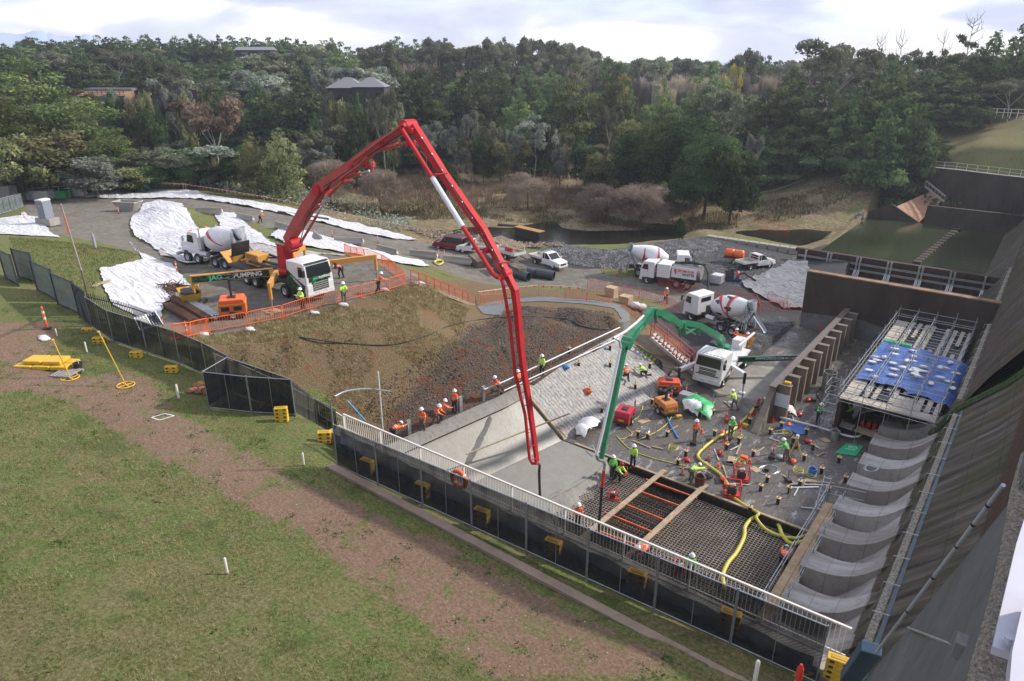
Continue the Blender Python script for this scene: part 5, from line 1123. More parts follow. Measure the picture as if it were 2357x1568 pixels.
def car(name,label,cat,loc,rz,paint,kind,group=None):
 r=thing(name,label,cat,loc,rz,group);hw=.9
 L_={'dual':(2.55,-.35),'single':(2.55,.35),'suv':(2.4,-2.3)}[kind];xf=2.55;cab_r=L_[1];zb=.38;belt=1.05;zr=1.75 if kind!='suv' else 1.85
 xr=-2.45 if kind=='suv' else cab_r
 S=[(xr,.86,zb,belt),(1.25,.90,zb,belt),(1.7,.90,zb,belt-.03),(2.35,.86,zb,.92),(2.6,.74,zb+.05,.72)]
 f=MB().grid([[(x,-w,z0),(x,-w*1.02,(z0+z1)/2),(x,-w*.97,z1),(x,-w*.5,z1+.05),(x,w*.5,z1+.05),(x,w*.97,z1),(x,w*1.02,(z0+z1)/2),(x,w,z0),(x,-w,z0)]for x,w,z0,z1 in S])
 f.add([(xr,-.86,zb),(xr,.86,zb),(xr,.86,belt),(xr,-.86,belt)],[(0,1,2,3)]);f.add([(2.6,-.74,zb),(2.6,.74,zb),(2.6,.74,.74),(2.6,-.74,.74)],[(0,1,2,3)])
 f.build('body',paint,r,smooth=True)
 x0=xr+.03;x1=x0+(.12 if kind!='suv' else .25);x2=.55;x3=1.35
 g_=MB().prism([(x0,belt-.02),(x3,belt-.02),(x2,zr-.02),(x1,zr-.02)],-.78,.78).build('glasshouse',m_glass,r,bev=.04)
 f=MB().prism([(x1-.03,zr-.06),(x2+.08,zr-.06),(x2-.1,zr+.04),(x1+.05,zr+.04)],-.74,.74);f.build('roof',paint,r,bev=.03)
 for s in(-1,1):
  for a_,b_ in((x0+.02,x1+.02),(x3-.04,x2),((x1+x2)/2-.05,(x1+x2)/2-.05)):MB().bar((a_,s*.79,belt-.03),(b_,s*.76,zr-.03),.08,.05).build('pillar',paint,r)
  MB().box((x3-.15,s*1.0,belt+.08),(.12,.18,.14)).build('mirror',paint,r,bev=.02);MB().box((2.5,s*.62,.78),(.2,.30,.16)).build('headlight',m_lamp,r,bev=.02)
  for x in(1.6,-1.55):MB().lathe([(.43,-.04),(.43,.04)],(0,0,0),12,'Y',a0=0,a1=math.pi).build('wheel_arch',m_blk,r,fix=False).location=(x,s*.90,.40)
 for x in(1.6,-1.55):
  for y in(-.9,.9):wheel(r,x,y,.38,.26)
 MB().box((2.62,0,.62),(.05,.9,.22)).build('grille',m_blk,r);MB().box((2.62,0,.40),(.14,1.55,.22)).build('front_bumper',m_blk if kind=='suv' else paint,r,bev=.04)
 if kind!='suv':
  t0=cab_r-.1;tl=-2.75;MB().box(((t0+tl)/2,0,.86),(t0-tl,1.75,.08)).build('tray_floor',m_tankg,r);MB().box(((cab_r+tl)/2,0,.6),(abs(tl-cab_r),.8,.2)).build('frame_rail',m_chas,r)
  for s in(-1,1):MB().box(((t0+tl)/2,s*.88,1.0),(t0-tl,.04,.26)).build('tray_side',m_white,r)
  MB().box((tl,0,1.0),(.04,1.78,.26)).build('tailgate',m_white,r)
  f=MB();
  for y in(-.8,.8):f.bar((t0,y,.9),(t0,y,1.8),.05)
  for z in(1.2,1.5,1.8):f.bar((t0,-.8,z),(t0,.8,z),.04)
  f.build('headboard',m_white,r)
 else:
  MB().box((-2.5,0,.75),(.06,.7,.7)).build('spare_wheel_cover',m_blk,r,bev=.02);MB().box((-2.48,0,1.45),(.05,1.3,.4)).build('rear_window',m_glass,r)
  f=MB()
  for y in(-.65,.65):f.bar((-2.0,y,zr+.12),(.5,y,zr+.12),.05)
  for k in range(8):f.bar((-2.0+k*.357,-.65,zr+.14),(-2.0+k*.357,.65,zr+.14),.04)
  f.build('roof_rack',m_blk,r)
 return r
def cz(x,y):return Vector((x,y,gz(x,y)+.02))
m_maroon=M('maroon_paint',(.16,.008,.018),.25,var=.08,coat=.5)
car('four_wheel_drive','maroon four-wheel drive with black roof rack parked on the road by the white berm','four-wheel drive',cz(-62.1,66.2),R(190),m_maroon,'suv')
car('utility_truck','white single-cab utility truck facing left behind the red boom','utility truck',cz(-58.0,66.6),R(198),m_wp,'single','white utility trucks')
car('utility_truck','white dual-cab utility truck with open tray parked on the road beside the dark gravel','utility truck',cz(-47.7,68.5),R(-10),m_wp,'dual','white utility trucks')
u=car('utility_truck','white dual-cab utility truck with red gear in its tray, parked by the orange tank trailer','utility truck',cz(-28.1,87.6),R(62),m_wp,'dual','white utility trucks')
r=thing('flatbed_trailer','cream flatbed trailer with a brown slatted frame parked between the white utility trucks','trailer',cz(-53.0,67.0),R(-10))
MB().box((0,0,.85),(4.6,2.0,.12)).build('bed',m_tankg,r);f=MB()
for s in(-1,1):MB().box((0,s*1.0,1.0),(4.6,.05,.35)).build('side_rail',m_white,r)
for s in(-1,1):MB().box((s*2.3,0,1.0),(.05,2.0,.35)).build('end_rail',m_white,r)
for x in(-.45,.45):
 for y in(-.9,.9):wheel(r,x,y,.38,.24)
for x in(-2.1,2.1):
 for y in(-.9,.9):MB().bar((x,y,.9),(x,y,1.9+.25*(x<0)),.06).build('upright',m_white,r)
f=MB()
for k in range(16):f.bar((-2.4+k*.32,-1.1,2.2-.03*k),(-2.4+k*.32,1.1,2.3-.03*k),.1,.04)
for y in(-1,0,1):f.bar((-2.5,y,2.18),(2.5,y,1.74),.06)
f.build('slatted_frame',m_timb,r);MB().bar((2.3,0,.7),(3.4,0,.6),.1).build('drawbar',m_chas,r)
for s in(-.4,0,.5):MB().box((s,.2,1.15),(.4,.5,.45)).build('red_box',m_redp,r,bev=.04)
r=thing('tank_trailer','orange twin-hood tank trailer on the dark gravel below the pale block row','trailer',cz(*G(1688,606).xy),R(5))
MB().box((0,0,.75),(2.6,1.2,.12)).build('frame',m_chas,r)
for x in(-.62,.62):MB().lathe([(.0,-.6),(.45,-.6),(.58,-.45),(.58,.45),(.45,.6),(0,.6)],(0,0,0),12,'X').build('tank',m_orange,r,smooth=True).location=(x,0,1.3)
for y in(-.75,.75):wheel(r,.2,y,.34,.22)
MB().bar((1.3,0,.7),(2.3,0,.55),.08).build('drawbar',m_chas,r);MB().cyl((-1.0,0,.05),(-1.0,0,.7),.05).build('jockey_leg',m_galv,r)
r=thing('water_pump','dark diesel pump set with a red volute beside the tank truck','pump',cz(*G(1685,645).xy),R(20))
MB().box((0,0,.2),(2.2,1.0,.25)).build('skid',M('blue_skid',(.02,.05,.16),.5),r);MB().box((-.4,0,.8),(1.1,.7,.9)).build('engine',m_chas,r,bev=.05);MB().cyl((-.6,0,1.2),(-.6,0,1.9),.06).build('exhaust',m_rust,r)
MB().lathe([(0,-.15),(.42,-.15),(.5,0),(.42,.15),(0,.15)],(0,0,0),14,'X').build('volute',m_redp,r,smooth=True).location=(.6,0,.75)
MB().tube([(.7,0,.75),(1.3,.3,.95),(1.9,.5,.5),(2.8,.2,.1)],.12,8).build('outlet_hose',m_black,r,smooth=True);MB().box((-.1,0,1.35),(.5,.5,.2)).build('filter',m_blk,r)
rs=np.random.RandomState(7)
def leafm(name,cols,tr=.3,rnd=.45,scale=1.3):
 m=bpy.data.materials.new(name);m.use_nodes=True;nt=m.node_tree;nt.nodes.clear();L=nt.links
 out=N(nt,'ShaderNodeOutputMaterial');tc=N(nt,'ShaderNodeTexCoord');no=N(nt,'ShaderNodeTexNoise',inp={'Scale':scale*2.2,'Detail':3,'Roughness':.55});L.new(tc.outputs['Object'],no.inputs['Vector'])
 r=ramp(nt,[(.34+.34*i/(len(cols)-1),c)for i,c in enumerate(cols)]);L.new(no.outputs[0],r.inputs[0])
 oi=N(nt,'ShaderNodeObjectInfo');h=N(nt,'ShaderNodeHueSaturation');v=N(nt,'ShaderNodeMapRange',inp={3:1-rnd,4:1+rnd});L.new(oi.outputs['Random'],v.inputs[0]);L.new(v.outputs[0],h.inputs['Value'])
 hh=N(nt,'ShaderNodeMath',operation='MULTIPLY_ADD',inp={1:.05,2:.475});L.new(oi.outputs['Random'],hh.inputs[0]);L.new(hh.outputs[0],h.inputs['Hue'])
 L.new(r.outputs[0],h.inputs['Color']);d=N(nt,'ShaderNodeBsdfDiffuse');t=N(nt,'ShaderNodeBsdfTranslucent');mx=N(nt,'ShaderNodeMixShader',inp={0:tr})
 L.new(h.outputs[0],d.inputs[0]);L.new(h.outputs[0],t.inputs[0]);L.new(d.outputs[0],mx.inputs[1]);L.new(t.outputs[0],mx.inputs[2]);L.new(mx.outputs[0],out.inputs[0]);return m
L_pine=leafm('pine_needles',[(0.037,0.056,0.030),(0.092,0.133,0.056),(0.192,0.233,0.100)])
L_pinel=leafm('lit_pine_needles',[(0.059,0.081,0.033),(0.141,0.184,0.067),(0.283,0.308,0.125)])  # paler copy of the pine needles, sunlight put into the colour
L_euc=leafm('gum_leaves',[(0.075,0.086,0.056),(0.175,0.192,0.120),(0.333,0.333,0.225)])
L_grey=leafm('grey_leaves',[(0.125,0.147,0.120),(0.250,0.275,0.225),(0.434,0.459,0.375)])
L_olive=leafm('olive_leaves',[(0.075,0.083,0.037),(0.175,0.181,0.081),(0.300,0.283,0.141)])
L_dark=leafm('dark_leaves',[(0.023,0.044,0.020),(0.060,0.097,0.037),(0.125,0.167,0.059)])
L_brown=leafm('pinkish_leaves',[(.09,.065,.05),(.19,.135,.105),(.28,.22,.17)])
L_yel=leafm('yellow_leaves',[(.20,.15,.03),(.38,.30,.07),(.5,.42,.14)])
L_twig=leafm('bare_twigs',[(.32,.27,.22),(.48,.41,.34),(.6,.53,.45)],.45)
L_twr=leafm('red_twigs',[(.19,.15,.115),(.32,.26,.205),(.44,.37,.30)],.4)
m_bark=M('bark',(.08,.06,.045),.95,var=.4,scale=2);m_pale=M('pale_bark',(.42,.38,.34),.8,var=.3,scale=1.5,dirt=(.2,.14,.10),damt=.7)
def leaves(pts,nrm,size,jitter=.7,asp=.6):
 n=len(pts);v=nrm+rs.normal(size=(n,3))*jitter;v/=np.linalg.norm(v,axis=1,keepdims=True)+1e-9
 a=np.cross(v,rs.normal(size=(n,3)));a/=np.linalg.norm(a,axis=1,keepdims=True)+1e-9;b=np.cross(v,a)
 s=size*rs.uniform(.55,1.3,(n,1));a=a*s;b=b*s*asp
 V=np.stack([pts-a,pts-b*.8,pts+a,pts+b],1).reshape(-1,3);return V,n
def crown_mesh(name,lobes,n,size,m,jitter=.7,asp=.6,inner=.55):
 """lobes: (x, y, z, rx, rz); small leaf clumps scattered through the outer shell of each"""
 wts=np.array([l[3]**2 for l in lobes]);wts=wts/wts.sum();Ps=[];Ns=[]
 for l,w_ in zip(lobes,wts):
  k=max(6,int(n*w_));d=rs.normal(size=(k,3));d/=np.linalg.norm(d,axis=1,keepdims=True);d[:,2]=np.where(rs.rand(k)<.35,np.abs(d[:,2]),d[:,2])
  r=inner+(1-inner)*rs.rand(k,1)**.6;r=r*(1+rs.normal(size=(k,1))*.10);Ps.append(np.array(l[:3])+d*r*np.array([l[3],l[3],l[4]]));Ns.append(d)
 V,k=leaves(np.concatenate(Ps),np.concatenate(Ns),size,jitter,asp)
 me=bpy.data.meshes.new(name);me.from_pydata(V.tolist(),[],np.arange(k*4).reshape(-1,4).tolist());me.update();me.materials.append(m);return me
def trunk_mesh(name,segs,m):
 mb=MB()
 for a,b,r0,r1 in segs:mb.cyl(a,b,r0,r1,6,cap=False)
 me=mb.mesh(name);me.materials.append(m);return me
PROTO={}
def proto(kind,crown,trunk):PROTO.setdefault(kind,[]).append((crown,trunk))
rd=random.Random(11)
def mk_pine(kind,m,n=7500,seed=0,sharp=1.2,size=.029):
 rd.seed(seed);lb=[];nl=9
 for i in range(nl):
  t=i/(nl-1);z=.16+.80*t;R_=.5*(1-t**sharp*.86)*rd.uniform(.8,1.12)*(1 if t>.12 else .8);k=max(2,int(8*(1-t)+2));a0=rd.random()*6
  for j in range(k):
   a=a0+2*math.pi*j/k+rd.uniform(-.3,.3);rr=R_*rd.uniform(.50,.95);lb.append((math.cos(a)*rr,math.sin(a)*rr,z+rd.uniform(-.03,.03)-.04*rr,R_*rd.uniform(.22,.36)+.03,.045*rd.uniform(.8,1.3)+.012))
 lb.append((0,0,.97,.05,.05))
 tr=[((0,0,-.03),(0.01,0,.9),.018,.004)]
 for k in range(9):
  a=rd.random()*6.3;z=rd.uniform(.15,.75);L=.4*(1-z);tr.append(((0,0,z),(math.cos(a)*L,math.sin(a)*L,z+.04),.006,.002))
 proto(kind,crown_mesh(kind+'_crown',lb,n,size,m,.8,.5,.3),trunk_mesh(kind+'_trunk',tr,m_bark))
for s in range(3):mk_pine('pine',L_pine,seed=s,sharp=[1.1,1.6,2.2][s])
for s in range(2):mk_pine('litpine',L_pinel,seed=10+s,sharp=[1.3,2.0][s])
def mk_gum(kind,m,bark,seed,n=4200,size=.028,open_=1.0):
 rd.seed(seed);tr=[];lb=[];lean=rd.uniform(-.06,.06);f=Vector((lean,0,.38));tr.append(((0,0,-.03),tuple(f),.011,.008))
 for k in range(5):
  a=k*1.26+rd.uniform(-.4,.4);e=f+Vector((math.cos(a)*.22,math.sin(a)*.22,rd.uniform(.18,.38)));tr.append((tuple(f),tuple(e),.006,.003))
  for j in range(3):
   b=a+rd.uniform(-.9,.9);q=e+Vector((math.cos(b)*.16,math.sin(b)*.16,rd.uniform(0,.22)));tr.append((tuple(e),tuple(q),.003,.001))
   if rd.random()<.9*open_:lb.append((q.x,q.y,min(.93,q.z),rd.uniform(.09,.16),rd.uniform(.05,.10)))
 for k in range(4):lb.append((rd.uniform(-.2,.2),rd.uniform(-.2,.2),rd.uniform(.62,.92),rd.uniform(.10,.17),.08))
 proto(kind,crown_mesh(kind+'_crown',lb,n,size,m,.9,.5,.3),trunk_mesh(kind+'_trunk',tr,bark))
for s in range(3):mk_gum('gum',L_euc,m_pale,20+s)
for s in range(2):mk_gum('greygum',L_grey,m_pale,30+s)
mk_gum('pinkgum',L_brown,m_pale,41,5000);mk_gum('yellow',L_yel,m_bark,42,1600)
def mk_bush(kind,m,seed,n=6500,size=.028,zc=.5,asp=.6,nl=26):
 rd.seed(seed);lb=[]
 for k in range(nl):
  a=rd.random()*6.3;u=rd.uniform(-.6,1);c=math.sqrt(max(0,1-u*u*.8));lb.append((math.cos(a)*.33*c*rd.uniform(.5,1),math.sin(a)*.33*c*rd.uniform(.5,1),zc+u*.36,rd.uniform(.10,.19),rd.uniform(.08,.13)))
 proto(kind,crown_mesh(kind+'_crown',lb,n,size,m,.8,asp,.5),trunk_mesh(kind+'_trunk',[((0,0,-.05),(.02,0,.5),.02,.01),((0,0,.2),(.2,.1,.6),.012,.005),((0,0,.25),(-.2,-.1,.6),.012,.005)],m_bark))
for s in range(2):mk_bush('bush',L_dark,50+s);mk_bush('greenbush',L_olive,60+s)
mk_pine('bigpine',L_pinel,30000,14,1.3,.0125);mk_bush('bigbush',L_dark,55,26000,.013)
mk_bush('greybush',L_grey,70,4500)
def mk_spire(kind,m,seed,n=3200):
 rd.seed(seed);lb=[]
 for k in range(22):
  t=k/21;a=k*2.4;R_=.30*math.sin(math.pi*min(1,.18+t*.80))**.8;lb.append((math.cos(a)*R_*.7,math.sin(a)*R_*.7,.08+.86*t,.06+R_*.38,.10))
 proto(kind,crown_mesh(kind+'_crown',lb,n,.030,m,.5,.35,.3),trunk_mesh(kind+'_trunk',[((0,0,-.03),(0,0,.8),.016,.004)],m_bark))
mk_spire('casuarina',L_olive,80)
def twigs(name,m,n,spread,up,w,seed,base=.0,h0=.1,h1=1.0,dome=0):
 rng=np.random.RandomState(seed);a=rng.rand(n)*6.283;r0=rng.rand(n)**.5*base;L=rng.uniform(h0,h1,n);z0=rng.rand(n)*(1-L)*.6
 st=np.stack([np.cos(a)*r0,np.sin(a)*r0,z0],1);b=a+rng.normal(size=n)*.7;L=L*(1-.55*dome*(r0/max(base,.01))**2);z0=z0*(1-dome*.8);sp=rng.rand(n)**.7*spread*(L)
 en=st+np.stack([np.cos(b)*sp,np.sin(b)*sp,L*up],1);s=np.stack([-np.sin(b),np.cos(b),np.zeros(n)],1)*w;c=rng.normal(size=(n,3))*.3*w;mid=(st+en)/2+c+np.stack([np.cos(b),np.sin(b),np.zeros(n)],1)*(-.06*L[:,None])
 V=np.stack([st-s,st+s,mid+s*.7,en,mid-s*.7],1).reshape(-1,3);me=bpy.data.meshes.new(name);me.from_pydata(V.tolist(),[],np.arange(n*5).reshape(-1,5).tolist());me.update();me.materials.append(m);return me
proto('poplar',twigs('poplar_crown',L_twig,1500,.16,1,.0035,1,.34,.25,.8),trunk_mesh('poplar_trunk',[((0,0,-.03),(0,0,.85),.012,.003)],m_pale))
mk_bush('thicket',L_twr,91,5200,.05,.42,.07,34);mk_bush('thicket',L_twr,92,5200,.045,.38,.07,26)
def mk_sparse(seed):
 rd.seed(seed);tr=[((0,0,-.03),(.02,0,.98),.012,.003)];lb=[]
 for k in range(26):
  z=rd.uniform(.3,.95);a=rd.random()*6.3;L=.42*(1.05-z)+.06;e=Vector((math.cos(a)*L,math.sin(a)*L,z+L*.35));tr.append(((0.01,0,z),tuple(e),.004,.0012))
  for j in range(2):q=e*.8+Vector((0,0,z*.2));tr.append((tuple(q),(q.x+rd.uniform(-.06,.06),q.y+rd.uniform(-.06,.06),q.z+.07),.002,.0008))
  if z<.75 and rd.random()<.8:lb.append((e.x,e.y,e.z,.07,.03))
 proto('sparse',crown_mesh('sparse_crown',lb,1000,.022,L_pine,.8,.5,.2),trunk_mesh('sparse_trunk',tr,m_bark))
mk_sparse(3);mk_sparse(4)
KN={'pine':'pine_tree','bigpine':'pine_tree','bigbush':'bushy_tree','litpine':'pine_tree','gum':'gum_tree','greygum':'gum_tree','pinkgum':'gum_tree','yellow':'autumn_tree','bush':'bushy_tree','greenbush':'bushy_tree','greybush':'shrub','casuarina':'casuarina_tree','poplar':'bare_poplar','thicket':'bare_thicket','sparse':'thinning_pine'}
ntree=0
def plant(kind,p,h,w_,label,group=None,var=None):
 global ntree;ntree+=1;cr,tr=PROTO[kind][(var if var is not None else ntree)%len(PROTO[kind])];k=random.Random(ntree)
 r=thing(KN[kind],label,'shrub' if 'bush' in kind and h<4 or kind in('greybush','thicket')else 'tree',p,k.uniform(0,6.28),group);r.scale=(w_,w_,h)
 for nm,me in(('crown',cr),('trunk',tr)):o=bpy.data.objects.new(nm,me);C.objects.link(o);o.parent=r
 return r
def at_tree(kind,px,ytop,wpx,g,label,group=None,sink=0,var=None):
 q=UD(px,ytop,g);z=gz(q.x,q.y)-.3-sink;d=Vector((q.x,q.y,z-CH)).length;return plant(kind,(q.x,q.y,z),max(1.5,q.z-z),wpx*d/F*1.16,label,group,var)
for a in[('bigpine',55,138,300,154,'huge sunlit spreading pine at the left edge of the photo'),('bigpine',-60,175,260,146,'big pine cut by the left photo edge'),('bigpine',175,262,190,146,'round sunlit pine right of the huge left-edge pine'),('greenbush',95,292,160,138,'olive bushy tree in front of the huge left pine'),('bigpine',262,300,120,146,'low spreading sunlit pine above the white berm end'),('greybush',205,356,120,134,'silvery grey-green wattle behind the bunting at left'),('greenbush',15,300,120,136,'olive bush at the left edge above the site gate'),('bush',268,246,90,190,'very dark round bush below the far cattle yards'),('bush',330,240,80,186,'dark round bush right of its twin below the cattle yards'),('pine',330,138,130,235,'dark cypress-like pine standing between the two cut banks'),('gum',370,135,70,240,'bronze-topped gum behind the dark pine by the cut bank'),('pinkgum',478,218,125,150,'tall pinkish gum with a pale bare trunk left of the red boom'),('greygum',470,330,130,140,'low grey gum around the foot of the pale trunk'),('casuarina',640,298,120,128,'tall olive casuarina just left of the red boom'),('casuarina',575,308,105,130,'olive casuarina left of its taller twin'),('bush',430,330,110,140,'dark bush left of the pinkish gum'),('pine',505,200,110,200,'dark pine behind the pinkish gum'),('pine',590,195,130,195,'dark pine right of the pinkish gum'),('pine',690,175,150,190,'dark pine left of the twin-roofed house'),('pine',560,170,90,240,'dark pine on the slope below the left ridge'),('greygum',745,170,70,205,'silver gum just left of the twin-roofed house'),('greygum',812,178,55,200,'silver round gum in front of the twin-roofed house'),('gum',735,290,90,150,'grey gum above the first bend of the red boom'),('pine',962,160,175,178,'big layered dark pine behind the top of the red boom'),('pine',1078,152,120,195,'tall dark pine right of the red boom peak'),('pine',1140,160,100,205,'pine behind the white-trunked gum'),('litpine',1195,205,90,185,'layered pine with sunlit right side at centre'),('pine',1215,150,90,215,'dark pine in the centre behind the lit one'),('litpine',1325,148,130,190,'large rounded pine right of centre'),('litpine',1425,150,105,192,'sunlit conical pine in front of the bare poplars'),('litpine',1530,183,90,185,'small-crowned pine in front of the pale poplars'),('litpine',1640,145,150,195,'broad pine before the yellow autumn tree'),('gum',1070,95,90,260,'round gum on the skyline left of the thin skyline gum'),('gum',1140,88,75,265,'thin umbrella-shaped gum on the central skyline',None,0,1),('greygum',1075,255,45,165,'slim silvery gum standing left of centre'),('gum',1128,280,55,160,'small olive gum with thin pale trunk at centre'),('greygum',1230,268,90,158,'silvery gum with forked pale trunk right of centre'),('greygum',1180,300,40,158,'tiny silvery gum between two larger ones'),('greygum',1066,338,34,152,'little grey sapling by the red boom'),('gum',1405,240,50,175,'yellowish gum below the conical pine'),('greybush',1290,335,50,150,'grey-green round shrub on the far bank'),('bigbush',1560,262,300,138,'enormous dark wattle thicket right of centre'),('bigbush',1640,300,190,128,'dark rounded wattle at the right end of the thicket'),('greenbush',1470,268,130,150,'olive wattle at the left end of the dark thicket'),('greenbush',1440,330,100,138,'olive low tree before the dark thicket'),('bush',1350,318,90,148,'dark round shrub-like tree left of the big thicket'),('gum',1690,200,110,170,'ragged brownish gum left of the dark right-hand wood'),('greygum',1735,310,40,140,'white-stemmed sapling at the edge of the dark wood'),('gum',1725,112,66,240,'lone tall gum standing clear on the skyline'),('gum',1940,95,165,200,'largest gum with pale rim on the right skyline'),('gum',1500,128,85,260,'round dark gum on the skyline right of centre'),('gum',1330,116,80,270,'dome-shaped gum on the skyline at centre right'),('pine',1775,205,120,160,'dark pine at the left of the right-hand wood'),('pine',1830,160,170,165,'wide dark pine in the right-hand wood'),('pine',1905,175,170,160,'dark pine left of the middle of the right-hand wood'),('pine',1985,200,160,156,'dark pine at the middle of the right-hand wood'),('pine',2060,150,170,158,'tall dark pine above the abutment wall end'),('pine',2130,245,120,152,'blue-green pine at the right edge of the dark wood'),('pine',2190,150,150,180,'dark pine behind the grassy slope'),('sparse',2085,60,75,168,'tall thin pine with an open crown on the right skyline'),('sparse',2032,80,60,172,'thinning pine with bare top left of the tallest one'),('sparse',2180,60,70,185,'bare-topped pine on the far right skyline'),('sparse',2248,36,90,190,'dead-topped pine, tallest on the right skyline',None,0,1),('pine',2300,75,110,195,'umbrella-topped pine near the right photo edge'),('pine',2250,130,150,190,'dark pine under the dead-topped pine'),('pine',2360,60,100,190,'dark pine cut by the right photo edge'),('gum',2345,180,90,180,'orange-brown tree above the small white fence'),('yellow',1690,148,38,225,'bright yellow autumn tree on the ridge'),('yellow',1430,172,35,215,'yellowish tree between pines and poplars'),('thicket',868,372,110,128,'bare reddish thicket behind the first red arm'),('thicket',1400,405,150,121,'red-brown bare thicket on the far bank, left half'),('thicket',1480,408,150,118,'brown bare thicket on the far bank, right half'),('thicket',1215,378,110,130,'bare brown shrub by the reeds at centre'),('thicket',750,350,110,132,'pale bare thicket left of the red boom'),('bush',1025,360,60,130,'dark green bush on the far bank under the white pipe'),('greenbush',1380,345,70,140,'dark olive bush beside the red-brown thicket'),('bigbush',1500,285,190,133,'dark wattle between the two largest of the thicket'),('bush',1700,330,130,125,'low dark wattle at the riverside end of the thicket'),('bush',1568,498,22,95,'small dark conifer by the river')]:
 at_tree(*a)
zones_=[(('pine',),(-20,720),(78,100),(300,345),(60,95),46,'dark pine of the dense wood along the left skyline','pines on the left ridge'),(('pine','pine','gum'),(0,720),(110,150),(262,300),(80,120),30,'dark tree on the slope below the left skyline','trees below the left ridge'),(('pine','gum','litpine','greygum'),(380,960),(150,215),(215,255),(85,130),22,'tree in the mixed wood between the cut banks and the red boom','trees in the left middle wood'),(('gum','pine','gum','litpine'),(720,1350),(84,118),(290,340),(60,95),34,'tree on the mixed central skyline','trees on the central skyline'),(('gum','pine','poplar','litpine'),(800,1450),(128,175),(225,275),(70,115),26,'tree of the mixed wood below the central skyline','trees below the central skyline'),(('gum','pine','gum'),(1300,2020),(128,148),(290,340),(60,90),30,'tree on the lower skyline right of centre','trees on the right-centre skyline'),(('poplar',),(1460,1820),(145,185),(215,255),(22,40),24,'pale bare poplar in the stand behind the pines','bare poplars'),(('pine','gum','pine'),(1990,2380),(110,170),(205,250),(70,110),18,'dark tree of the wood behind the grassy slope','trees of the right back wood'),(('pine',),(1750,2160),(230,300),(145,165),(80,120),12,'dark lower pine along the front of the right-hand wood','front pines of the right wood'),(('greygum','gum','bush','greenbush'),(280,740),(330,395),(136,156),(50,100),24,'scrubby grey-green tree above the white berm','scrub above the berm'),(('greygum','greenbush','bush'),(170,470),(198,225),(186,205),(30,55),16,'low tree in front of the cut clay banks at left','trees before the cut banks'),(('gum','pine','greenbush'),(740,900),(205,222),(150,165),(30,60),8,'low tree in front of the twin-roofed houses','trees before the twin houses'),(('bush','greygum','greenbush','pine'),(680,1300),(255,330),(152,185),(45,80),24,'low tree on the far slope at the centre','low trees at the centre')]
for kinds,xr,yr,gr,wr_,n,lab,grp in zones_:
 k=random.Random(len(lab)+n)
 for i in range(n):
  kd_=k.choice(kinds);px=xr[0]+(xr[1]-xr[0])*(i+k.uniform(.1,.9))/n
  at_tree(kd_,px,k.uniform(*yr)+(0 if grp!='pines on the left ridge' else abs(px-420)*.02),k.uniform(*wr_),k.uniform(*gr),lab,grp)
def scatter(name,m,X,Y,size,lift,asp=.5,jit=1.2,dz=0):
 z=bil(GZ,X,Y)+dz;n=len(X);P_=np.stack([X,Y,z+rs.rand(n)*lift],1);V,k=leaves(P_,np.tile([0,0,1.0],(n,1)),size,jit,asp)
 me=bpy.data.meshes.new(name);me.from_pydata(V.tolist(),[],np.arange(k*4).reshape(-1,4).tolist());me.update();me.materials.append(m);o=bpy.data.objects.new(name,me);C.objects.link(o);o['kind']='stuff';return o
def inside(px,n):
 w_=[G(*p)for p in px];x0,x1=min(p.x for p in w_),max(p.x for p in w_);y0,y1=min(p.y for p in w_),max(p.y for p in w_)
 X=rs.uniform(x0,x1,n*4);Y=rs.uniform(y0,y1,n*4);m=inpoly(w_,X,Y);return X[m][:n],Y[m][:n]
X,Y=inside([(215,425),(330,395),(600,400),(700,440),(820,470),(960,520),(940,540),(820,515),(690,478),(560,455),(430,430)],9000)
cl=vn(X,Y,4,9,3)>-.25;scatter('scrub',L_grey,X[cl],Y[cl],.28,1.6)
X,Y=inside([(300,330),(700,330),(780,400),(560,420),(300,400)],7000);cl=vn(X,Y,7,19,3)>0;scatter('undergrowth',L_olive,X[cl],Y[cl],.45,1.8)
def blades(name,m,X,Y,h,w_,lean=.35,dz=0):
 n=len(X);z=bil(GZ,X,Y)+dz;a=rs.rand(n)*6.283;H_=h*rs.uniform(.5,1.2,n);s=np.stack([-np.sin(a),np.cos(a),0*a],1)*w_;b=np.stack([X,Y,z],1)
 t=b+np.stack([np.cos(a)*H_*lean*rs.rand(n),np.sin(a)*H_*lean*rs.rand(n),H_],1);V=np.stack([b-s,b+s,t],1).reshape(-1,3)
 me=bpy.data.meshes.new(name);me.from_pydata(V.tolist(),[],np.arange(n*3).reshape(-1,3).tolist());me.update();me.materials.append(m);o=bpy.data.objects.new(name,me);C.objects.link(o);o['kind']='stuff';return o
L_reed=leafm('reed_blades',[(.20,.15,.09),(.36,.28,.18),(.52,.42,.29)],.2,scale=.25)
L_reed2=leafm('green_brown_rush',[(.09,.085,.035),(.18,.16,.07),(.29,.25,.12)],.2,scale=.3)
X,Y=inside([(690,420),(1000,385),(1330,380),(1500,440),(1640,450),(1600,500),(1480,500),(1200,475),(1000,470),(860,455)],26000);cl=vn(X,Y,6,33,3)>-.3;blades('reeds',L_reed,X[cl],Y[cl],1.3,.07)
X,Y=inside([(700,470),(900,465),(1300,480),(1480,495),(1600,500),(1700,470),(1990,400),(2110,430),(2040,480),(1850,500),(1600,530),(1480,530),(1320,510),(1180,512),(1020,505),(860,505)],22000);cl=vn(X,Y,5,35,3)>-.2;blades('rushes',L_reed2,X[cl],Y[cl],.7,.06)
L_grass=leafm('near_grass',[(.07,.088,.03),(.155,.175,.06),(.27,.265,.11)],.3,0,.8)
L_dry=leafm('dry_grass',[(.17,.135,.065),(.30,.245,.13),(.44,.37,.22)],.3,0,.8)
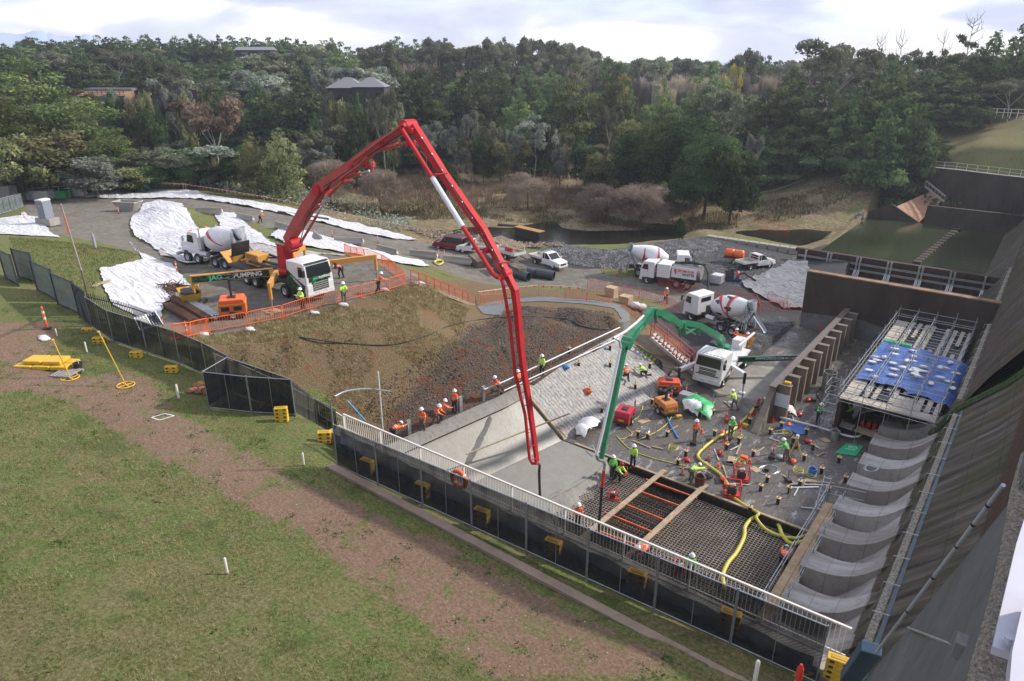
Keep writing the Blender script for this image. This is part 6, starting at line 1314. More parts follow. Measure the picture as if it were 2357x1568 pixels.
def near_field(n,thr,sd):
 X=rs.uniform(-48,-1.8,n);Y=rs.uniform(-8,14.6,n);q=(np.abs(np.arctan2(-X,np.maximum(Y,.01))-YAW)<1.0)|(Y>2)
 d=bil(Z['dirt'],X,Y);k=q&(rs.rand(n)>d*1.15)&(vn(X,Y,1.6,sd,3)>thr);return X[k],Y[k]
X,Y=near_field(90000,-.15,41);blades('near_grass',L_grass,X,Y,.10,.012,.9)
X,Y=near_field(70000,-.05,55);blades('near_dry_grass',L_dry,X,Y,.12,.010,.9)
X,Y=inside([(380,768),(560,740),(760,706),(955,650),(1080,710),(1060,800),(1000,880),(880,980),(780,940),(700,900),(540,830),(470,800)],26000);cl=vn(X,Y,3,66,3)>-.25;blades('bank_grass',L_dry,X[cl],Y[cl],.22,.022,.9)
X,Y=inside([(20,548),(110,552),(250,572),(318,588),(300,600),(225,630),(215,720),(140,690),(60,650)],9000);blades('wedge_grass',L_grass,X,Y,.2,.02,.9)
X,Y=near_field(5200,.30,91);scatter('weeds',leafm('weed_leaves',[(.035,.07,.018),(.08,.14,.035),(.15,.21,.06)],.3,0),np.repeat(X,7)+rs.normal(size=len(X)*7)*.10,np.repeat(Y,7)+rs.normal(size=len(Y)*7)*.10,.055,.10)
k_=np.array([(x,y)for x,y in zip(rs.uniform(-45,-2,600),rs.uniform(-2,15,600))if float(bil(Z['dirt'],x,y))>.4])[:150];scatter('track_weeds',bpy.data.materials['weed_leaves'],np.repeat(k_[:,0],14)+rs.normal(size=len(k_)*14)*.13,np.repeat(k_[:,1],14)+rs.normal(size=len(k_)*14)*.13,.05,.07)
def stones(name,m,X,Y,s0,s1,dz=0,sq=.6):
 mb=MB();n=len(X);z=bil(GZ,X,Y)+dz;base=np.array([(0,0,1),(.9,0,.1),(.25,.9,0),(-.75,.55,.15),(-.75,-.5,0),(.3,-.9,.1),(0,0,-1)]);fs=[(0,1,2),(0,2,3),(0,3,4),(0,4,5),(0,5,1),(6,2,1),(6,3,2),(6,4,3),(6,5,4),(6,1,5)]
 S=rs.uniform(s0,s1,n)*rs.uniform(.6,1.3,n);B_=base[None]*(1+rs.uniform(-.3,.3,(n,7,3)));a=rs.rand(n)*6.28;c,s=np.cos(a)[:,None],np.sin(a)[:,None]
 Vx=B_[...,0]*c-B_[...,1]*s;Vy=B_[...,0]*s+B_[...,1]*c;V=np.stack([Vx*S[:,None]+X[:,None],Vy*S[:,None]+Y[:,None],B_[...,2]*S[:,None]*sq+z[:,None]],-1).reshape(-1,3)
 Fs=(np.array(fs)[None]+(np.arange(n)*7)[:,None,None]).reshape(-1,3);me=bpy.data.meshes.new(name);me.from_pydata(V.tolist(),[],Fs.tolist());me.update();me.materials.append(m);o=bpy.data.objects.new(name,me);C.objects.link(o);o['kind']='stuff';return o
m_st=M('dark_stone',(.115,.115,.12),.85,var=.8,scale=.9);m_st2=M('brown_stone',(.17,.13,.10),.9,var=.6,scale=.8)
X,Y=inside([(1230,580),(1300,564),(1400,578),(1500,562),(1560,552),(1635,545),(1660,565),(1640,590),(1560,590),(1500,606),(1420,622),(1330,612),(1290,602)],9000);stones('bund_stones',m_st,X,Y,.10,.26)
X,Y=inside([(1640,560),(1760,580),(1840,596),(1700,660),(1640,640),(1560,620),(1560,590)],3500);stones('yard_stones',m_st,X,Y,.05,.13)
X,Y=inside([(1680,720),(1800,730),(1860,760),(1850,850),(1760,870),(1700,840),(1660,790)],5500);stones('gravel_stones',m_st,X,Y,.05,.12)
X,Y=inside([(880,880),(1000,800),(1090,745),(1200,705),(1330,710),(1415,722),(1395,772),(1290,830),(1150,885),(1000,930),(900,990),(820,950)],7000);stones('bank_rocks',M('bank_rock',(.085,.062,.050),.9,var=.9,scale=.7),X,Y,.03,.12)
X,Y=inside([(940,530),(1060,535),(1200,548),(1300,560),(1300,572),(1200,572),(1000,556)],700);stones('river_stones',m_st2,X,Y,.15,.5,.3)
X,Y=inside([(1960,512),(2065,440),(2100,448),(2030,500),(1985,520)],420);stones('rip_rap',m_st,X,Y,.3,.6,.05)
X=rs.uniform(-45,-2,3000);Y=rs.uniform(-3,14.5,3000);k=bil(Z['dirt'],X,Y)>.5;stones('track_pebbles',M('pale_pebble',(.30,.25,.21),.9,var=.6,scale=2),X[k],Y[k],.012,.04)
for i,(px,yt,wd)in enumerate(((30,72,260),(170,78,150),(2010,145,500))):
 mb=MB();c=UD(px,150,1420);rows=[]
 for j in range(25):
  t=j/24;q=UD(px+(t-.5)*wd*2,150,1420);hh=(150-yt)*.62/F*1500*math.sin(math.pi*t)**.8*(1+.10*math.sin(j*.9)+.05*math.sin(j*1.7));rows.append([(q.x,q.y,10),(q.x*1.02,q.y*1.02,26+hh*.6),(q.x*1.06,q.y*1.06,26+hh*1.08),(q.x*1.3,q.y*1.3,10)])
 mb.grid(rows).build('hills',M('haze_blue_hill',(.34,.42,.56),1,var=.05,scale=.01),smooth='all',fix=False,kind='structure')  # distance haze is put into the blue colour of these hills
m_roofg=M('pale_metal_roof',(.20,.20,.22),.5,.3,var=.08);m_dwall=M('dark_house_wall',(.035,.035,.04),.8,var=.2);m_cutb=M('cut_clay',(.22,.12,.07),.95,var=.3,scale=.3)
def house(px,py,g,w_,d_,hw,hr,label,roof=m_roofg,wall=m_dwall,rz=None,hip=True):
 q=UD(px,py,g);z=gz(q.x,q.y);z=max(z,q.z-hw-hr);r=thing('house',label,'house',(q.x,q.y,q.z-hw-hr),YAW if rz is None else rz,'houses among the trees');MB().box((0,0,hw/2-.3),(w_,d_,hw+.6)).build('wall',wall,r)
 k=.15 if hip else .98;MB().add([(-w_*.55,-d_*.55,hw),(w_*.55,-d_*.55,hw),(w_*.55,d_*.55,hw),(-w_*.55,d_*.55,hw),(-w_*.55*k,0,hw+hr),(w_*.55*k,0,hw+hr)],[(0,1,5,4),(1,2,5),(2,3,4,5),(3,0,4),(3,2,1,0)]).build('roof',roof,r)
 for s in(-.25,.25):MB().box((w_*s,-d_/2-.03,hw*.45),(w_*.2,.05,hw*.4)).build('window',m_glass,r)
house(800,178,172,8,7,3.6,2.2,'dark house with pale hipped roof, left of the pair behind the red boom');house(853,178,170,7,7,3.6,2.0,'dark house with pale hipped roof, right of the pair behind the red boom')
house(588,108,300,13,7,2,1.2,'long low grey-roofed house on the left ridge',hip=False);house(2345,183,200,12,7,3,1.5,'low pale shed behind the dark trees near the right edge',hip=False)
for(px,py,g,w_,lb_)in((238,190,214,12,'left of the dark cypress'),(415,188,216,10,'right of the dark cypress')):
 q=UD(px,py+8,g);r=thing('cattle_yard','terraced clay cut bank with pale shed roof '+lb_,'farm yard',(q.x,q.y,q.z-3),YAW)
 MB().prism([(-3,-3),(-3,.6),(3,1.9),(3,-3)],-w_/2,w_/2,'YZ').build('clay_bank',m_cutb,r);MB().box((0,3.6,2.1),(w_,3,.6)).build('shed',m_roofg,r)
 MB().box((0,-4.2,-.4),(w_*1.2,.3,2.4)).build('dark_wall',m_dwall,r);f=MB()
 for k in range(14):f.bar((-w_*.6+k*w_*1.2/13,-4.4,.6),(-w_*.6+k*w_*1.2/13,-4.4,2.2),.12)
 for z in(1.1,1.6,2.2):f.bar((-w_*.6,-4.4,z),(w_*.6,-4.4,z),.09)
 f.build('yard_rails',m_rust,r)
r=thing('small_fence','small white fence on the grassy slope at far right','fence',UD(2318,262,178))
for k in range(6):MB().bar((-3+k*1.2,0,-1),(-3+k*1.2,0,1),.12).build('post',m_white,r)
for z in(.2,.9):MB().bar((-3,0,z),(3,0,z),.1).build('rail',m_white,r)
m_board=M('scaffold_board',(.40,.36,.30),.85,var=.2,scale=1.2,dirt=(.2,.17,.13),damt=.5)
m_tarp=M('blue_tarpaulin',(.05,.13,.42),.5,var=.25,scale=.7,bump=.9,bscale=2.2,dirt=(.02,.05,.2),damt=.5)
m_bag=M('white_bag',(.62,.62,.64),.7,var=.1,scale=2,bump=.6,bscale=6,dirt=(.4,.38,.36),damt=.5)
m_gtarp=M('green_tarpaulin',(.03,.38,.12),.45,var=.25,scale=.8,bump=.8,bscale=3)
m_hiorange=M('hi_vis_orange',(.85,.13,.02),.75,var=.08,scale=5);m_hiyel=M('hi_vis_lime',(.50,.85,.06),.75,var=.08,scale=5);m_higreen=M('hi_vis_green',(.10,.62,.08),.75,var=.08,scale=5)
S_=thing('scaffold_deck','long scaffold deck over the culvert with pale boards and blue tarpaulins','scaffold',(0,0,0))
X0,X1,Y0,Y1,ZD=-8.7,-2.5,50.3,71.6,3.2
k=random.Random(5)
f=MB()
f.box(((X0+X1)/2,Y0+.5,ZD),(X1-X0,1.1,.06));f.build('front_board',m_board,S_)
f=MB();f.box((X0+.55,(Y0+Y1)/2,ZD+.01),(1.0,Y1-Y0-1.2,.06));f.build('walk_board',m_board,S_)
nb=0
for r_ in range(9):
 y=Y0+1.3+r_*2.2
 for c in range(9):
  x=X0+1.45+c*.57
  if(c in(4,)and r_>5)or(r_==0 and c in(2,4)):continue
  if k.random()<.10:continue
  if nb<96:nb+=1;MB().box((x,y+1.0,ZD+k.uniform(0,.02)),(.30 if r_ else .34,2.15,.05)).build('board',m_board,S_)
MB().box((X1-2.0,Y0+1.9,ZD+.03),(1.7,2.0,.05)).build('plywood_sheet',m_board,S_)
MB().box(((X0+X1)/2,(Y0+Y1)/2+.8,ZD-.35),(X1-X0-.2,Y1-Y0-2.4,.3)).build('deck_shade_slab',m_blackp,S_)  # black slab stands in for the shade under the deck boards
nx_=5;xsS=[X0+(X1-X0)*i/(nx_-1)for i in range(nx_)];ysS=[Y0+(Y1-Y0)*j/9 for j in range(10)]
for i,x in enumerate(xsS):
 for j,y in enumerate(ysS):
  MB().cyl((x,y,-.1 if x<-5.5 else dz_(x)),(x,y,ZD+1.25+k.uniform(0,.35)),.03,n=5).build('standard',m_scaf,S_)
 for h in(.5,1.05):MB().cyl((x,Y0-.1,ZD+h),(x,Y1+.1,ZD+h),.026,n=5).build('ledger',m_scaf,S_)
for j,y in enumerate(ysS):
 for h in(-.25,.5,1.05):MB().cyl((X0-.1,y,ZD+h),(X1+.1,y,ZD+h),.026,n=5).build('transom',m_scaf,S_)
f=MB()
for h in(.15,.75):f.cyl((X0,Y0-.1,ZD+h),(X1,Y0-.1,ZD+h),.028,n=5)
for q in range(9):f.cyl((X0+q*.69,Y0-.1,ZD+(.15 if q%2 else .75)),(X0+(q+1)*.69,Y0-.1,ZD+(.75 if q%2 else .15)),.018,n=4)
f.build('lattice_beam',m_scaf,S_)
for j in range(8):
 f=MB();y=Y0+1.6+j*2.3
 for h in(.32,.62):f.cyl((X0+.8,y,ZD+h),(X1-1.6,y,ZD+h),.02,n=4)
 for q in range(14):f.cyl((X0+.8+q*.29,y,ZD+.32),(X0+.8+q*.29,y,ZD+.62),.014,n=4)
 f.build('ladder_beam',m_scaf,S_)
f=MB();f.cyl((X1-.3,Y0-.05,ZD-.2),(X1-2.2,Y0-.05,.3),.035,n=5);f.cyl((X1-.2,Y0-.1,ZD-1.0),(X1-2.2,Y0-.1,ZD-1.3),.03,n=5);f.build('brace',m_scaf,S_)
T_=thing('scaffold_tower','narrow scaffold access tower at the near left corner of the blue-covered deck','scaffold tower',(X0-1.0,Y0-.3,0))
for x in(0,.9):
 for y in(0,1.6):MB().cyl((x,y,0),(x,y,5.0),.03,n=5).build('standard',m_scaf,T_)
for z in(.6,1.3,2.0,2.7,3.4,4.1):
 f=MB();f.cyl((0,0,z),(.9,0,z),.025,n=5);f.cyl((0,1.6,z),(.9,1.6,z),.025,n=5);f.cyl((0,0,z),(0,1.6,z),.025,n=5);f.cyl((.9,0,z),(.9,1.6,z),.025,n=5);f.cyl((0,0,z),(.9,0,z+.6),.02,n=4);f.build('rung_frame',m_scaf,T_)
for n_,(a,b,lab)in enumerate((((X0+.2,Y0+3.9,X1-2.2,Y0+13.6),5,'blue tarpaulin with pale bags over the left of the scaffold deck'),((X1-2.4,Y0+3.4,X1+.8,Y0+12.9),6,'blue tarpaulin spilling over the right edge of the scaffold deck'))):
 gx=np.linspace(a[0],a[2],16);gy=np.linspace(a[1],a[3],22);rows=[[(x,y+.12*math.sin(x*3+n_),ZD+.22+.17*float(vn(x*1.0,y,.9,3+n_,2))-max(0,x-X1)*.9)for x in gx]for y in gy]
 MB().grid(rows).build('tarpaulin',m_tarp,smooth='all',fix=False,label=lab,cat='tarpaulin')
for q in range(34):
 x=k.uniform(X0+.5,X1+.2);y=k.uniform(Y0+4.6,Y0+12.4);
 o=MB().blob((0,0,0),.34,6,q,.10,(1.25,.75,.16)).build('cement_bag',m_bag,smooth='all',label='white cement bag lying on the blue tarpaulins',cat='bag',group='bags on the blue tarpaulins');o.location=(x,y,ZD+.40+.17*float(vn(x,y,.9,3,2)));o.rotation_euler=(0,0,k.choice((0,.1,1.5)))
MB().box((X0+1.3,Y0+13.6,ZD+.2),(2.2,.5,.3)).build('green_bundle',m_gtarp,label='bright green bundle at the far edge of the blue tarpaulin',cat='bundle',bev=.06)
r=thing('culvert_mouth','dark arched culvert mouth under the scaffold deck','culvert',(0,Y0+1.4,0))
rows=[[(-5.9+2.0*math.cos(t),y,2.3*math.sin(t))for t in np.linspace(0,math.pi,15)]for y in(0,.3,8)]
MB().grid(rows).build('arch',m_grey,r,smooth='all',fix=False)
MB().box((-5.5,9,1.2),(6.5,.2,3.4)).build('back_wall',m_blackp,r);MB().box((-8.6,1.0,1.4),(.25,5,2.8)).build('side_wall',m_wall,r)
f=MB()
for q in range(7):f.box((-7.2+q*.42,1.2,.35),(.24,.5,.7))
f.build('red_racks',m_redp,r)
def mat_(name,x0,x1,y0,y1,z,pitch,rr,m,label,skip=None):
 f=MB();n=int((x1-x0)/pitch)
 for i in range(n+1):x=x0+i*pitch;f.bar((x,y0,z),(x,y1,z),rr)
 n=int((y1-y0)/pitch)
 for j in range(n+1):y=y0+j*pitch;f.bar((x0,y,z+rr),(x1,y,z+rr),rr)
 return f.build(name,m,fix=False,label=label,cat='reinforcement')
m_rb2=M('pale_dusty_rebar',(.27,.24,.21),.8,.2,var=.3,scale=1)
mat_('rebar_mat',-22.0,-17.1,17.8,FY-.3,-.42,.21,.034,m_rb2,'dusty steel reinforcement mat left of the timber beams, half covered by fresh concrete')
mat_('rebar_mat',-17.0,-14.0,17.8,FY-.3,-.95,.25,.034,m_rebar,'sunken steel reinforcement mat between the two long timber beams')
mat_('rebar_mat',-13.9,-6.0,17.8,FY-.3,-.42,.21,.034,m_rb2,'large steel reinforcement mat between the right timber beam and the walkway')
mat_('rebar_mat',-21.5,-6.2,17.8,FY-.3,-1.1,.3,.04,m_rust,'lower rusty reinforcement layer deep in the pour bay')
for n_,(a,b)in enumerate((((1530,1082),(1330,1246)),((1625.7,1115),(1440,1285)))):
 a=U(*a,.12);b=U(*b,.12);MB().bar(a,b,.34,.07).build('timber_beam',m_timb,label='long weathered timber plank over the reinforcement, '+('left one of the pair' if n_==0 else 'right one of the pair'),cat='timber beam',group='timber planks over the pour bay')
for n_,(a,b)in enumerate((((1487,1104),(1604,1147)),((1458,1126),(1577,1170)),((1424,1155),(1545,1204)),((1392,1180),(1516,1231)),((1355,1214),(1470,1258)))):
 a=U(*a,.02);b=U(*b,.02);MB().bar(a,b,.10,.12).build('steel_channel',M('dull_orange_steel',(.48,.10,.035),.6,var=.3,scale=3,dirt=(.15,.07,.04),damt=.7),label='orange steel channel spanning under the planks, %s from the yard side'%['first','second','third','fourth','fifth'][n_],cat='steel channel',group='orange channels in the pour bay')
for n_ in range(5):
 y=36.4-n_*2.05;f=MB();
 for i in range(19):x=-16.9+i*.16;f.bar((x,y,-1.0),(x,y,.0),.025)
 f.bar((-17,y,.0),(-13.9,y,.0),.05);f.bar((-17,y+.02,-.5),(-13.9,y,-.5),.03);f.build('rebar_cage',m_blackp,label='dark upright reinforcement cage between the planks, %s from the yard side'%ords[n_],cat='reinforcement',group='upright cages between the planks')
r=thing('walkway','plywood scaffold walkway with tube handrails along the foot of the concrete teeth','walkway',(0,0,0))
ya,yb=27.5,40.2
for s in(0,1):MB().box((-6.35+s*.46,(ya+yb)/2,.62-s*.004),(.44,yb-ya,.06)).build('plank',m_ply,r)
for y in np.linspace(ya,yb,7):
 for x in(-6.62,-5.62):MB().cyl((x,y,-.6),(x,y,1.75),.028,n=5).build('standard',m_scaf,r)
for x in(-6.62,-5.62):
 for h in(1.15,1.65):MB().cyl((x,ya,h),(x,yb+.3,h),.028,n=5).build('handrail',m_scaf,r)
f=MB();
for x in(-7.05,-6.65):f.bar((x,yb-.3,-.1),(x,yb+.9,1.9),.05)
for q in range(8):f.bar((-7.05,yb-.3+q*.15,.1+q*.25),(-6.65,yb-.3+q*.15,.1+q*.25),.04)
f.build('ladder',m_galv,r)
f=MB();f.cyl((-6.6,yb+.6,1.5),(-4.6,yb+1.0,1.6),.026,n=5);f.cyl((-6.6,yb+.6,.9),(-4.6,yb+1.0,1.0),.026,n=5);f.cyl((-4.6,yb+1,-.2),(-4.6,yb+1,1.7),.028,n=5);f.cyl((-6.6,yb+.6,-.2),(-6.6,yb+.6,1.9),.028,n=5);f.build('end_rail',m_scaf,r)
def skinned(name,verts,edges,radii,m,sub=1,root=0):
 me=bpy.data.meshes.new(name);me.from_pydata([tuple(v)for v in verts],edges,[]);o=bpy.data.objects.new(name,me);C.objects.link(o)
 md=o.modifiers.new('skin','SKIN');md.use_smooth_shade=True
 sv=me.skin_vertices[0].data
 for i,r_ in enumerate(radii):sv[i].radius=(r_,r_)if not isinstance(r_,tuple)else r_;sv[i].use_root=(i==root)
 ss=o.modifiers.new('sub','SUBSURF');ss.levels=sub;ss.render_levels=sub
 bpy.context.view_layer.update();ne=bpy.data.meshes.new_from_object(o.evaluated_get(bpy.context.evaluated_depsgraph_get()));bpy.data.objects.remove(o);ne.materials.clear();ne.materials.append(m);ne.name=name;return ne
m_skin=M('skin',(.42,.24,.16),.6,var=.08);m_navy=M('navy_workwear',(.016,.02,.045),.85,var=.3,scale=4,dirt=(.16,.14,.12),damt=.4);m_khaki=M('grey_workwear',(.13,.12,.105),.85,var=.25,scale=4)
m_boot=M('work_boot',(.10,.065,.04),.8,var=.3);m_hat=M('white_hard_hat',(.78,.78,.80),.35,var=.03);m_refl=M('reflective_tape',(.62,.64,.66),.4,var=.05);m_hair=M('dark_hair',(.03,.02,.015),.8)
def pose(kind):
 """joint positions of one figure, feet on z=0, facing +x"""
 P_=dict(stand=dict(hip=.92,lean=4,la=(-12,20),ra=(10,35),leg=((4,0),(-6,4)),sp=.11),hands=dict(hip=.92,lean=8,la=(-35,85),ra=(-30,90),leg=((3,0),(-3,0)),sp=.12),walk=dict(hip=.89,lean=6,la=(28,25),ra=(-25,35),leg=((-24,10),(20,28)),sp=.09),work=dict(hip=.84,lean=28,la=(-30,45),ra=(-45,30),leg=((-20,28),(12,22)),sp=.16),bend=dict(hip=.80,lean=82,la=(-65,20),ra=(-80,10),leg=((-22,32),(-6,26)),sp=.17),kneel=dict(hip=.48,lean=48,la=(-55,40),ra=(-65,25),leg=((-88,108),(8,88)),sp=.15))[kind]
 J={};h=P_['hip'];L=R(P_['lean']);up=Vector((math.sin(L),0,math.cos(L)));hip=Vector((-.05*(P_['lean']>30)-math.sin(L)*.10,0,h));J['hip']=hip;J['waist']=hip+up*.16;J['chest']=hip+up*.36;J['neck']=hip+up*.54;L2=R(P_['lean']*.72);J['head']=J['neck']+Vector((math.sin(L2),0,math.cos(L2)))*.13;J['crown']=J['neck']+Vector((math.sin(L2),0,math.cos(L2)))*.24;J['hd']=Vector((math.sin(L2),0,math.cos(L2)))
 for s,nm in((1,'l'),(-1,'r')):
  sh=J['chest']+up*.12+Vector((0,s*.19,0));J[nm+'sh']=sh;a,e=P_[nm+'a'];a0=R(180+a);d=Vector((math.sin(a0)*-1 if False else-math.sin(R(a)),0,-math.cos(R(a))));el=sh+(d+Vector((0,s*.18,0))).normalized()*.29;t=R(a-e);d2=Vector((-math.sin(t),-s*.10,-math.cos(t))).normalized();wr=el+d2*.25;J[nm+'el']=el;J[nm+'wr']=wr;J[nm+'hand']=wr+d2*.09;J[nm+'d']=d2
 for i,(s,nm)in enumerate(((1,'l'),(-1,'r'))):
  a,kf=P_['leg'][i];th=R(a);kd=Vector((-math.sin(th),0,-math.cos(th)));hj=hip+Vector((0,s*P_['sp']*.85,-.03));kn=hj+(kd+Vector((0,s*.04,0)))*.43;t=th+R(kf);an=kn+Vector((-math.sin(t),0,-math.cos(t)))*.41;J[nm+'hj']=hj;J[nm+'kn']=kn;J[nm+'an']=an
 zmin=min(J['lan'].z,J['ran'].z)-.08
 for q in J:
  if q not in('hd','ld','rd'):J[q]=J[q]-Vector((0,0,zmin))
 if kind=='kneel':
  pass
 return J
POSES={}
def figure(kind):
 if kind in POSES:return POSES[kind]
 J=pose(kind)
 def chain(segs):V=[];E=[];Rr=[];ix={}
 names=['hip','waist','chest','neck','head','crown','lsh','lel','lwr','lhand','rsh','rel','rwr','rhand','lhj','lkn','lan','rhj','rkn','ran']
 V=[J[n]for n in names];I={n:i for i,n in enumerate(names)}
 E=[('hip','waist'),('waist','chest'),('chest','neck'),('neck','head'),('head','crown'),('chest','lsh'),('lsh','lel'),('lel','lwr'),('lwr','lhand'),('chest','rsh'),('rsh','rel'),('rel','rwr'),('rwr','rhand'),('hip','lhj'),('lhj','lkn'),('lkn','lan'),('hip','rhj'),('rhj','rkn'),('rkn','ran')]
 Rr=[.12,.11,.125,.055,.085,.075,.06,.045,.030,.036,.06,.045,.030,.036,.085,.062,.042,.085,.062,.042];E=[(I[a],I[b])for a,b in E]
 for s in 'lr':
  h=J[s+'hand'];d=J[s+'d'];sd=Vector((0,1 if s=='l' else-1,0));sx=d.cross(sd).normalized()
  for q,L in enumerate((.055,.07,.065,.05)):
   b=h+sx*(.028-q*.019)+d*.03;V+=[b,b+d*L*.6-sd*.008,b+d*L-sd*.03];n=len(V);E+=[(I[s+'hand'],n-3),(n-3,n-2),(n-2,n-1)];Rr+=[.010,.009,.008]
  b=h+sx*.04-d*.02;V+=[b,b+sx*.025+d*.035];n=len(V);E+=[(I[s+'hand'],n-2),(n-2,n-1)];Rr+=[.011,.009]
 body=skinned('body_mesh',V,E,Rr,m_skin)
 nj=['waist','chest','lsh','lel','lwr','rsh','rel','rwr','hip','neck'];VJ=[J[n].copy()for n in nj];ij={n:i for i,n in enumerate(nj)}
 VJ[ij['neck']]=J['chest'].lerp(J['neck'],.7);VJ[ij['hip']]=J['hip'].lerp(J['waist'],-.15)
 jk=lambda m:skinned('jacket_mesh',VJ,[(ij[a],ij[b])for a,b in[('hip','waist'),('waist','chest'),('chest','neck'),('chest','lsh'),('lsh','lel'),('lel','lwr'),('chest','rsh'),('rsh','rel'),('rel','rwr')]],[.15,.168,.095,.073,.055,.095,.073,.055,.155,.085],m)
 nt_=['hip','lhj','lkn','lan','rhj','rkn','ran'];VT=[J[n]for n in nt_];it={n:i for i,n in enumerate(nt_)}
 tr=lambda m:skinned('trousers_mesh',VT,[(0,1),(1,2),(2,3),(0,4),(4,5),(5,6)],[.15,.115,.088,.072,.115,.088,.072],m)
 POSES[kind]=dict(J=J,body=body,jk=jk,tr=tr,cache={});return POSES[kind]
def person(kind,p,rz,jacket,label,trousers=None,hat=m_hat,scale=1.0,hold=None):
 fg=figure(kind);J=fg['J'];c=fg['cache'];trousers=trousers or m_navy
 r=thing('person',label,'person',p,rz,'site workers');r.scale=(scale,)*3
 def add(nm,me,par=r):o=bpy.data.objects.new(nm,me);C.objects.link(o);o.parent=par;return o
 add('body',fg['body'])
 for key,fn,m,nm in(('j',fg['jk'],jacket,'jacket'),('t',fg['tr'],trousers,'trousers')):
  if(key,m.name)not in c:c[(key,m.name)]=fn(m)
  o=add(nm,c[(key,m.name)])
  if key=='j':jo=o
 if 'extra' not in c:
  hd=J['hd'];q=hd.to_track_quat('Z','Y').to_matrix();fw=Vector((1,0,0));fw=(fw-hd*fw.dot(hd)).normalized();b=MB();top=J['crown']
  h=MB();h.lathe([(.175,-.015),(.170,.0),(.135,.012),(.128,.05),(.10,.10),(.055,.13),(0,.138)],(0,0,0),14);h.v=[tuple(q@Vector(v)+top-hd*.0)for v in h.v]
  hm=h.mesh('hard_hat_mesh')
  for p_ in hm.polygons:p_.use_smooth=True
  f=MB()
  for s in(-1,1):f.blob(tuple(J['head']+fw*.082+Vector((0,s*.032,0))+hd*.03),.012,6,1,0)
  f.blob(tuple(J['head']+fw*.095+hd*.0),.017,6,1,0);f.bar(J['head']+fw*.086+Vector((0,-.022,0))-hd*.035,J['head']+fw*.086+Vector((0,.022,0))-hd*.035,.010)
  fm=f.mesh('face_mesh');fm.materials.append(m_hair)
  st=MB()
  for a,b_,rr in((J['waist'],J['chest'],.19),):
   for t in(.15,.75):cpt=a.lerp(b_,t);d=(b_-a).normalized();st.cyl(cpt-d*.022,cpt+d*.022,rr*(1.0 if t<.5 else 1.05),n=12,cap=False)
  for s in 'lr':cpt=J[s+'sh'].lerp(J[s+'el'],.75);d=(J[s+'el']-J[s+'sh']).normalized();st.cyl(cpt-d*.02,cpt+d*.02,.088,n=9,cap=False)
  sm=st.mesh('tape_mesh');sm.materials.append(m_refl)
  bo=[]
  for s in 'lr':
   g_=MB();an=J[s+'an'];g_.cyl(an+Vector((0,0,.12)),an+Vector((0,0,-.03)),.058,.06,8);g_.box(an+Vector((.06,0,-.045)),(.27,.10,.075),taper=.85);bm_2=g_.mesh('boot_mesh');bm_2.materials.append(m_boot);bo.append(bm_2)
  c['extra']=(hm,fm,sm,bo)
 hm,fm,sm,bo=c['extra']
 if hat is not None:
  if('hat',hat.name)not in c:m2=hm.copy();m2.materials.append(hat);c[('hat',hat.name)]=m2
  add('hard_hat',c[('hat',hat.name)])
 add('face',fm);add('reflective_tape',sm,jo)
 for b_ in bo:add('boot',b_)
 return r
def tw(p,q):
 a=U(*p,0);b=U(*q,0);return math.atan2(b.y-a.y,b.x-a.x)
def slopez(x,y):
 if y<52 and x<xcr(y)+.01 and x>xtop(y):return ztop(y)*(xcr(y)-x)/(xcr(y)-xtop(y))
 return None
def at_floor(px,py):
 p=U(px,py,0.0)
 if p.x<xcr(p.y):
  for _ in range(30):
   z=slopez(p.x,p.y);
   if z is None:z=ztop(p.y)
   p=U(px,py,z)
  return p
 return p
FC=YAW+R(90)
def fr_(deg):return FC+R(deg)
O,Lm,Gn=m_hiorange,m_hiyel,m_higreen
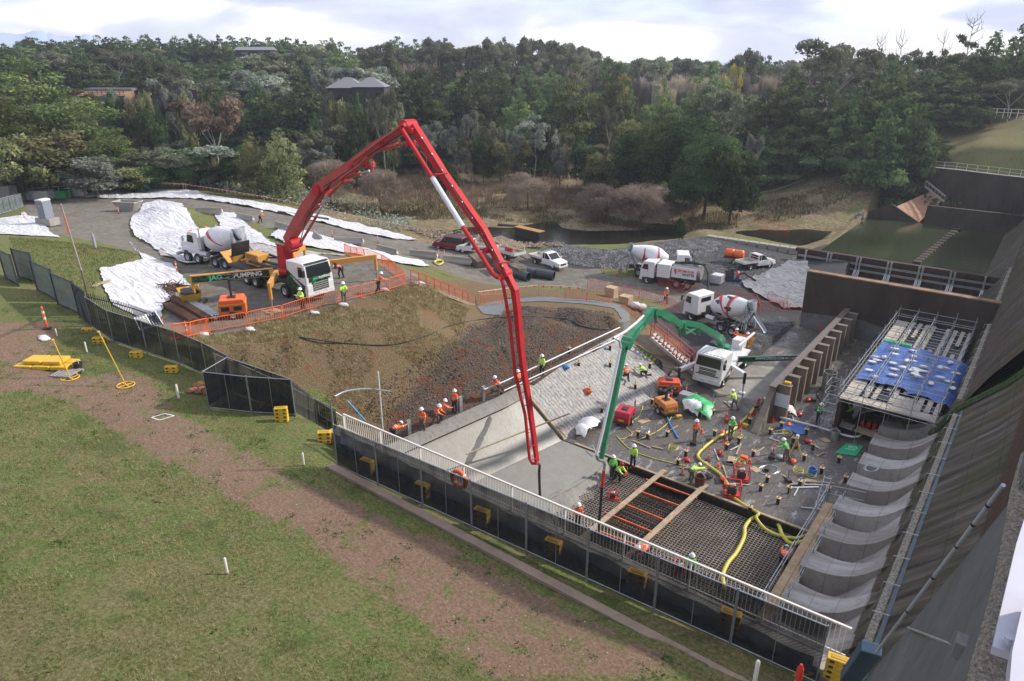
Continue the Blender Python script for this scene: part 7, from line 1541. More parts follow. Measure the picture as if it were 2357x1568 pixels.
ppl=[('hands',U(698,715,8.6),150,Lm,'worker in lime jacket and white hat standing left, before the pump truck cab',m_navy),('hands',U(793,700,8.6),-150,Lm,'worker in lime jacket leaning by the barrier right of the truck cab, one leg bent',m_khaki),('work',U(873,674,8.6),-60,O,'worker in orange bending over the corner of the orange barriers',m_navy),('bend',U(784,640,8.6),60,O,'worker in orange bent over behind the right outrigger of the pump truck',m_navy),('work',G(601,514),-80,O,'distant worker in orange on the road beside the jersey barriers',m_navy),('walk',G(1532,697),180,O,'worker in orange walking in the yard in front of the tank truck',m_navy),('stand',G(1717,806),120,O,'worker in orange and navy tending the hopper of the green pump truck',m_navy),('hands',G(1693,796),100,O,'worker half hidden behind the hopper under the mixer chute',m_navy),('work',U(1688,943,0),40,Lm,'worker in lime jacket standing right of the front outrigger of the white truck',m_khaki),('hands',U(1680,1008,0),180,Gn,'worker in green jacket standing beside the yellow hose in the yard',m_khaki),('stand',U(1598,1015,0),200,O,'worker in plain orange standing in the open yard by the green tarpaulin',m_khaki),('hands',U(1882,975,0),180,Gn,'worker in lime jacket standing with joined hands in front of the scaffold',m_navy),('kneel',U(1917,985,0),-70,O,'worker in orange crouching beside the culvert mouth',m_navy),('work',U(1953,970,0),100,Lm,'worker in lime vest and dark sleeves leaning in the culvert mouth',m_navy),('work',U(1806,1060,0),60,Gn,'worker in lime jacket holding a long pole among the starter posts',m_khaki),('bend',U(1592,1108,0),-60,Lm,'worker in lime jacket bent double beside the dark bin at the formwork',m_khaki),('stand',U(1456,1075,0),160,Lm,'worker in lime shirt and white hat standing on the formwork edge',m_navy),('stand',U(1408,1100,-.35),-160,Gn,'worker in bright green jacket guiding the hose at the pour',m_navy),('work',U(1421,1112,-.4),-140,Lm,'worker in lime with dark red hat beside the hose, in front of the green jacket',m_navy),('stand',U(1329,1215,-.4),190,O,'worker in orange standing in the mat behind the white railing',m_navy),('bend',U(1485,1290,-.4),120,O,'worker in orange bent over at the foot of the right timber plank',m_navy),('stand',U(1586,1335,-.4),170,Gn,'worker in green jacket behind the railing beside the red vibrator frame',m_navy),('bend',U(1800,1310,-.4),-30,O,'worker in orange with blue hat bent beside the plywood walkway',m_navy),('stand',at_floor(1247,878),150,Lm,'worker in lime jacket with folded arms at the top of the meshed slope',m_navy),('work',at_floor(1147,912),120,O,'worker in orange at the top corner of the fresh slab',m_khaki),('stand',at_floor(1193,902),60,O,'worker in orange partly hidden behind the red boom',m_navy),('stand',at_floor(973,993),170,O,'worker in orange with back turned, leftmost of the group on the slab edge',m_khaki),('work',at_floor(1005,985),-110,O,'worker in orange holding the power screed at the slab edge',m_khaki),('work',at_floor(1018,972),-60,O,'worker in orange and navy stepping beside the screed operator',m_navy),('stand',at_floor(1047,950),-30,O,'worker in orange, rightmost and highest of the group on the slab edge',m_navy),('bend',at_floor(910,1015),-40,O,'worker in orange bent down behind the white railing at the slab corner',m_navy),('kneel',at_floor(1441,872),0,O,'worker in orange crouching on the meshed slope',m_navy),('kneel',at_floor(1482,866),80,Lm,'worker in lime jacket crouching high on the meshed slope',m_navy)]
m_rhat=M('dark_red_hard_hat',(.16,.02,.02),.4);m_bhat=M('pale_blue_hard_hat',(.35,.48,.65),.4)
for kd,p,dg,jc,lb_,tr in ppl:p.z=max(p.z,gz(p.x,p.y))if p.x<xtop(p.y)and p.x>-34 and p.y<52 else p.z;person(kd,p,fr_(dg),jc,lb_,tr,m_rhat if 'dark red hat' in lb_ else(m_bhat if 'blue hat' in lb_ else m_hat))
def first_or_dup(build,spots,group):
 src=build();src['group']=group
 for i,(p,rz,lab,sc_)in enumerate(spots):
  if i==0:src.location=p;src.rotation_euler=(0,0,rz);src.scale=(sc_,)*3;src['label']=lab
  else:dup(src,p,rz,lab,group,scale=sc_)
def ballast():
 r=thing('ballast_block','','ballast block');MB().box((0,0,.11),(.72,.34,.22)).build('block',m_yel,r,bev=.03)
 for x in(-.2,.2):MB().box((x,-.172,.12),(.14,.012,.09)).build('slot',m_blk,r)
 MB().box((0,0,.228),(.5,.16,.02)).build('top_recess_shade',M('yellow_recess_shade',(.4,.24,.02),.6),r);return r  # flat darker plate paints the shade of a hollow on the block top
bl=[((202,762),1,'left end, below the last grey palisade panel'),((229,790),2,'second from the left along the black fence'),((315,823),2,'third from the left along the black fence'),((396,857),2,'fourth along the black fence, behind the leaning yellow post'),((469,888),1,'beside the pile of red rocks'),((650,970),4,'in front of the fence bump-out'),((749,1018),3,'just left of the tall corner post')]
inb=[(820,1100,3),(947,1158,3),(1085,1220,3),(1247,1298,3),(1437,1390,4),(1650,1495,4),(1903,1608,4)]
sp=[];lv=['lowest','second','third','top']
for(px,py),n,lab in bl:
 p=G(px,py)
 for q in range(n):sp.append((p+Vector((0,0,q*.195)),R(40)+q*.04,'yellow ballast block %s, %s'%(lab,lv[q]if n>1 else 'single'),1))
nm_=['nearest the corner post','below the lifebuoy side','right of the lifebuoy','at the middle of the front fence','under the dark navy cloth','near the right end of the front fence','at the right end by the dam']
for(px,py,n),lab in zip(inb,nm_):
 p=U(px,py,10.0);p.y=15.1+(p.x+21.25)*.057+.38;p.z=10.0
 for q in range(n):sp.append((p+Vector((0,.15,q*.195)),R(5)+q*.03,'yellow ballast block inside the fence %s, %s of stack'%(lab,lv[q]),1))
sp=[(p,r_,l,.86)for p,r_,l,s_ in sp]
first_or_dup(ballast,sp,'yellow fence ballast blocks')
def bollard():
 r=thing('bollard','','bollard');MB().lathe([(.18,0),(.18,.05),(.06,.07)],(0,0,0),12).build('base',m_black,r,smooth=True);MB().lathe([(.055,.05),(.055,1.0),(.03,1.08),(0,1.09)],(0,0,0),10).build('tube',m_orange,r,smooth=True)
 for z in(.45,.75):MB().lathe([(.058,z),(.058,z+.13)],(0,0,0),10).build('band',m_refl,r,smooth=True);
 return r
bs=[((109,757),'orange bollard with grey band standing alone on the left grass',1.35),((432,778),'orange bollard at the left end of the pad barriers',1.1),((377,760),'orange bollard beside the solar panels',.9),((458,670),'red bollard under the raised outrigger beam',1),((408,668-40),'orange bollard beside the mixer truck wheels',1),((150,508),'small bollard beside the grey toilet',1),((57,505),'small orange bollard by the site gate',1),((274,492),'orange bollard beside the grey skip',1),((193,457),'orange bollard before the white pallets',1),((985,560),'bollard beside the end of the white berm',.9),((1010,592),'left one of two bollards after the jersey barriers',1),((1023,594),'right one of two bollards after the jersey barriers',1),((870,560),'bollard between the jersey barriers on the road',1),((765,545),'bollard between jersey barriers behind the red boom',1),((1390,630),'left bollard at the foot of the dark gravel bund',.9),((1421,636),'right bollard at the foot of the dark gravel bund',.9)]
fl_b=[((1630,1060),'red and white bollard in the yard beside the yellow hose'),((1660,1080-30),'red and white bollard left of the orange box'),((1779,1045),'bollard on a round base left of the surveyor tripod'),((1570,1093),'bollard behind the bent worker'),((1545,918),'red bollard left of the white truck front'),((1578,912),'red bollard beside the red pallet'),((1668,1007),'bollard behind the green-jacketed worker'),((1702,1010),'bollard in the cluster of red tape')]
first_or_dup(bollard,[(G(*p),0,l,s)for p,l,s in bs]+[(U(*p,0),0,l,1)for p,l in fl_b],'orange bollards')
o=thing('bollard','red-topped white bollard in the foreground at the bottom right','bollard',U(1830,1600,10.3));MB().cyl((0,0,0),(0,0,.75),.085,n=12).build('tube',m_white,o,smooth=True);MB().lathe([(.09,.55),(.09,.95),(.06,1.02),(.035,1.1),(0,1.1)],(0,0,0),12).build('cap',m_redp,o,smooth=True)
def wpost():
 r=thing('marker_post','','post');MB().lathe([(.055,0),(.055,.82),(.03,.86),(0,.86)],(0,0,0),10).build('tube',m_white,r,smooth=True);MB().cyl((0,0,0),(0,0,.1),.07,n=8).build('collar',m_grey,r);return r
wps=[((412,920),'white marker post on the dirt track left of the rock pile',1),((201,813),'short white marker post behind the yellow stack',.8),((132,775),'short pinkish marker post near the lone orange bollard',.6),((700,1072),'white marker post beside the ballast near the corner post',.75),((524,1322),'white marker post standing alone on the near grass',.75),((1735,1580),'pale marker post at the kerb in the bottom right',1.1)]
first_or_dup(wpost,[(G(*p),0,l,s)for p,l,s in wps],'white marker posts')
def cone():
 r=thing('traffic_cone','','traffic cone');MB().box((0,0,.02),(.36,.36,.04)).build('base',m_orange,r,bev=.01);MB().lathe([(.14,.04),(.03,.7),(0,.71)],(0,0,0),12).build('cone',m_orange,r,smooth=True);MB().lathe([(.098,.3),(.068,.5)],(0,0,0),12).build('band',m_refl,r,smooth=True);return r
cs=[((1672,1000+17),'cone behind the yellow hose'),((1318,965+84-90),'cone beside the coiled cable at the slope foot'),((1615,1015-40+20),'cone in front of the orange lighting tower'),((1700,1135-80+15),'cone left of the orange box'),((1653,1145-70),'cone carrying a pole near the yellow hose'),((1725,1065),'cone right of the orange box in the yard'),((1812,1050),'cone beside the surveyor tripod'),((1672,960),'cone between the blue straps and the green tarpaulin')]
first_or_dup(cone,[(U(*p,0),0,'orange '+l,.8)for p,l in cs],'traffic cones')
def starter():
 r=thing('anchor_stub','','anchor stub');MB().cyl((0,0,0),(0,0,.45),.11,n=10).build('sleeve',m_blackp,r,smooth=True);MB().box((0,0,.47),(.3,.3,.03)).build('plate',M('ply_plate',(.5,.33,.16),.7),r);MB().cyl((0,0,.48),(0,0,.68),.045,n=8).build('nut',m_galv,r,smooth=True);return r
st_px=[(1404,1046-240),(1332,845),(1310,792+20),(1357,905),(1404,905-60),(1281,885+15),(1260,1000-35),(1495,848),(1462,895),(1536,985-65),(1468,1070-65),(1500,930),(1535,1005),(1490,1010),(1578,1050),(1600,920),(1605,1100),(1644,1013-10),(1672,1035),(1700,1020),(1733,1050),(1772,1000),(1798,985),(1825,1000+20),(1850,1060),(1870,1035),(1890,1090),(1905,1135),(1840,1120),(1790,1160),(1750,1130),(1725,1180),(1816,1135),(1725,975),(1765,960),(1640,955),(1610,940),(1855,1000),(1930,1065),(1945,1110),(1765,1110),(1560,1130-60),(1240,915),(1385,950)]
ph=lambda p:'yard'
first_or_dup(starter,[(at_floor(*p),0,('black sleeve anchor stub with a timber plate on the meshed slope' if at_floor(*p).z>.05 else 'black sleeve anchor stub with a timber plate in the dark yard'),1)for p in st_px],'anchor stubs')
for p,l in(((1460,952),'left of the red compressor'),((1615,1000-40),'by the green tarpaulin'),((1706,935),'left of the lime-jacketed worker'),((1748,948),'beside the notice board')):
 MB().box((0,0,.6),(.12,.05,1.2)).build('steel_post',m_galv,label='short upright galvanised post '+l,cat='post',group='short galvanised posts').location=U(*p,0)
def jersey():
 r=thing('road_barrier','','concrete barrier');MB().prism([(-.3,0),(.3,0),(.28,.2),(.12,.45),(.08,.85),(-.08,.85),(-.12,.45),(-.28,.2)],-1.9,1.9,'YZ').build('body',m_conc,r);MB().box((1.95,0,.4),(.1,.3,.3)).build('joint',m_white,r);return r
jb=[((453,486),(510,497)),((532,500),(600,515)),((620,520),(690,538)),((710,545),(757,562)),((773,556),(833,566)),((863,577),(921,590)),((950,588),(1000,597)),((1031,601),(1075,611))]
jl_=['concrete road barrier, farthest left, above the white mound','concrete road barrier left of the distant worker','concrete road barrier right of the distant worker','concrete road barrier behind the red boom','concrete road barrier just right of the red boom','concrete road barrier above the dark stone patch','concrete road barrier left of the two bollards','concrete road barrier at the right end of the road row']
js=[]
for(a,b),l in zip(jb,jl_):a=G(*a);b=G(*b);js.append(((a+b)/2,math.atan2(b.y-a.y,b.x-a.x),l,1))
first_or_dup(jersey,js,'concrete road barriers')
for(px,py,w,h,l)in((1095,612,2.2,1.2,'loose brown concrete block left of the tilted one'),(1125,610,2.0,1.6,'tilted brown concrete block on the road edge'),(1155,628,2.3,1.5,'brown concrete block left of the big pipes'),(1190,638,2.6,1.4,'brown concrete block behind the big pipes')):
 o=MB().box((0,0,h/2),(w,1.1,h)).build('brown_block',conc('brown_block_concrete',(.19,.16,.125),amt=.5),bev=.05,label=l,cat='concrete block',group='brown concrete blocks');o.location=G(px,py);o.rotation_euler=(0,R(14 if 'tilted' in l else 0),R(-20))
m_pe=M('dark_plastic_pipe',(.04,.055,.065),.45,var=.2)
for i,(a,b)in enumerate((((1150,628),(1217,648)),((1160,620),(1232,640)),((1200,632),(1275,645)))):
 a=G(*a)+Vector((0,0,.55));b=G(*b)+Vector((0,0,.55));d=b-a;q=d.to_track_quat('Z','Y');mb=MB().lathe([(.48,0),(.55,0),(.55,d.length),(.48,d.length),(.48,0)],(0,0,0),18)
 o=mb.build('plastic_pipe',m_pe,smooth=True,label='large dark plastic pipe, %s of the three by the yard road'%['front left','middle','right'][i],cat='pipe',group='large dark pipes');o.location=a;o.rotation_mode='QUATERNION';o.rotation_quaternion=q
m_yh=M('yellow_hose',(.52,.46,.07),.5,var=.15,scale=5,dirt=(.3,.25,.08),damt=.4)
def smooth_path(P_,n=6):
 out=[];P_=[P_[0]]+P_+[P_[-1]]
 for i in range(1,len(P_)-2):
  for k in range(n):
   t=k/n;a,b,c,d=P_[i-1],P_[i],P_[i+1],P_[i+2];out.append(.5*((2*b)+(c-a)*t+(2*a-5*b+4*c-d)*t*t+(3*b-a-3*c+d)*t**3))
 return out+[P_[-2]]
def hose(name,px,r_,m,label,z=0,cat='hose',fl=None):
 P_=[(fl(*q[:2])if fl else U(q[0],q[1],q[2]if len(q)>2 else z))+Vector((0,0,r_))for q in px];return MB().tube(smooth_path(P_),r_,7).build(name,m,smooth='all',label=label,cat=cat)
hose('yellow_hose',[(1737,940),(1722,960),(1705,975),(1690,990),(1660,1005),(1630,1025),(1607,1048),(1612,1062),(1640,1082),(1660,1098),(1675,1120),(1680,1145)],.11,m_yh,'thick yellow hose winding through the yard to the red pump')
hose('yellow_hose',[(1690,1150),(1720,1170),(1745,1185),(1740,1195,-.1),(1760,1220,-.3),(1790,1235,-.3),(1830,1242,-.3),(1855,1235,-.2)],.10,m_yh,'yellow hose from the red pump over the formwork into the mat')
hose('yellow_hose',[(1850,1250),(1820,1255),(1800,1235),(1790,1210),(1765,1192),(1735,1195),(1715,1215),(1712,1240),(1695,1275),(1675,1300),(1663,1330),(1668,1362)],.12,m_yh,'looping yellow hose lying on the big reinforcement mat',-.33)
hose('black_hose',[(1850,865,.3),(1812,870),(1793,885),(1790,905),(1770,920),(1750,935),(1737,942)],.13,m_black,'thick black hose running from the counterfort wall to the yellow hose',.1)
hose('yellow_cable',[(1480,935),(1470,960),(1440,980),(1455,1000),(1430,1012),(1420,1005),(1450,1035),(1500,1055),(1560,1070),(1590,1078)],.035,m_yh,'thin yellow air line curling round the compressors',cat='air line')
hose('yellow_cable',[(1550,950),(1536,975),(1510,995),(1465,1015)],.03,m_yh,'thin yellow line between the compressors',cat='air line')
hose('blue_strap',[(1535,962),(1545,985),(1560,1010)],.07,M('blue_strap',(.04,.16,.45),.6),'blue lay-flat hose by the orange lighting tower',cat='hose')
hose('black_cable',[(690,778),(800,792),(900,795),(980,775),(1040,750),(1120,735),(1200,730),(1300,735),(1340,752),(1400,760)],.05,m_black,'long black cable lying across the brown grassy bank',cat='cable',fl=lambda x,y:G(x,y))
hose('red_hose',[(1860,735),(1885,750),(1880,775),(1875,800),(1850,835),(1858,850)],.12,m_redp,'red hose snaking down the gravel beside the counterfort wall',cat='hose',fl=lambda x,y:G(x,y))
hose('black_pipe',[(1905,880),(1880,905),(1890,930),(1875,945)],.04,m_black,'coiled black cable on the floor behind the counterforts',cat='cable')
hose('white_pipe',[(1795,963),(1880,985),(1960,1008),(1990,1000),(2030,990)],.09,m_pipew,'white pipe lying along the floor in front of the culvert',.15,'pipe')
MB().tube([at_floor(1425,778)+Vector((0,0,1.0)),at_floor(1160,905)+Vector((0,0,.95)),at_floor(1115,922)+Vector((0,0,.9))],.055,7).build('handrail',m_pipew,smooth=True,label='long white guard rail along the top of the meshed slope, upper pipe',cat='pipe rail')
MB().tube([at_floor(1425,790)+Vector((0,0,.5)),at_floor(1160,912)+Vector((0,0,.45))],.05,7).build('handrail',m_pipew,smooth=True,label='long white pipe below the upper guard rail on the slope',cat='pipe rail')
for i,q in enumerate(((1412,790),(1340,822),(1268,858),(1220,882))):MB().cyl((0,0,-.1),(0,0,1.1),.03,n=5).build('rail_post',m_galv,label='thin rail post on the slope edge, %s from the green boom'%ords[i],cat='post',group='slope rail posts').location=at_floor(*q)
for i,q in enumerate(((1113,920),(1060,945),(942,1000))):MB().box((0,0,.5),(.16,.3,1.2)).build('steel_column',m_galv,label='short galvanised column stub at the slab edge, %s'%['below the bare corner','beside the rightmost worker','by the bent worker'][i],cat='column',group='column stubs').location=at_floor(*q)
MB().cyl((0,0,-.5),(0,0,4.3),.055,n=8).build('white_pole',m_pipew,smooth=True,label='tall thin white pole standing behind the railing',cat='pole').location=G(881,990)
hose('grey_pipe',[(770,915,9.6),(800,902,9.4),(850,897,8.4),(900,903,7.0)],.05,m_galv,'curved grey pipe arching above the black fence',cat='pipe')
hose('blue_pipe',[(800,925,8.6),(840,970,7.0)],.05,M('light_blue',(.10,.35,.65),.5),'light blue pole leaning behind the corner post',cat='pole')
def gen(name,label,p,rz,L,w,h,m,cat,wheels=True,lid=None,mast=None,band=None):
 r=thing(name,label,cat,p,rz);MB().prism([(-L/2,.35),(L/2,.35),(L/2,h*.75),(L/2-.12,h),(-L/2+.12,h),(-L/2,h*.75)],-w/2,w/2).build('canopy',m,r,bev=.06)
 MB().box((0,0,.3),(L*1.02,w*1.02,.16)).build('frame',m_chas,r)
 for s in(-1,1):
  for x in(-L*.25,L*.2):MB().box((x,s*(w/2+.006),h*.55),(L*.3,.012,h*.22)).build('louvre',m_blk,r)
 if band:MB().box((0,0,h*.76),(L*1.01,w*1.01,.07)).build('band',band,r)
 MB().box((0,0,h+.03),(L*.3,w*.4,.06)).build('hatch',m_blk,r);MB().bar((L/2,0,.35),(L/2+.9,0,.3),.07).build('drawbar',m_chas,r)
 MB().box((-L/2-.01,0,.55),(.02,.45,.14)).build('number_plate',m_yel,r)
 for s in(-1,1):MB().box((-L/2-.01,s*w*.36,.7),(.02,.12,.12)).build('tail_light',m_redl,r)
 if wheels:
  for y in(-w/2-.1,w/2+.1):wheel(r,0,y,.32,.2)
 if mast:
  MB().bar((0,0,h),(0,0,h+mast),.16).build('mast',m_chas,r)
  for s in(-1,1):
   for q in(0,1):o=MB().lathe([(0,0),(.2,.02),(.24,.1),(.1,.16)],(0,0,0),10).build('flood_light',m_blackp,r,smooth=True);o.location=(q*.42-.2,s*(.45+q*.12),h+mast-.05*q)
  MB().bar((0,-.7,h+mast),(0,.7,h+mast),.07).build('lamp_bar',m_chas,r)
 return r
gen('lighting_tower','orange lighting tower trailer with folded lamps on the truck pad',U(540,728,8.6),R(55),1.9,1.5,1.5,m_orange,'lighting tower',mast=1.5,band=m_yel)
gen('generator','red-orange generator with yellow stripe just left of the white truck',U(1538,905,0),R(30),1.9,1.1,1.25,M('red_orange_canopy',(.62,.085,.03),.4,var=.1),'generator',band=m_yel)
gen('lighting_tower','dull orange lighting tower trailer with black lamp head in the yard',U(1530,950,0),R(150),1.7,1.2,1.2,M('dull_orange_canopy',(.55,.20,.05),.5,var=.15,dirt=(.2,.1,.05),damt=.5),'lighting tower',mast=.9)
gen('compressor','crimson compressor trailer beside the green boom',U(1437,972,0),R(100),1.7,1.2,1.2,M('crimson_canopy',(.40,.015,.035),.4,var=.1),'compressor')
def frame_pump(label,p,s=1.0):
 r=thing('vibrator_unit',label,'vibrator unit',p,.4,'red framed engine units');r.scale=(s,)*3;f=MB()
 for x in(-.45,.45):
  for y in(-.35,.35):f.bar((x,y,.05),(x,y,.85),.05)
 for z in(.08,.85):
  for x in(-.45,.45):f.bar((x,-.35,z),(x,.35,z),.05)
  for y in(-.35,.35):f.bar((-.45,y,z),(.45,y,z),.05)
 f.build('frame',m_redp,r);MB().box((0,0,.38),(.5,.42,.4)).build('engine',m_chas,r,bev=.05);MB().cyl((-.1,0,.6),(.15,0,.72),.13,n=10).build('fuel_tank',m_white,r,smooth=True);MB().box((0,0,.12),(.8,.5,.08)).build('tray',m_redp,r);return r
frame_pump('red framed pump where the yellow hose ends beside the formwork',U(1683,1140,0),1.15);frame_pump('red framed engine behind the one on the yellow hose',U(1705,1103,0),1.1);frame_pump('small red framed unit on the mat left of the plank',U(1410,1148,-.36),.7);frame_pump('small red framed unit behind the railing by the green jacket',U(1565,1318,-.36),.8);frame_pump('small red framed unit resting by the fresh pour',U(1434,1092,-.3),.6)
def lump(name,label,px,m,h,cat,step=.25,seed=1,**k):
 P_=[U(*q,0)for q in px];c=sum(P_,Vector())/len(P_);rmax=max((q-c).length for q in P_)
 return drape(name,P_,m,0,step,.06,True,seed=seed,zf=lambda x,y:.04+h*max(0,1-(math.hypot(x-c.x,y-c.y)/rmax)**2.2)*(1+.35*float(vn(x,y,.5,seed,3))),label=label,cat=cat,**k)
lump('green_tarpaulin','bright green tarpaulin over a heap in the middle of the yard',[(1568,940),(1580,922),(1610,925),(1643,938),(1636,968),(1608,962),(1572,955)],m_gtarp,.95,'tarpaulin',seed=3)
lump('plastic_sheet','crumpled white plastic lying over the green tarpaulin',[(1568,945),(1585,930),(1605,940),(1618,950),(1605,964),(1575,955)],m_bag,1.12,'plastic sheet',seed=4)
lump('blue_sheet','flat blue sheet on the floor in front of the notice board',[(1788,985),(1800,973),(1862,984),(1855,1002),(1840,1003)],m_tarp,.10,'sheet',seed=5)
for i,(px,l)in enumerate(((((1322,985),(1345,965),(1385,975),(1375,992),(1345,1000)),'white bag of offcuts beside the green boom tip'),(((1325,990),(1350,985),(1362,1000),(1345,1013),(1325,1008)),'open white bulk bag with rusty scrap near the slope foot'),(((1755,930),(1780,925),(1785,940),(1765,948)),'white bulk bag left of the notice board'),(((1782,943),(1812,940),(1835,960),(1800,958)),'white bulk bag below the notice board'))):
 lump('bulk_bag',l,px,m_bag,.7,'bulk bag',seed=10+i,group='white bulk bags')
gsn=thing('green_banner','green banner sheet with white lettering lying by the concrete teeth','banner',(0,0,0))
a,b,c,d=[U(*q,.05)for q in((1948,1020),(1988,1027),(1970,1050),(1922,1042))];MB().add([a,b,c,d],[(0,1,2,3)]).build('sheet',M('banner_green',(.02,.36,.17),.5,var=.1),gsn)
mid=(a+b+c+d)/4;an=math.atan2((b-a).y,(b-a).x);text('emblem','(C)',.45,m_letw,gsn,mid+(a-d)*.22+Vector((0,0,.012)),(0,0,an))
MB().bar(mid-(b-a)*.3+Vector((0,0,.01)),mid+(b-a)*.3+Vector((0,0,.01)),.06,.004).build('lettering_line',m_letw,gsn)
r=thing('survey_tripod','yellow surveyor tripod beside the worker with the pole','tripod',U(1828,1048,0))
for q in range(3):a=q*2.09;MB().bar((0,0,1.4),(math.cos(a)*.5,math.sin(a)*.5,0),.05).build('leg',m_yel,r)
MB().box((0,0,1.52),(.2,.2,.28)).build('instrument',m_white,r,bev=.03)
for p,rz,L,m,l in(((1866,1118),35,2.6,m_galv,'long metal channel'),((1880,1112),30,2.2,m_timb,'plank'),((1850,1124),40,2.0,m_pipew,'white tube'),((1700,1035),100,1.8,m_timb,'timber')):
 o=MB().box((0,0,.06),(L,.12,.08)).build('loose_bar',m,label='loose %s lying among the yard clutter'%l,cat='bar',group='loose bars in the yard');o.location=U(*p,0);o.rotation_euler=(0,0,R(rz))
def bucket(label,p,m,s=1.0):
 r=thing('bucket',label,'bucket',p);r.scale=(s,)*3;MB().lathe([(.15,0),(.19,.38),(.17,.38),(.14,.04)],(0,0,0),14).build('pail',m,r,smooth=True);MB().tube([(-.18,0,.36),(0,.05,.5),(.18,0,.36)],.012,5).build('handle',m_galv,r);return r
bucket('white bucket with red rim in the clutter by the teeth',U(1845,1118,0),m_white);bucket('blue coiled bucket at the right of the yard',U(1868,1075+20,0),M('blue_plastic',(.03,.18,.5),.5),1.5);bucket('dark drum bin beside the bent worker in lime',U(1610,1118,0),m_rust,2.0);bucket('grey bin in front of the culvert pipe',U(1920,1010,0),m_galv,1.8)
bucket('black bucket on the grey pallet at left',G(182,853),m_black,1.2)
r=thing('formwork_stack','low stack of yellow plastic barrier bases on the left grass','barrier bases',G(110,843),R(35))
for i in range(3):
 for j in range(2):MB().box((-1+i*1.0,-.3+j*.62,.12+.0*i),(.94,.56,.2)).build('base',m_yel,r,bev=.03)
for i in range(2):MB().box((-.6+i*1.1,.1,.33),(1.0,.9,.18)).build('top_base',m_yel,r,bev=.03)
MB().box((0,0,.01),(3.2,1.4,.04)).build('bottom_board',m_blackp,r)
def pallet(label,p,rz,m=None,z=0):
 r=thing('pallet',label,'pallet',p,rz,'pallets');m=m or m_timb
 for i in range(6):MB().box((-.5+i*.2,0,.13),(.13,1.1,.025)).build('board',m,r)
 for i in range(3):MB().box((0,-.48+i*.48,.06),(1.15,.1,.1)).build('bearer',m,r)
 return r
pallet('grey weathered pallet in front of the yellow stack',G(155,862),R(30),M('grey_wood',(.26,.24,.23),.9,var=.3));pallet('timber pallet at the foot of the red-railed stairs',U(1556,846,1.0),R(20));
for p,hgt,tilt,l in(((290,888),3.1,-14,'tall leaning yellow post on a ring base on the dirt track'),((162,871),2.2,-10,'shorter leaning yellow post on a ring base beside the pallet')):
 r=thing('ring_base_post',l,'post',G(*p));MB().tube([(math.cos(t)*.42,math.sin(t)*.42,.04)for t in np.linspace(0,6.283,25)[:-1]],.035,6,closed=True).build('ring',m_yel,r,smooth='all')
 f=MB();f.bar((-.42,0,.04),(.42,0,.04),.05);f.bar((0,-.42,.04),(0,.42,.04),.05);f.build('cross',m_yel,r);t=R(tilt);MB().cyl((0,0,.04),(math.sin(t)*hgt*.8,math.sin(t)*hgt*.6,hgt*math.cos(t)),.032,n=7).build('post',m_yel,r,smooth=True);MB().box((math.sin(t)*hgt*.8,math.sin(t)*hgt*.6,hgt*math.cos(t)),(.12,.12,.06)).build('cap',m_yel,r)
P_=[G(*q)for q in((62,785),(75,778),(100,780),(95,786),(80,790))];MB().blob((0,0,.05),.4,9,3,.3,(1.4,.7,.3)).build('white_bag',m_bag,smooth='all',label='crumpled white bag on the grass near the lone bollard',cat='bag').location=P_[2]
for i,q in enumerate(((448,900),(458,905),(468,900),(440,903),(475,908),(455,895),(463,893),(600,940),(620,945),(610,935))):
 MB().blob((0,0,.1),.2+.04*(i%3),7,i,.25,(1.1,.9,.7)).build('red_rock',M('red_rock',(.24,.10,.06),.95,var=.4,scale=3),label='red-brown rock in the '+('pile beside the yellow ballast' if i<7 else 'heap inside the fence bump-out'),cat='rock',group='red rocks by the fence').location=G(*q)
f=MB();pts=[G(*q)+Vector((0,0,.03))for q in((470,1145),(505,1138))]
hl=[(452,1220),(487,1210),(505,1221),(468,1232)]
f=MB();hp=[G(349+i,j)+Vector((0,0,.02))for i,j in((0,962),(30,953),(52,958),(18,968))]
for i in range(4):f.bar(hp[i],hp[(i+1)%4],.05,.01)
f.build('paint_mark',M('white_marking_paint',(.6,.6,.62),.9),label='white sprayed square mark on the dirt track',cat='paint mark')
r=thing('solar_panel_rig','pair of tilted solar panels above the black fence at left','solar panel',G(345,760),0)
for i,(A_,B_,C_,D_)in enumerate((((309,732),(334,724),(350,752),(322,760)),((334,724),(357,718),(375,746),(350,752)))):
 P4_=[U(*q,z)for q,z in zip((A_,B_,C_,D_),(12.0,12.0,11.3,11.3))];P4_=[p-r.location for p in P4_];c=sum(P4_,Vector())/4
 MB().add([tuple(p)for p in P4_],[(0,1,2,3)]).build('cell_panel',M('solar_cells',(.012,.015,.03),.15,var=.2,scale=6),r);f=MB()
 for a,b in zip(P4_,P4_[1:]+P4_[:1]):f.bar(a,b,.05)
 for k in(1,2,3):f.bar(P4_[0].lerp(P4_[1],k/4),P4_[3].lerp(P4_[2],k/4),.012);
 for k in(1,2,3,4,5):f.bar(P4_[0].lerp(P4_[3],k/6),P4_[1].lerp(P4_[2],k/6),.012)
 f.build('panel_frame',m_galv,r)
for i,(a,b,m,l)in enumerate((((400,690),(480,738),m_rust,'rusty steel bundle on the pad, left one'),((415,684),(500,735),m_galv,'bundle of grey steel tubes on the pad beside the rusty bundle'),((385,705),(450,745),m_rust,'low heap of rusty bars in front of the tube bundle'))):
 a=U(*a,8.75);b=U(*b,8.75);r=thing('steel_bundle',l,'steel bundle',a,0,'steel bundles');d=b-a;n=Vector((-d.y,d.x,0)).normalized();k_=random.Random(i)
 for q in range(16):o=n*((q%6)*.13-.3)+Vector((0,0,.1+(q//6)*.11));e=d*k_.uniform(-.04,.04);MB().cyl(o+e,d+o+e*.5,.055,n=6).build('bar',m,r)
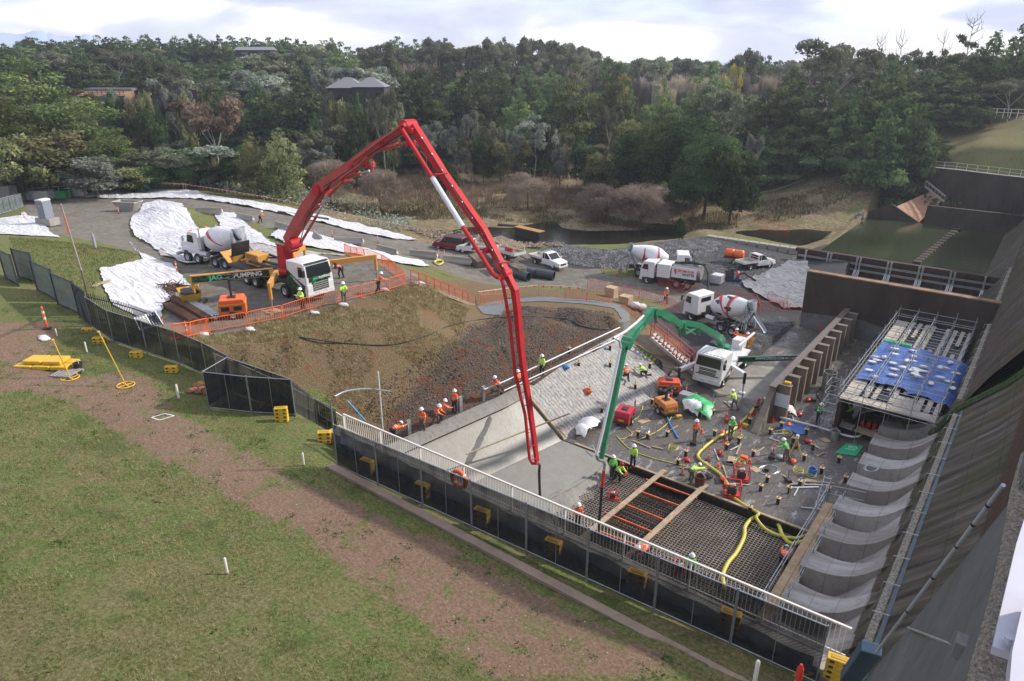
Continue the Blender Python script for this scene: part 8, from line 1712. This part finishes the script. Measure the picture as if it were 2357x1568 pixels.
for i in range(60):
 if i==0:f=MB();k_=random.Random(4);c0=U(400,668,8.8)
 a=k_.uniform(-.6,.6);f.bar(c0+Vector((k_.uniform(-1.6,1.2),k_.uniform(-.8,.8),k_.uniform(0,.5))),c0+Vector((k_.uniform(-1.0,2.2),k_.uniform(-1,1),k_.uniform(0,.7))),.04)
f.build('scrap_heap',m_rust,label='tangled heap of rusty rods under the long outrigger',cat='scrap heap',kind='stuff')
r=thing('skip','yellow tipping skip filled with black plastic on the pad','skip',U(440,697,8.6),R(-20));MB().add([(-.8,-.6,.2),(.8,-.6,.2),(.8,.6,.2),(-.8,.6,.2),(-1.25,-.75,1.0),(1.15,-.75,1.0),(1.15,.75,1.0),(-1.25,.75,1.0)],[(0,1,2,3),(0,1,5,4),(1,2,6,5),(2,3,7,6),(3,0,4,7)]).build('tub',m_yel,r,fix=False)
MB().blob((0,0,.9),.85,10,3,.3,(1.1,.7,.4)).build('black_plastic',m_blackp,r,smooth='all');MB().box((0,0,.1),(1.6,1.1,.18)).build('base',m_yel,r)
o=MB().lathe([(.16,0),(.22,0),(.22,1.5),(.16,1.5),(.16,0)],(0,0,0),14,'X').build('black_roll',m_blackp,smooth=True,label='short roll of black plastic beside the yellow skip',cat='roll');o.location=U(472,690,8.85);o.rotation_euler=(0,0,R(-50))
r=thing('skip','pale grey open skip at the edge of the left road','skip',G(298,485),R(25));MB().add([(-1.1,-.7,0),(1.1,-.7,0),(1.1,.7,0),(-1.1,.7,0),(-2.0,-.9,1.4),(1.9,-.9,1.4),(1.9,.9,1.4),(-2.0,.9,1.4)],[(0,1,2,3),(0,1,5,4),(1,2,6,5),(2,3,7,6),(3,0,4,7)]).build('tub',m_conc,r,fix=False);MB().tube([(-2,-.9,1.4),(1.9,-.9,1.4),(1.9,.9,1.4),(-2,.9,1.4)],.05,6,closed=True).build('rim',m_white,r)
r=thing('portable_toilet','grey portable toilet with white roof standing on a concrete block','portable toilet',G(112,518),R(20));MB().box((0,0,.45),(2.3,1.4,.9)).build('concrete_base',m_conc,r,bev=.04);MB().box((0,0,1.95),(1.15,1.15,2.1)).build('cabin',M('grey_toilet_plastic',(.20,.22,.27),.5,var=.08),r,bev=.04);MB().prism([(-.62,0),(.62,0),(.5,.14),(0,.2),(-.5,.14)],-.62,.62).build('roof',m_white,r,bev=.04).location=(0,0,3.0)
MB().box((0,-.585,1.95),(.8,.02,1.8)).build('door',M('grey_door',(.16,.18,.23),.5),r);MB().box((0,-.6,2.4),(.3,.01,.12)).build('yellow_sign',m_yel,r)
o=MB().lathe([(.14,0),(.14,1.2),(.08,1.4),(.05,1.45),(.05,1.6),(0,1.6)],(0,0,0),12).build('gas_cylinder',M('lilac_grey_cylinder',(.32,.31,.35),.5,var=.3,dirt=(.15,.13,.12),damt=.5),smooth=True,label='grey pipe stub standing on the grass wedge beside the road',cat='pipe stub');o.location=G(220,572)
MB().tube([G(205,690),G(190,640)+Vector((.0,0,1.4)),G(165,560)+Vector((0,0,3.0)),G(140,480)+Vector((0,0,4.4))]if False else[G(206,692),UD(186,620,45),UD(163,545,44.5),UD(140,470,44)],.06,7,radii=[.07,.06,.05,.04]).build('leaning_pole',M('grey_pole',(.40,.34,.29),.8,var=.2),smooth=True,label='tall leaning timber pole beside the stepped grey fence',cat='pole')
MB().add([UD(145,500,47),UD(152,495,47),UD(163,540,47),UD(157,542,47)],[(0,1,2,3)]).build('orange_flag',m_orange,label='orange flag hanging by the leaning pole',cat='flag')
for q,l,w in(((228,657),'left',1.6),((238,654),'right',1.4)):o=MB().box((0,0,.1),(w,.25,.1)).build('plank',m_timb,label='loose timber plank on the edge of the white sheet, '+l,cat='plank',group='planks on the sheet edge');o.location=G(*q);o.rotation_euler=(0,0,R(-60))
r=thing('site_gate','long grey site gate with white and green wrapped stacks behind at far left','gate',G(60,462));
for k in range(6):a=G(52+k*22,463-k*1.4)-r.location;MB().cyl(a,a+Vector((0,0,2.0)),.05,n=5).build('post',m_galv,r)
a=G(52,463)-r.location;b=G(162,456)-r.location
for z in(.15,1.1,2.0):MB().bar(a+Vector((0,0,z)),b+Vector((0,0,z)),.06).build('rail',m_galv,r)
for q,w,h,m,l in(((90,458),4.5,1.5,m_bag,'white wrapped stack behind the site gate'),((132,455),4.2,1.3,m_gtarp,'green wrapped stack behind the site gate'),((175,450),3.0,1.3,m_bag,'white wrapped stack right of the green one'),((20,470),2.5,3.0,m_grey,'pale hut beside the site gate at the left edge')):
 o=MB().box((0,0,h/2),(w,2.2,h)).build('wrapped_stack',m,bev=.15,label=l,cat='stack');o.location=G(*q);o.rotation_euler=(0,0,YAW)
for k in range(5):
 a=G(-14+k*14,498-k*4);b=G(k*14,494-k*4);shear_panel('mesh_panel',a,b,2.2,lambda L,h,dz:hoarding_parts(L,h,dz,m_shade2),'grey mesh fence panel at the left edge by the gate, %s from the left'%ords[k],'mesh fence panels at the left edge')
def bunting(px,hgt,label,m,sp=1.0):
 P_=[G(*q)+Vector((0,0,hgt))for q in px];r=thing('bunting',label,'bunting',P_[0]);MB().tube([p-P_[0]for p in P_],.02,4).build('line',m_white,r);f=MB()
 n=0
 for a,b in zip(P_,P_[1:]):
  k_=max(1,int((b-a).length/sp));d=(b-a).normalized()*.16
  for j in range(k_):c=a.lerp(b,(j+.5)/k_)-P_[0];f.add([c-d,c+d,c+Vector((0,0,-.34))],[(0,1,2)])
 o=f.build('flags',m,r,fix=False);o['kind']='stuff'
 for q in px[::2]:p=G(*q)-P_[0];MB().cyl(p,p+Vector((0,0,hgt+.2)),.03,n=5).build('picket',m_galv,r)
bunting([(240,436),(330,438),(430,444),(520,458),(610,474),(690,490),(780,510),(870,530),(950,545)],1.5,'line of orange flag bunting above the long white berm',m_hiorange)
bunting([(1100,697),(1180,686),(1240,680),(1300,683),(1340,686)],1.1,'orange flag bunting beside the gravel path',m_hiorange,.8)
bunting([(1600,470),(1700,462),(1780,450),(1850,425)],1.0,'faint flag line on the far bank at right',m_redl,2)
for i,(a,b,l)in enumerate((((640,492),(757,509),'long brown log roll along the lower edge of the white berm'),((1146,590-70),(1203,525),'rusty channel beam lying across the river shallows'))):
 a=G(*a);b=G(*b);MB().cyl(a+Vector((0,0,.25)),b+Vector((0,0,.25)),.22,n=8).build('log',m_bark,smooth=True,label=l,cat='log')
r=thing('culvert_box','rust-topped dark steel box standing in the river at centre','steel box',U(1218,548,-.6),R(-8));MB().box((0,0,.7),(5.6,1.2,1.5)).build('body',m_blackp,r);MB().box((0,0,1.5),(5.8,1.4,.12)).build('top',M('orange_rust',(.36,.18,.06),.9,var=.4),r)
for q,l in(((1407,684),'tall'),((1440,700),'low')):MB().box((0,0,.5),(1.1,1.0,1.3 if l=='tall' else .8)).build('ply_box',m_ply,label=l+' plywood box beside the gravel path',cat='box',group='plywood boxes').location=G(*q)
for q,m,l in(((1460,712),m_bag,'white bag'),((1475,716),m_white,'white crate'),((1500,722),m_chas,'dark hose reel')):MB().blob((0,0,.4),.5,8,2,.15,(1.2,1,.8)).build('site_item',m,smooth='all',label=l+' in the clutter at the head of the stairs',cat='site clutter',group='clutter at the stair head').location=G(*q)
for i,q in enumerate(((790,703),(575,760),(724,722),(470,772),(885,668),(968,654))):MB().blob((0,0,.08),.34,8,i,.25,(1.5,.8,.35)).build('sandbag',m_bag,smooth='all',label='white sandbag on the barrier feet, %s from the left'%['fifth','second','third','first','fourth','last'][i]if False else 'white sandbag lying at the foot of the orange barriers',cat='sandbag',group='white sandbags').location=G(*q)
hose('yellow_coil',[(1000,606),(1010,600),(1020,606),(1008,612),(1000,604),(1014,602)],.12,m_yh,'coiled yellow hose at the end of the jersey barriers',fl=lambda x,y:G(x,y))
for q,l in(((1005,623),'left'),((1110,640),'right')):pass
for i in range(4):
 a=R(i*90);hose('cable_coil_%d'%i,[(1283+12*math.cos(t),1000-28+6*math.sin(t))for t in np.linspace(0,6,9)],.02,m_black,'coil of thin grey cable at the foot of the meshed slope',cat='cable',fl=at_floor).name='cable_coil';break
hose('cable_coil',[(1770+26*math.cos(t)*(1-t*.02),1082+11*math.sin(t))for t in np.linspace(0,18,40)],.022,m_galv,'wide coil of grey cable in the right of the yard',cat='cable')
hose('cable_coil',[(2005+18*math.cos(t)*(1-t*.02),1078+8*math.sin(t),1.6)for t in np.linspace(0,18,40)],.022,m_galv,'coil of grey cable lying on a concrete tooth',cat='cable')
r=thing('barrel','grey vertical pipe casing behind the counterforts','pipe',U(1905,895,0));MB().lathe([(.5,0),(.55,0),(.55,1.6),(.5,1.6)],(0,0,0),16).build('casing',m_tankg,r,smooth=True)
MB().box((-12,66,0)and(0,0,.4),(1.0,.8,.8)).build('steel_crate',m_galv,bev=.03,label='grey steel crate on a pallet beside the lighting tower in the yard',cat='crate').location=U(1578,925,0)
MB().box((0,0,.15),(.5,.35,.3)).build('orange_box',m_orange,bev=.04,label='small orange toolbox on the yard floor',cat='toolbox').location=U(1712,1058,0)
r=thing('work_bench','low bench of pale slabs in front of the culvert mouth','bench',U(1965,1002,0),R(-5));MB().box((-.8,0,.6),(1.4,.9,.1)).build('slab',m_conc,r);MB().box((.8,0,.6),(1.5,.9,.1)).build('slab',m_timb,r)
for x in(-1.3,0,1.3):MB().box((x,0,.28),(.12,.8,.55)).build('leg',m_chas,r)
k=random.Random(77)
def bit(i,px,py):
 p=at_floor(px,py);t=i%7;rz=k.uniform(0,3.1)
 if t==0:o=MB().tube(smooth_path([Vector((k.uniform(.25,.4)*math.cos(a),.32*math.sin(a),.04+.012*j))for j,a in enumerate(np.linspace(0,16,26))],2),.022,5).build('cable_coil',k.choice((m_black,m_galv,m_yh)),label='small coil of cable on the yard floor',cat='cable',group='small cable coils')
 elif t==1:o=MB().box((0,0,.05),(k.uniform(.8,1.7),.10,.08)).build('offcut',m_timb,label='short timber offcut on the yard floor',cat='timber',group='timber offcuts')
 elif t==2:o=MB().cyl((0,0,0),(.05,0,k.uniform(.7,1.2)),.035,n=6).build('upright_bar',m_galv,label='thin upright steel bar in the yard',cat='bar',group='upright bars in the yard')
 elif t==3:o=MB().blob((0,0,.12),.25,8,i,.35,(1.2,.8,.6)).build('rag',k.choice((m_orange,m_redp,m_bag)),smooth='all',label='crumpled bag of gear on the yard floor',cat='bag',group='gear bags in the yard')
 elif t==4:o=MB().box((0,0,.12),(.45,.3,.24)).build('toolbox',k.choice((m_blackp,m_redp,m_yel,m_chas)),bev=.03,label='small toolbox on the yard floor',cat='toolbox',group='toolboxes in the yard')
 elif t==5:o=MB().cyl((0,0,.05),(k.uniform(.8,1.6),.1,.05),.04,n=6).build('loose_tube',m_pipew,label='loose white tube on the yard floor',cat='tube',group='loose tubes in the yard')
 else:o=MB().box((0,0,.02),(k.uniform(.5,1.0),.5,.03)).build('board',k.choice((m_ply,m_blackply)),label='small board lying on the yard floor',cat='board',group='boards on the yard floor')
 o.location=p;o.rotation_euler=(0,0,rz)
i=0
while i<84:
 px=k.uniform(1400,1915);py=k.uniform(905,1200)
 if py>1040+(px-1400)*.31-8 or(px<1660 and py<930)or px>1905-(py-905)*.05 or U(px,py,0).x>-7.6:continue
 bit(i,px,py);i+=1
for q,l in(((1352,905),'orange jacket lying on the meshed slope'),((1300,850),'small blue tub on the meshed slope edge')):MB().blob((0,0,.15),.35,8,5,.3,(1.2,.8,.6)).build('gear',m_orange if 'orange' in l else M('blue_plastic',(.03,.18,.5),.5),smooth='all',label=l,cat='gear').location=at_floor(*q)
for px,py in((1745,930),(1760,945),(1735,955),(1722,965),(1750,965),(1770,955),(1778,972),(1700,985)):MB().lathe([(.16,0),(.05,.55),(0,.58)],(0,0,0),8).build('red_marker',m_redp,smooth=True,label='red fallen marker in the cluster left of the notice board',cat='marker',group='red markers by the notice board').location=U(px,py,0)
def haze():
 m=bpy.data.materials.new('air');m.use_nodes=True;nt=m.node_tree;nt.nodes.clear();o=N(nt,'ShaderNodeOutputMaterial');v=N(nt,'ShaderNodeVolumePrincipled')
 v.inputs['Color'].default_value=(.80,.86,1.0,1);v.inputs['Density'].default_value=.00028;v.inputs['Anisotropy'].default_value=.3;nt.links.new(v.outputs[0],o.inputs['Volume'])
 MB().box((-690,700,27),(1700,1620,86)).build('haze',m,kind='stuff')
haze()
def label_pass():
 by={}
 for o in bpy.data.objects:
  if o.parent is None and 'label' in o:by.setdefault(o['label'],[]).append(o)
 bpy.context.view_layer.update()
 def sx(o):
  p=o.matrix_world.translation
  if p.length<.01 and o.type=='MESH':p=sum((Vector(c)for c in o.bound_box),Vector())/8
  X=p.x*math.cos(YAW)+p.y*math.sin(YAW);Y=-p.x*math.sin(YAW)+p.y*math.cos(YAW);return X/max(.1,Y*math.cos(PIT)-(p.z-CH)*math.sin(PIT))
 for l,os in by.items():
  if len(os)<2:continue
  os.sort(key=sx);w_=l.split()
  if len(w_)>12:l=' '.join(w_[:12])
  for i,o in enumerate(os):o['label']=l+', '+nth(i)+' from the left'
 for o in bpy.data.objects:
  if 'label' in o and len(o['label'].split())>16:o['label']=' '.join(o['label'].split()[:16])
label_pass()
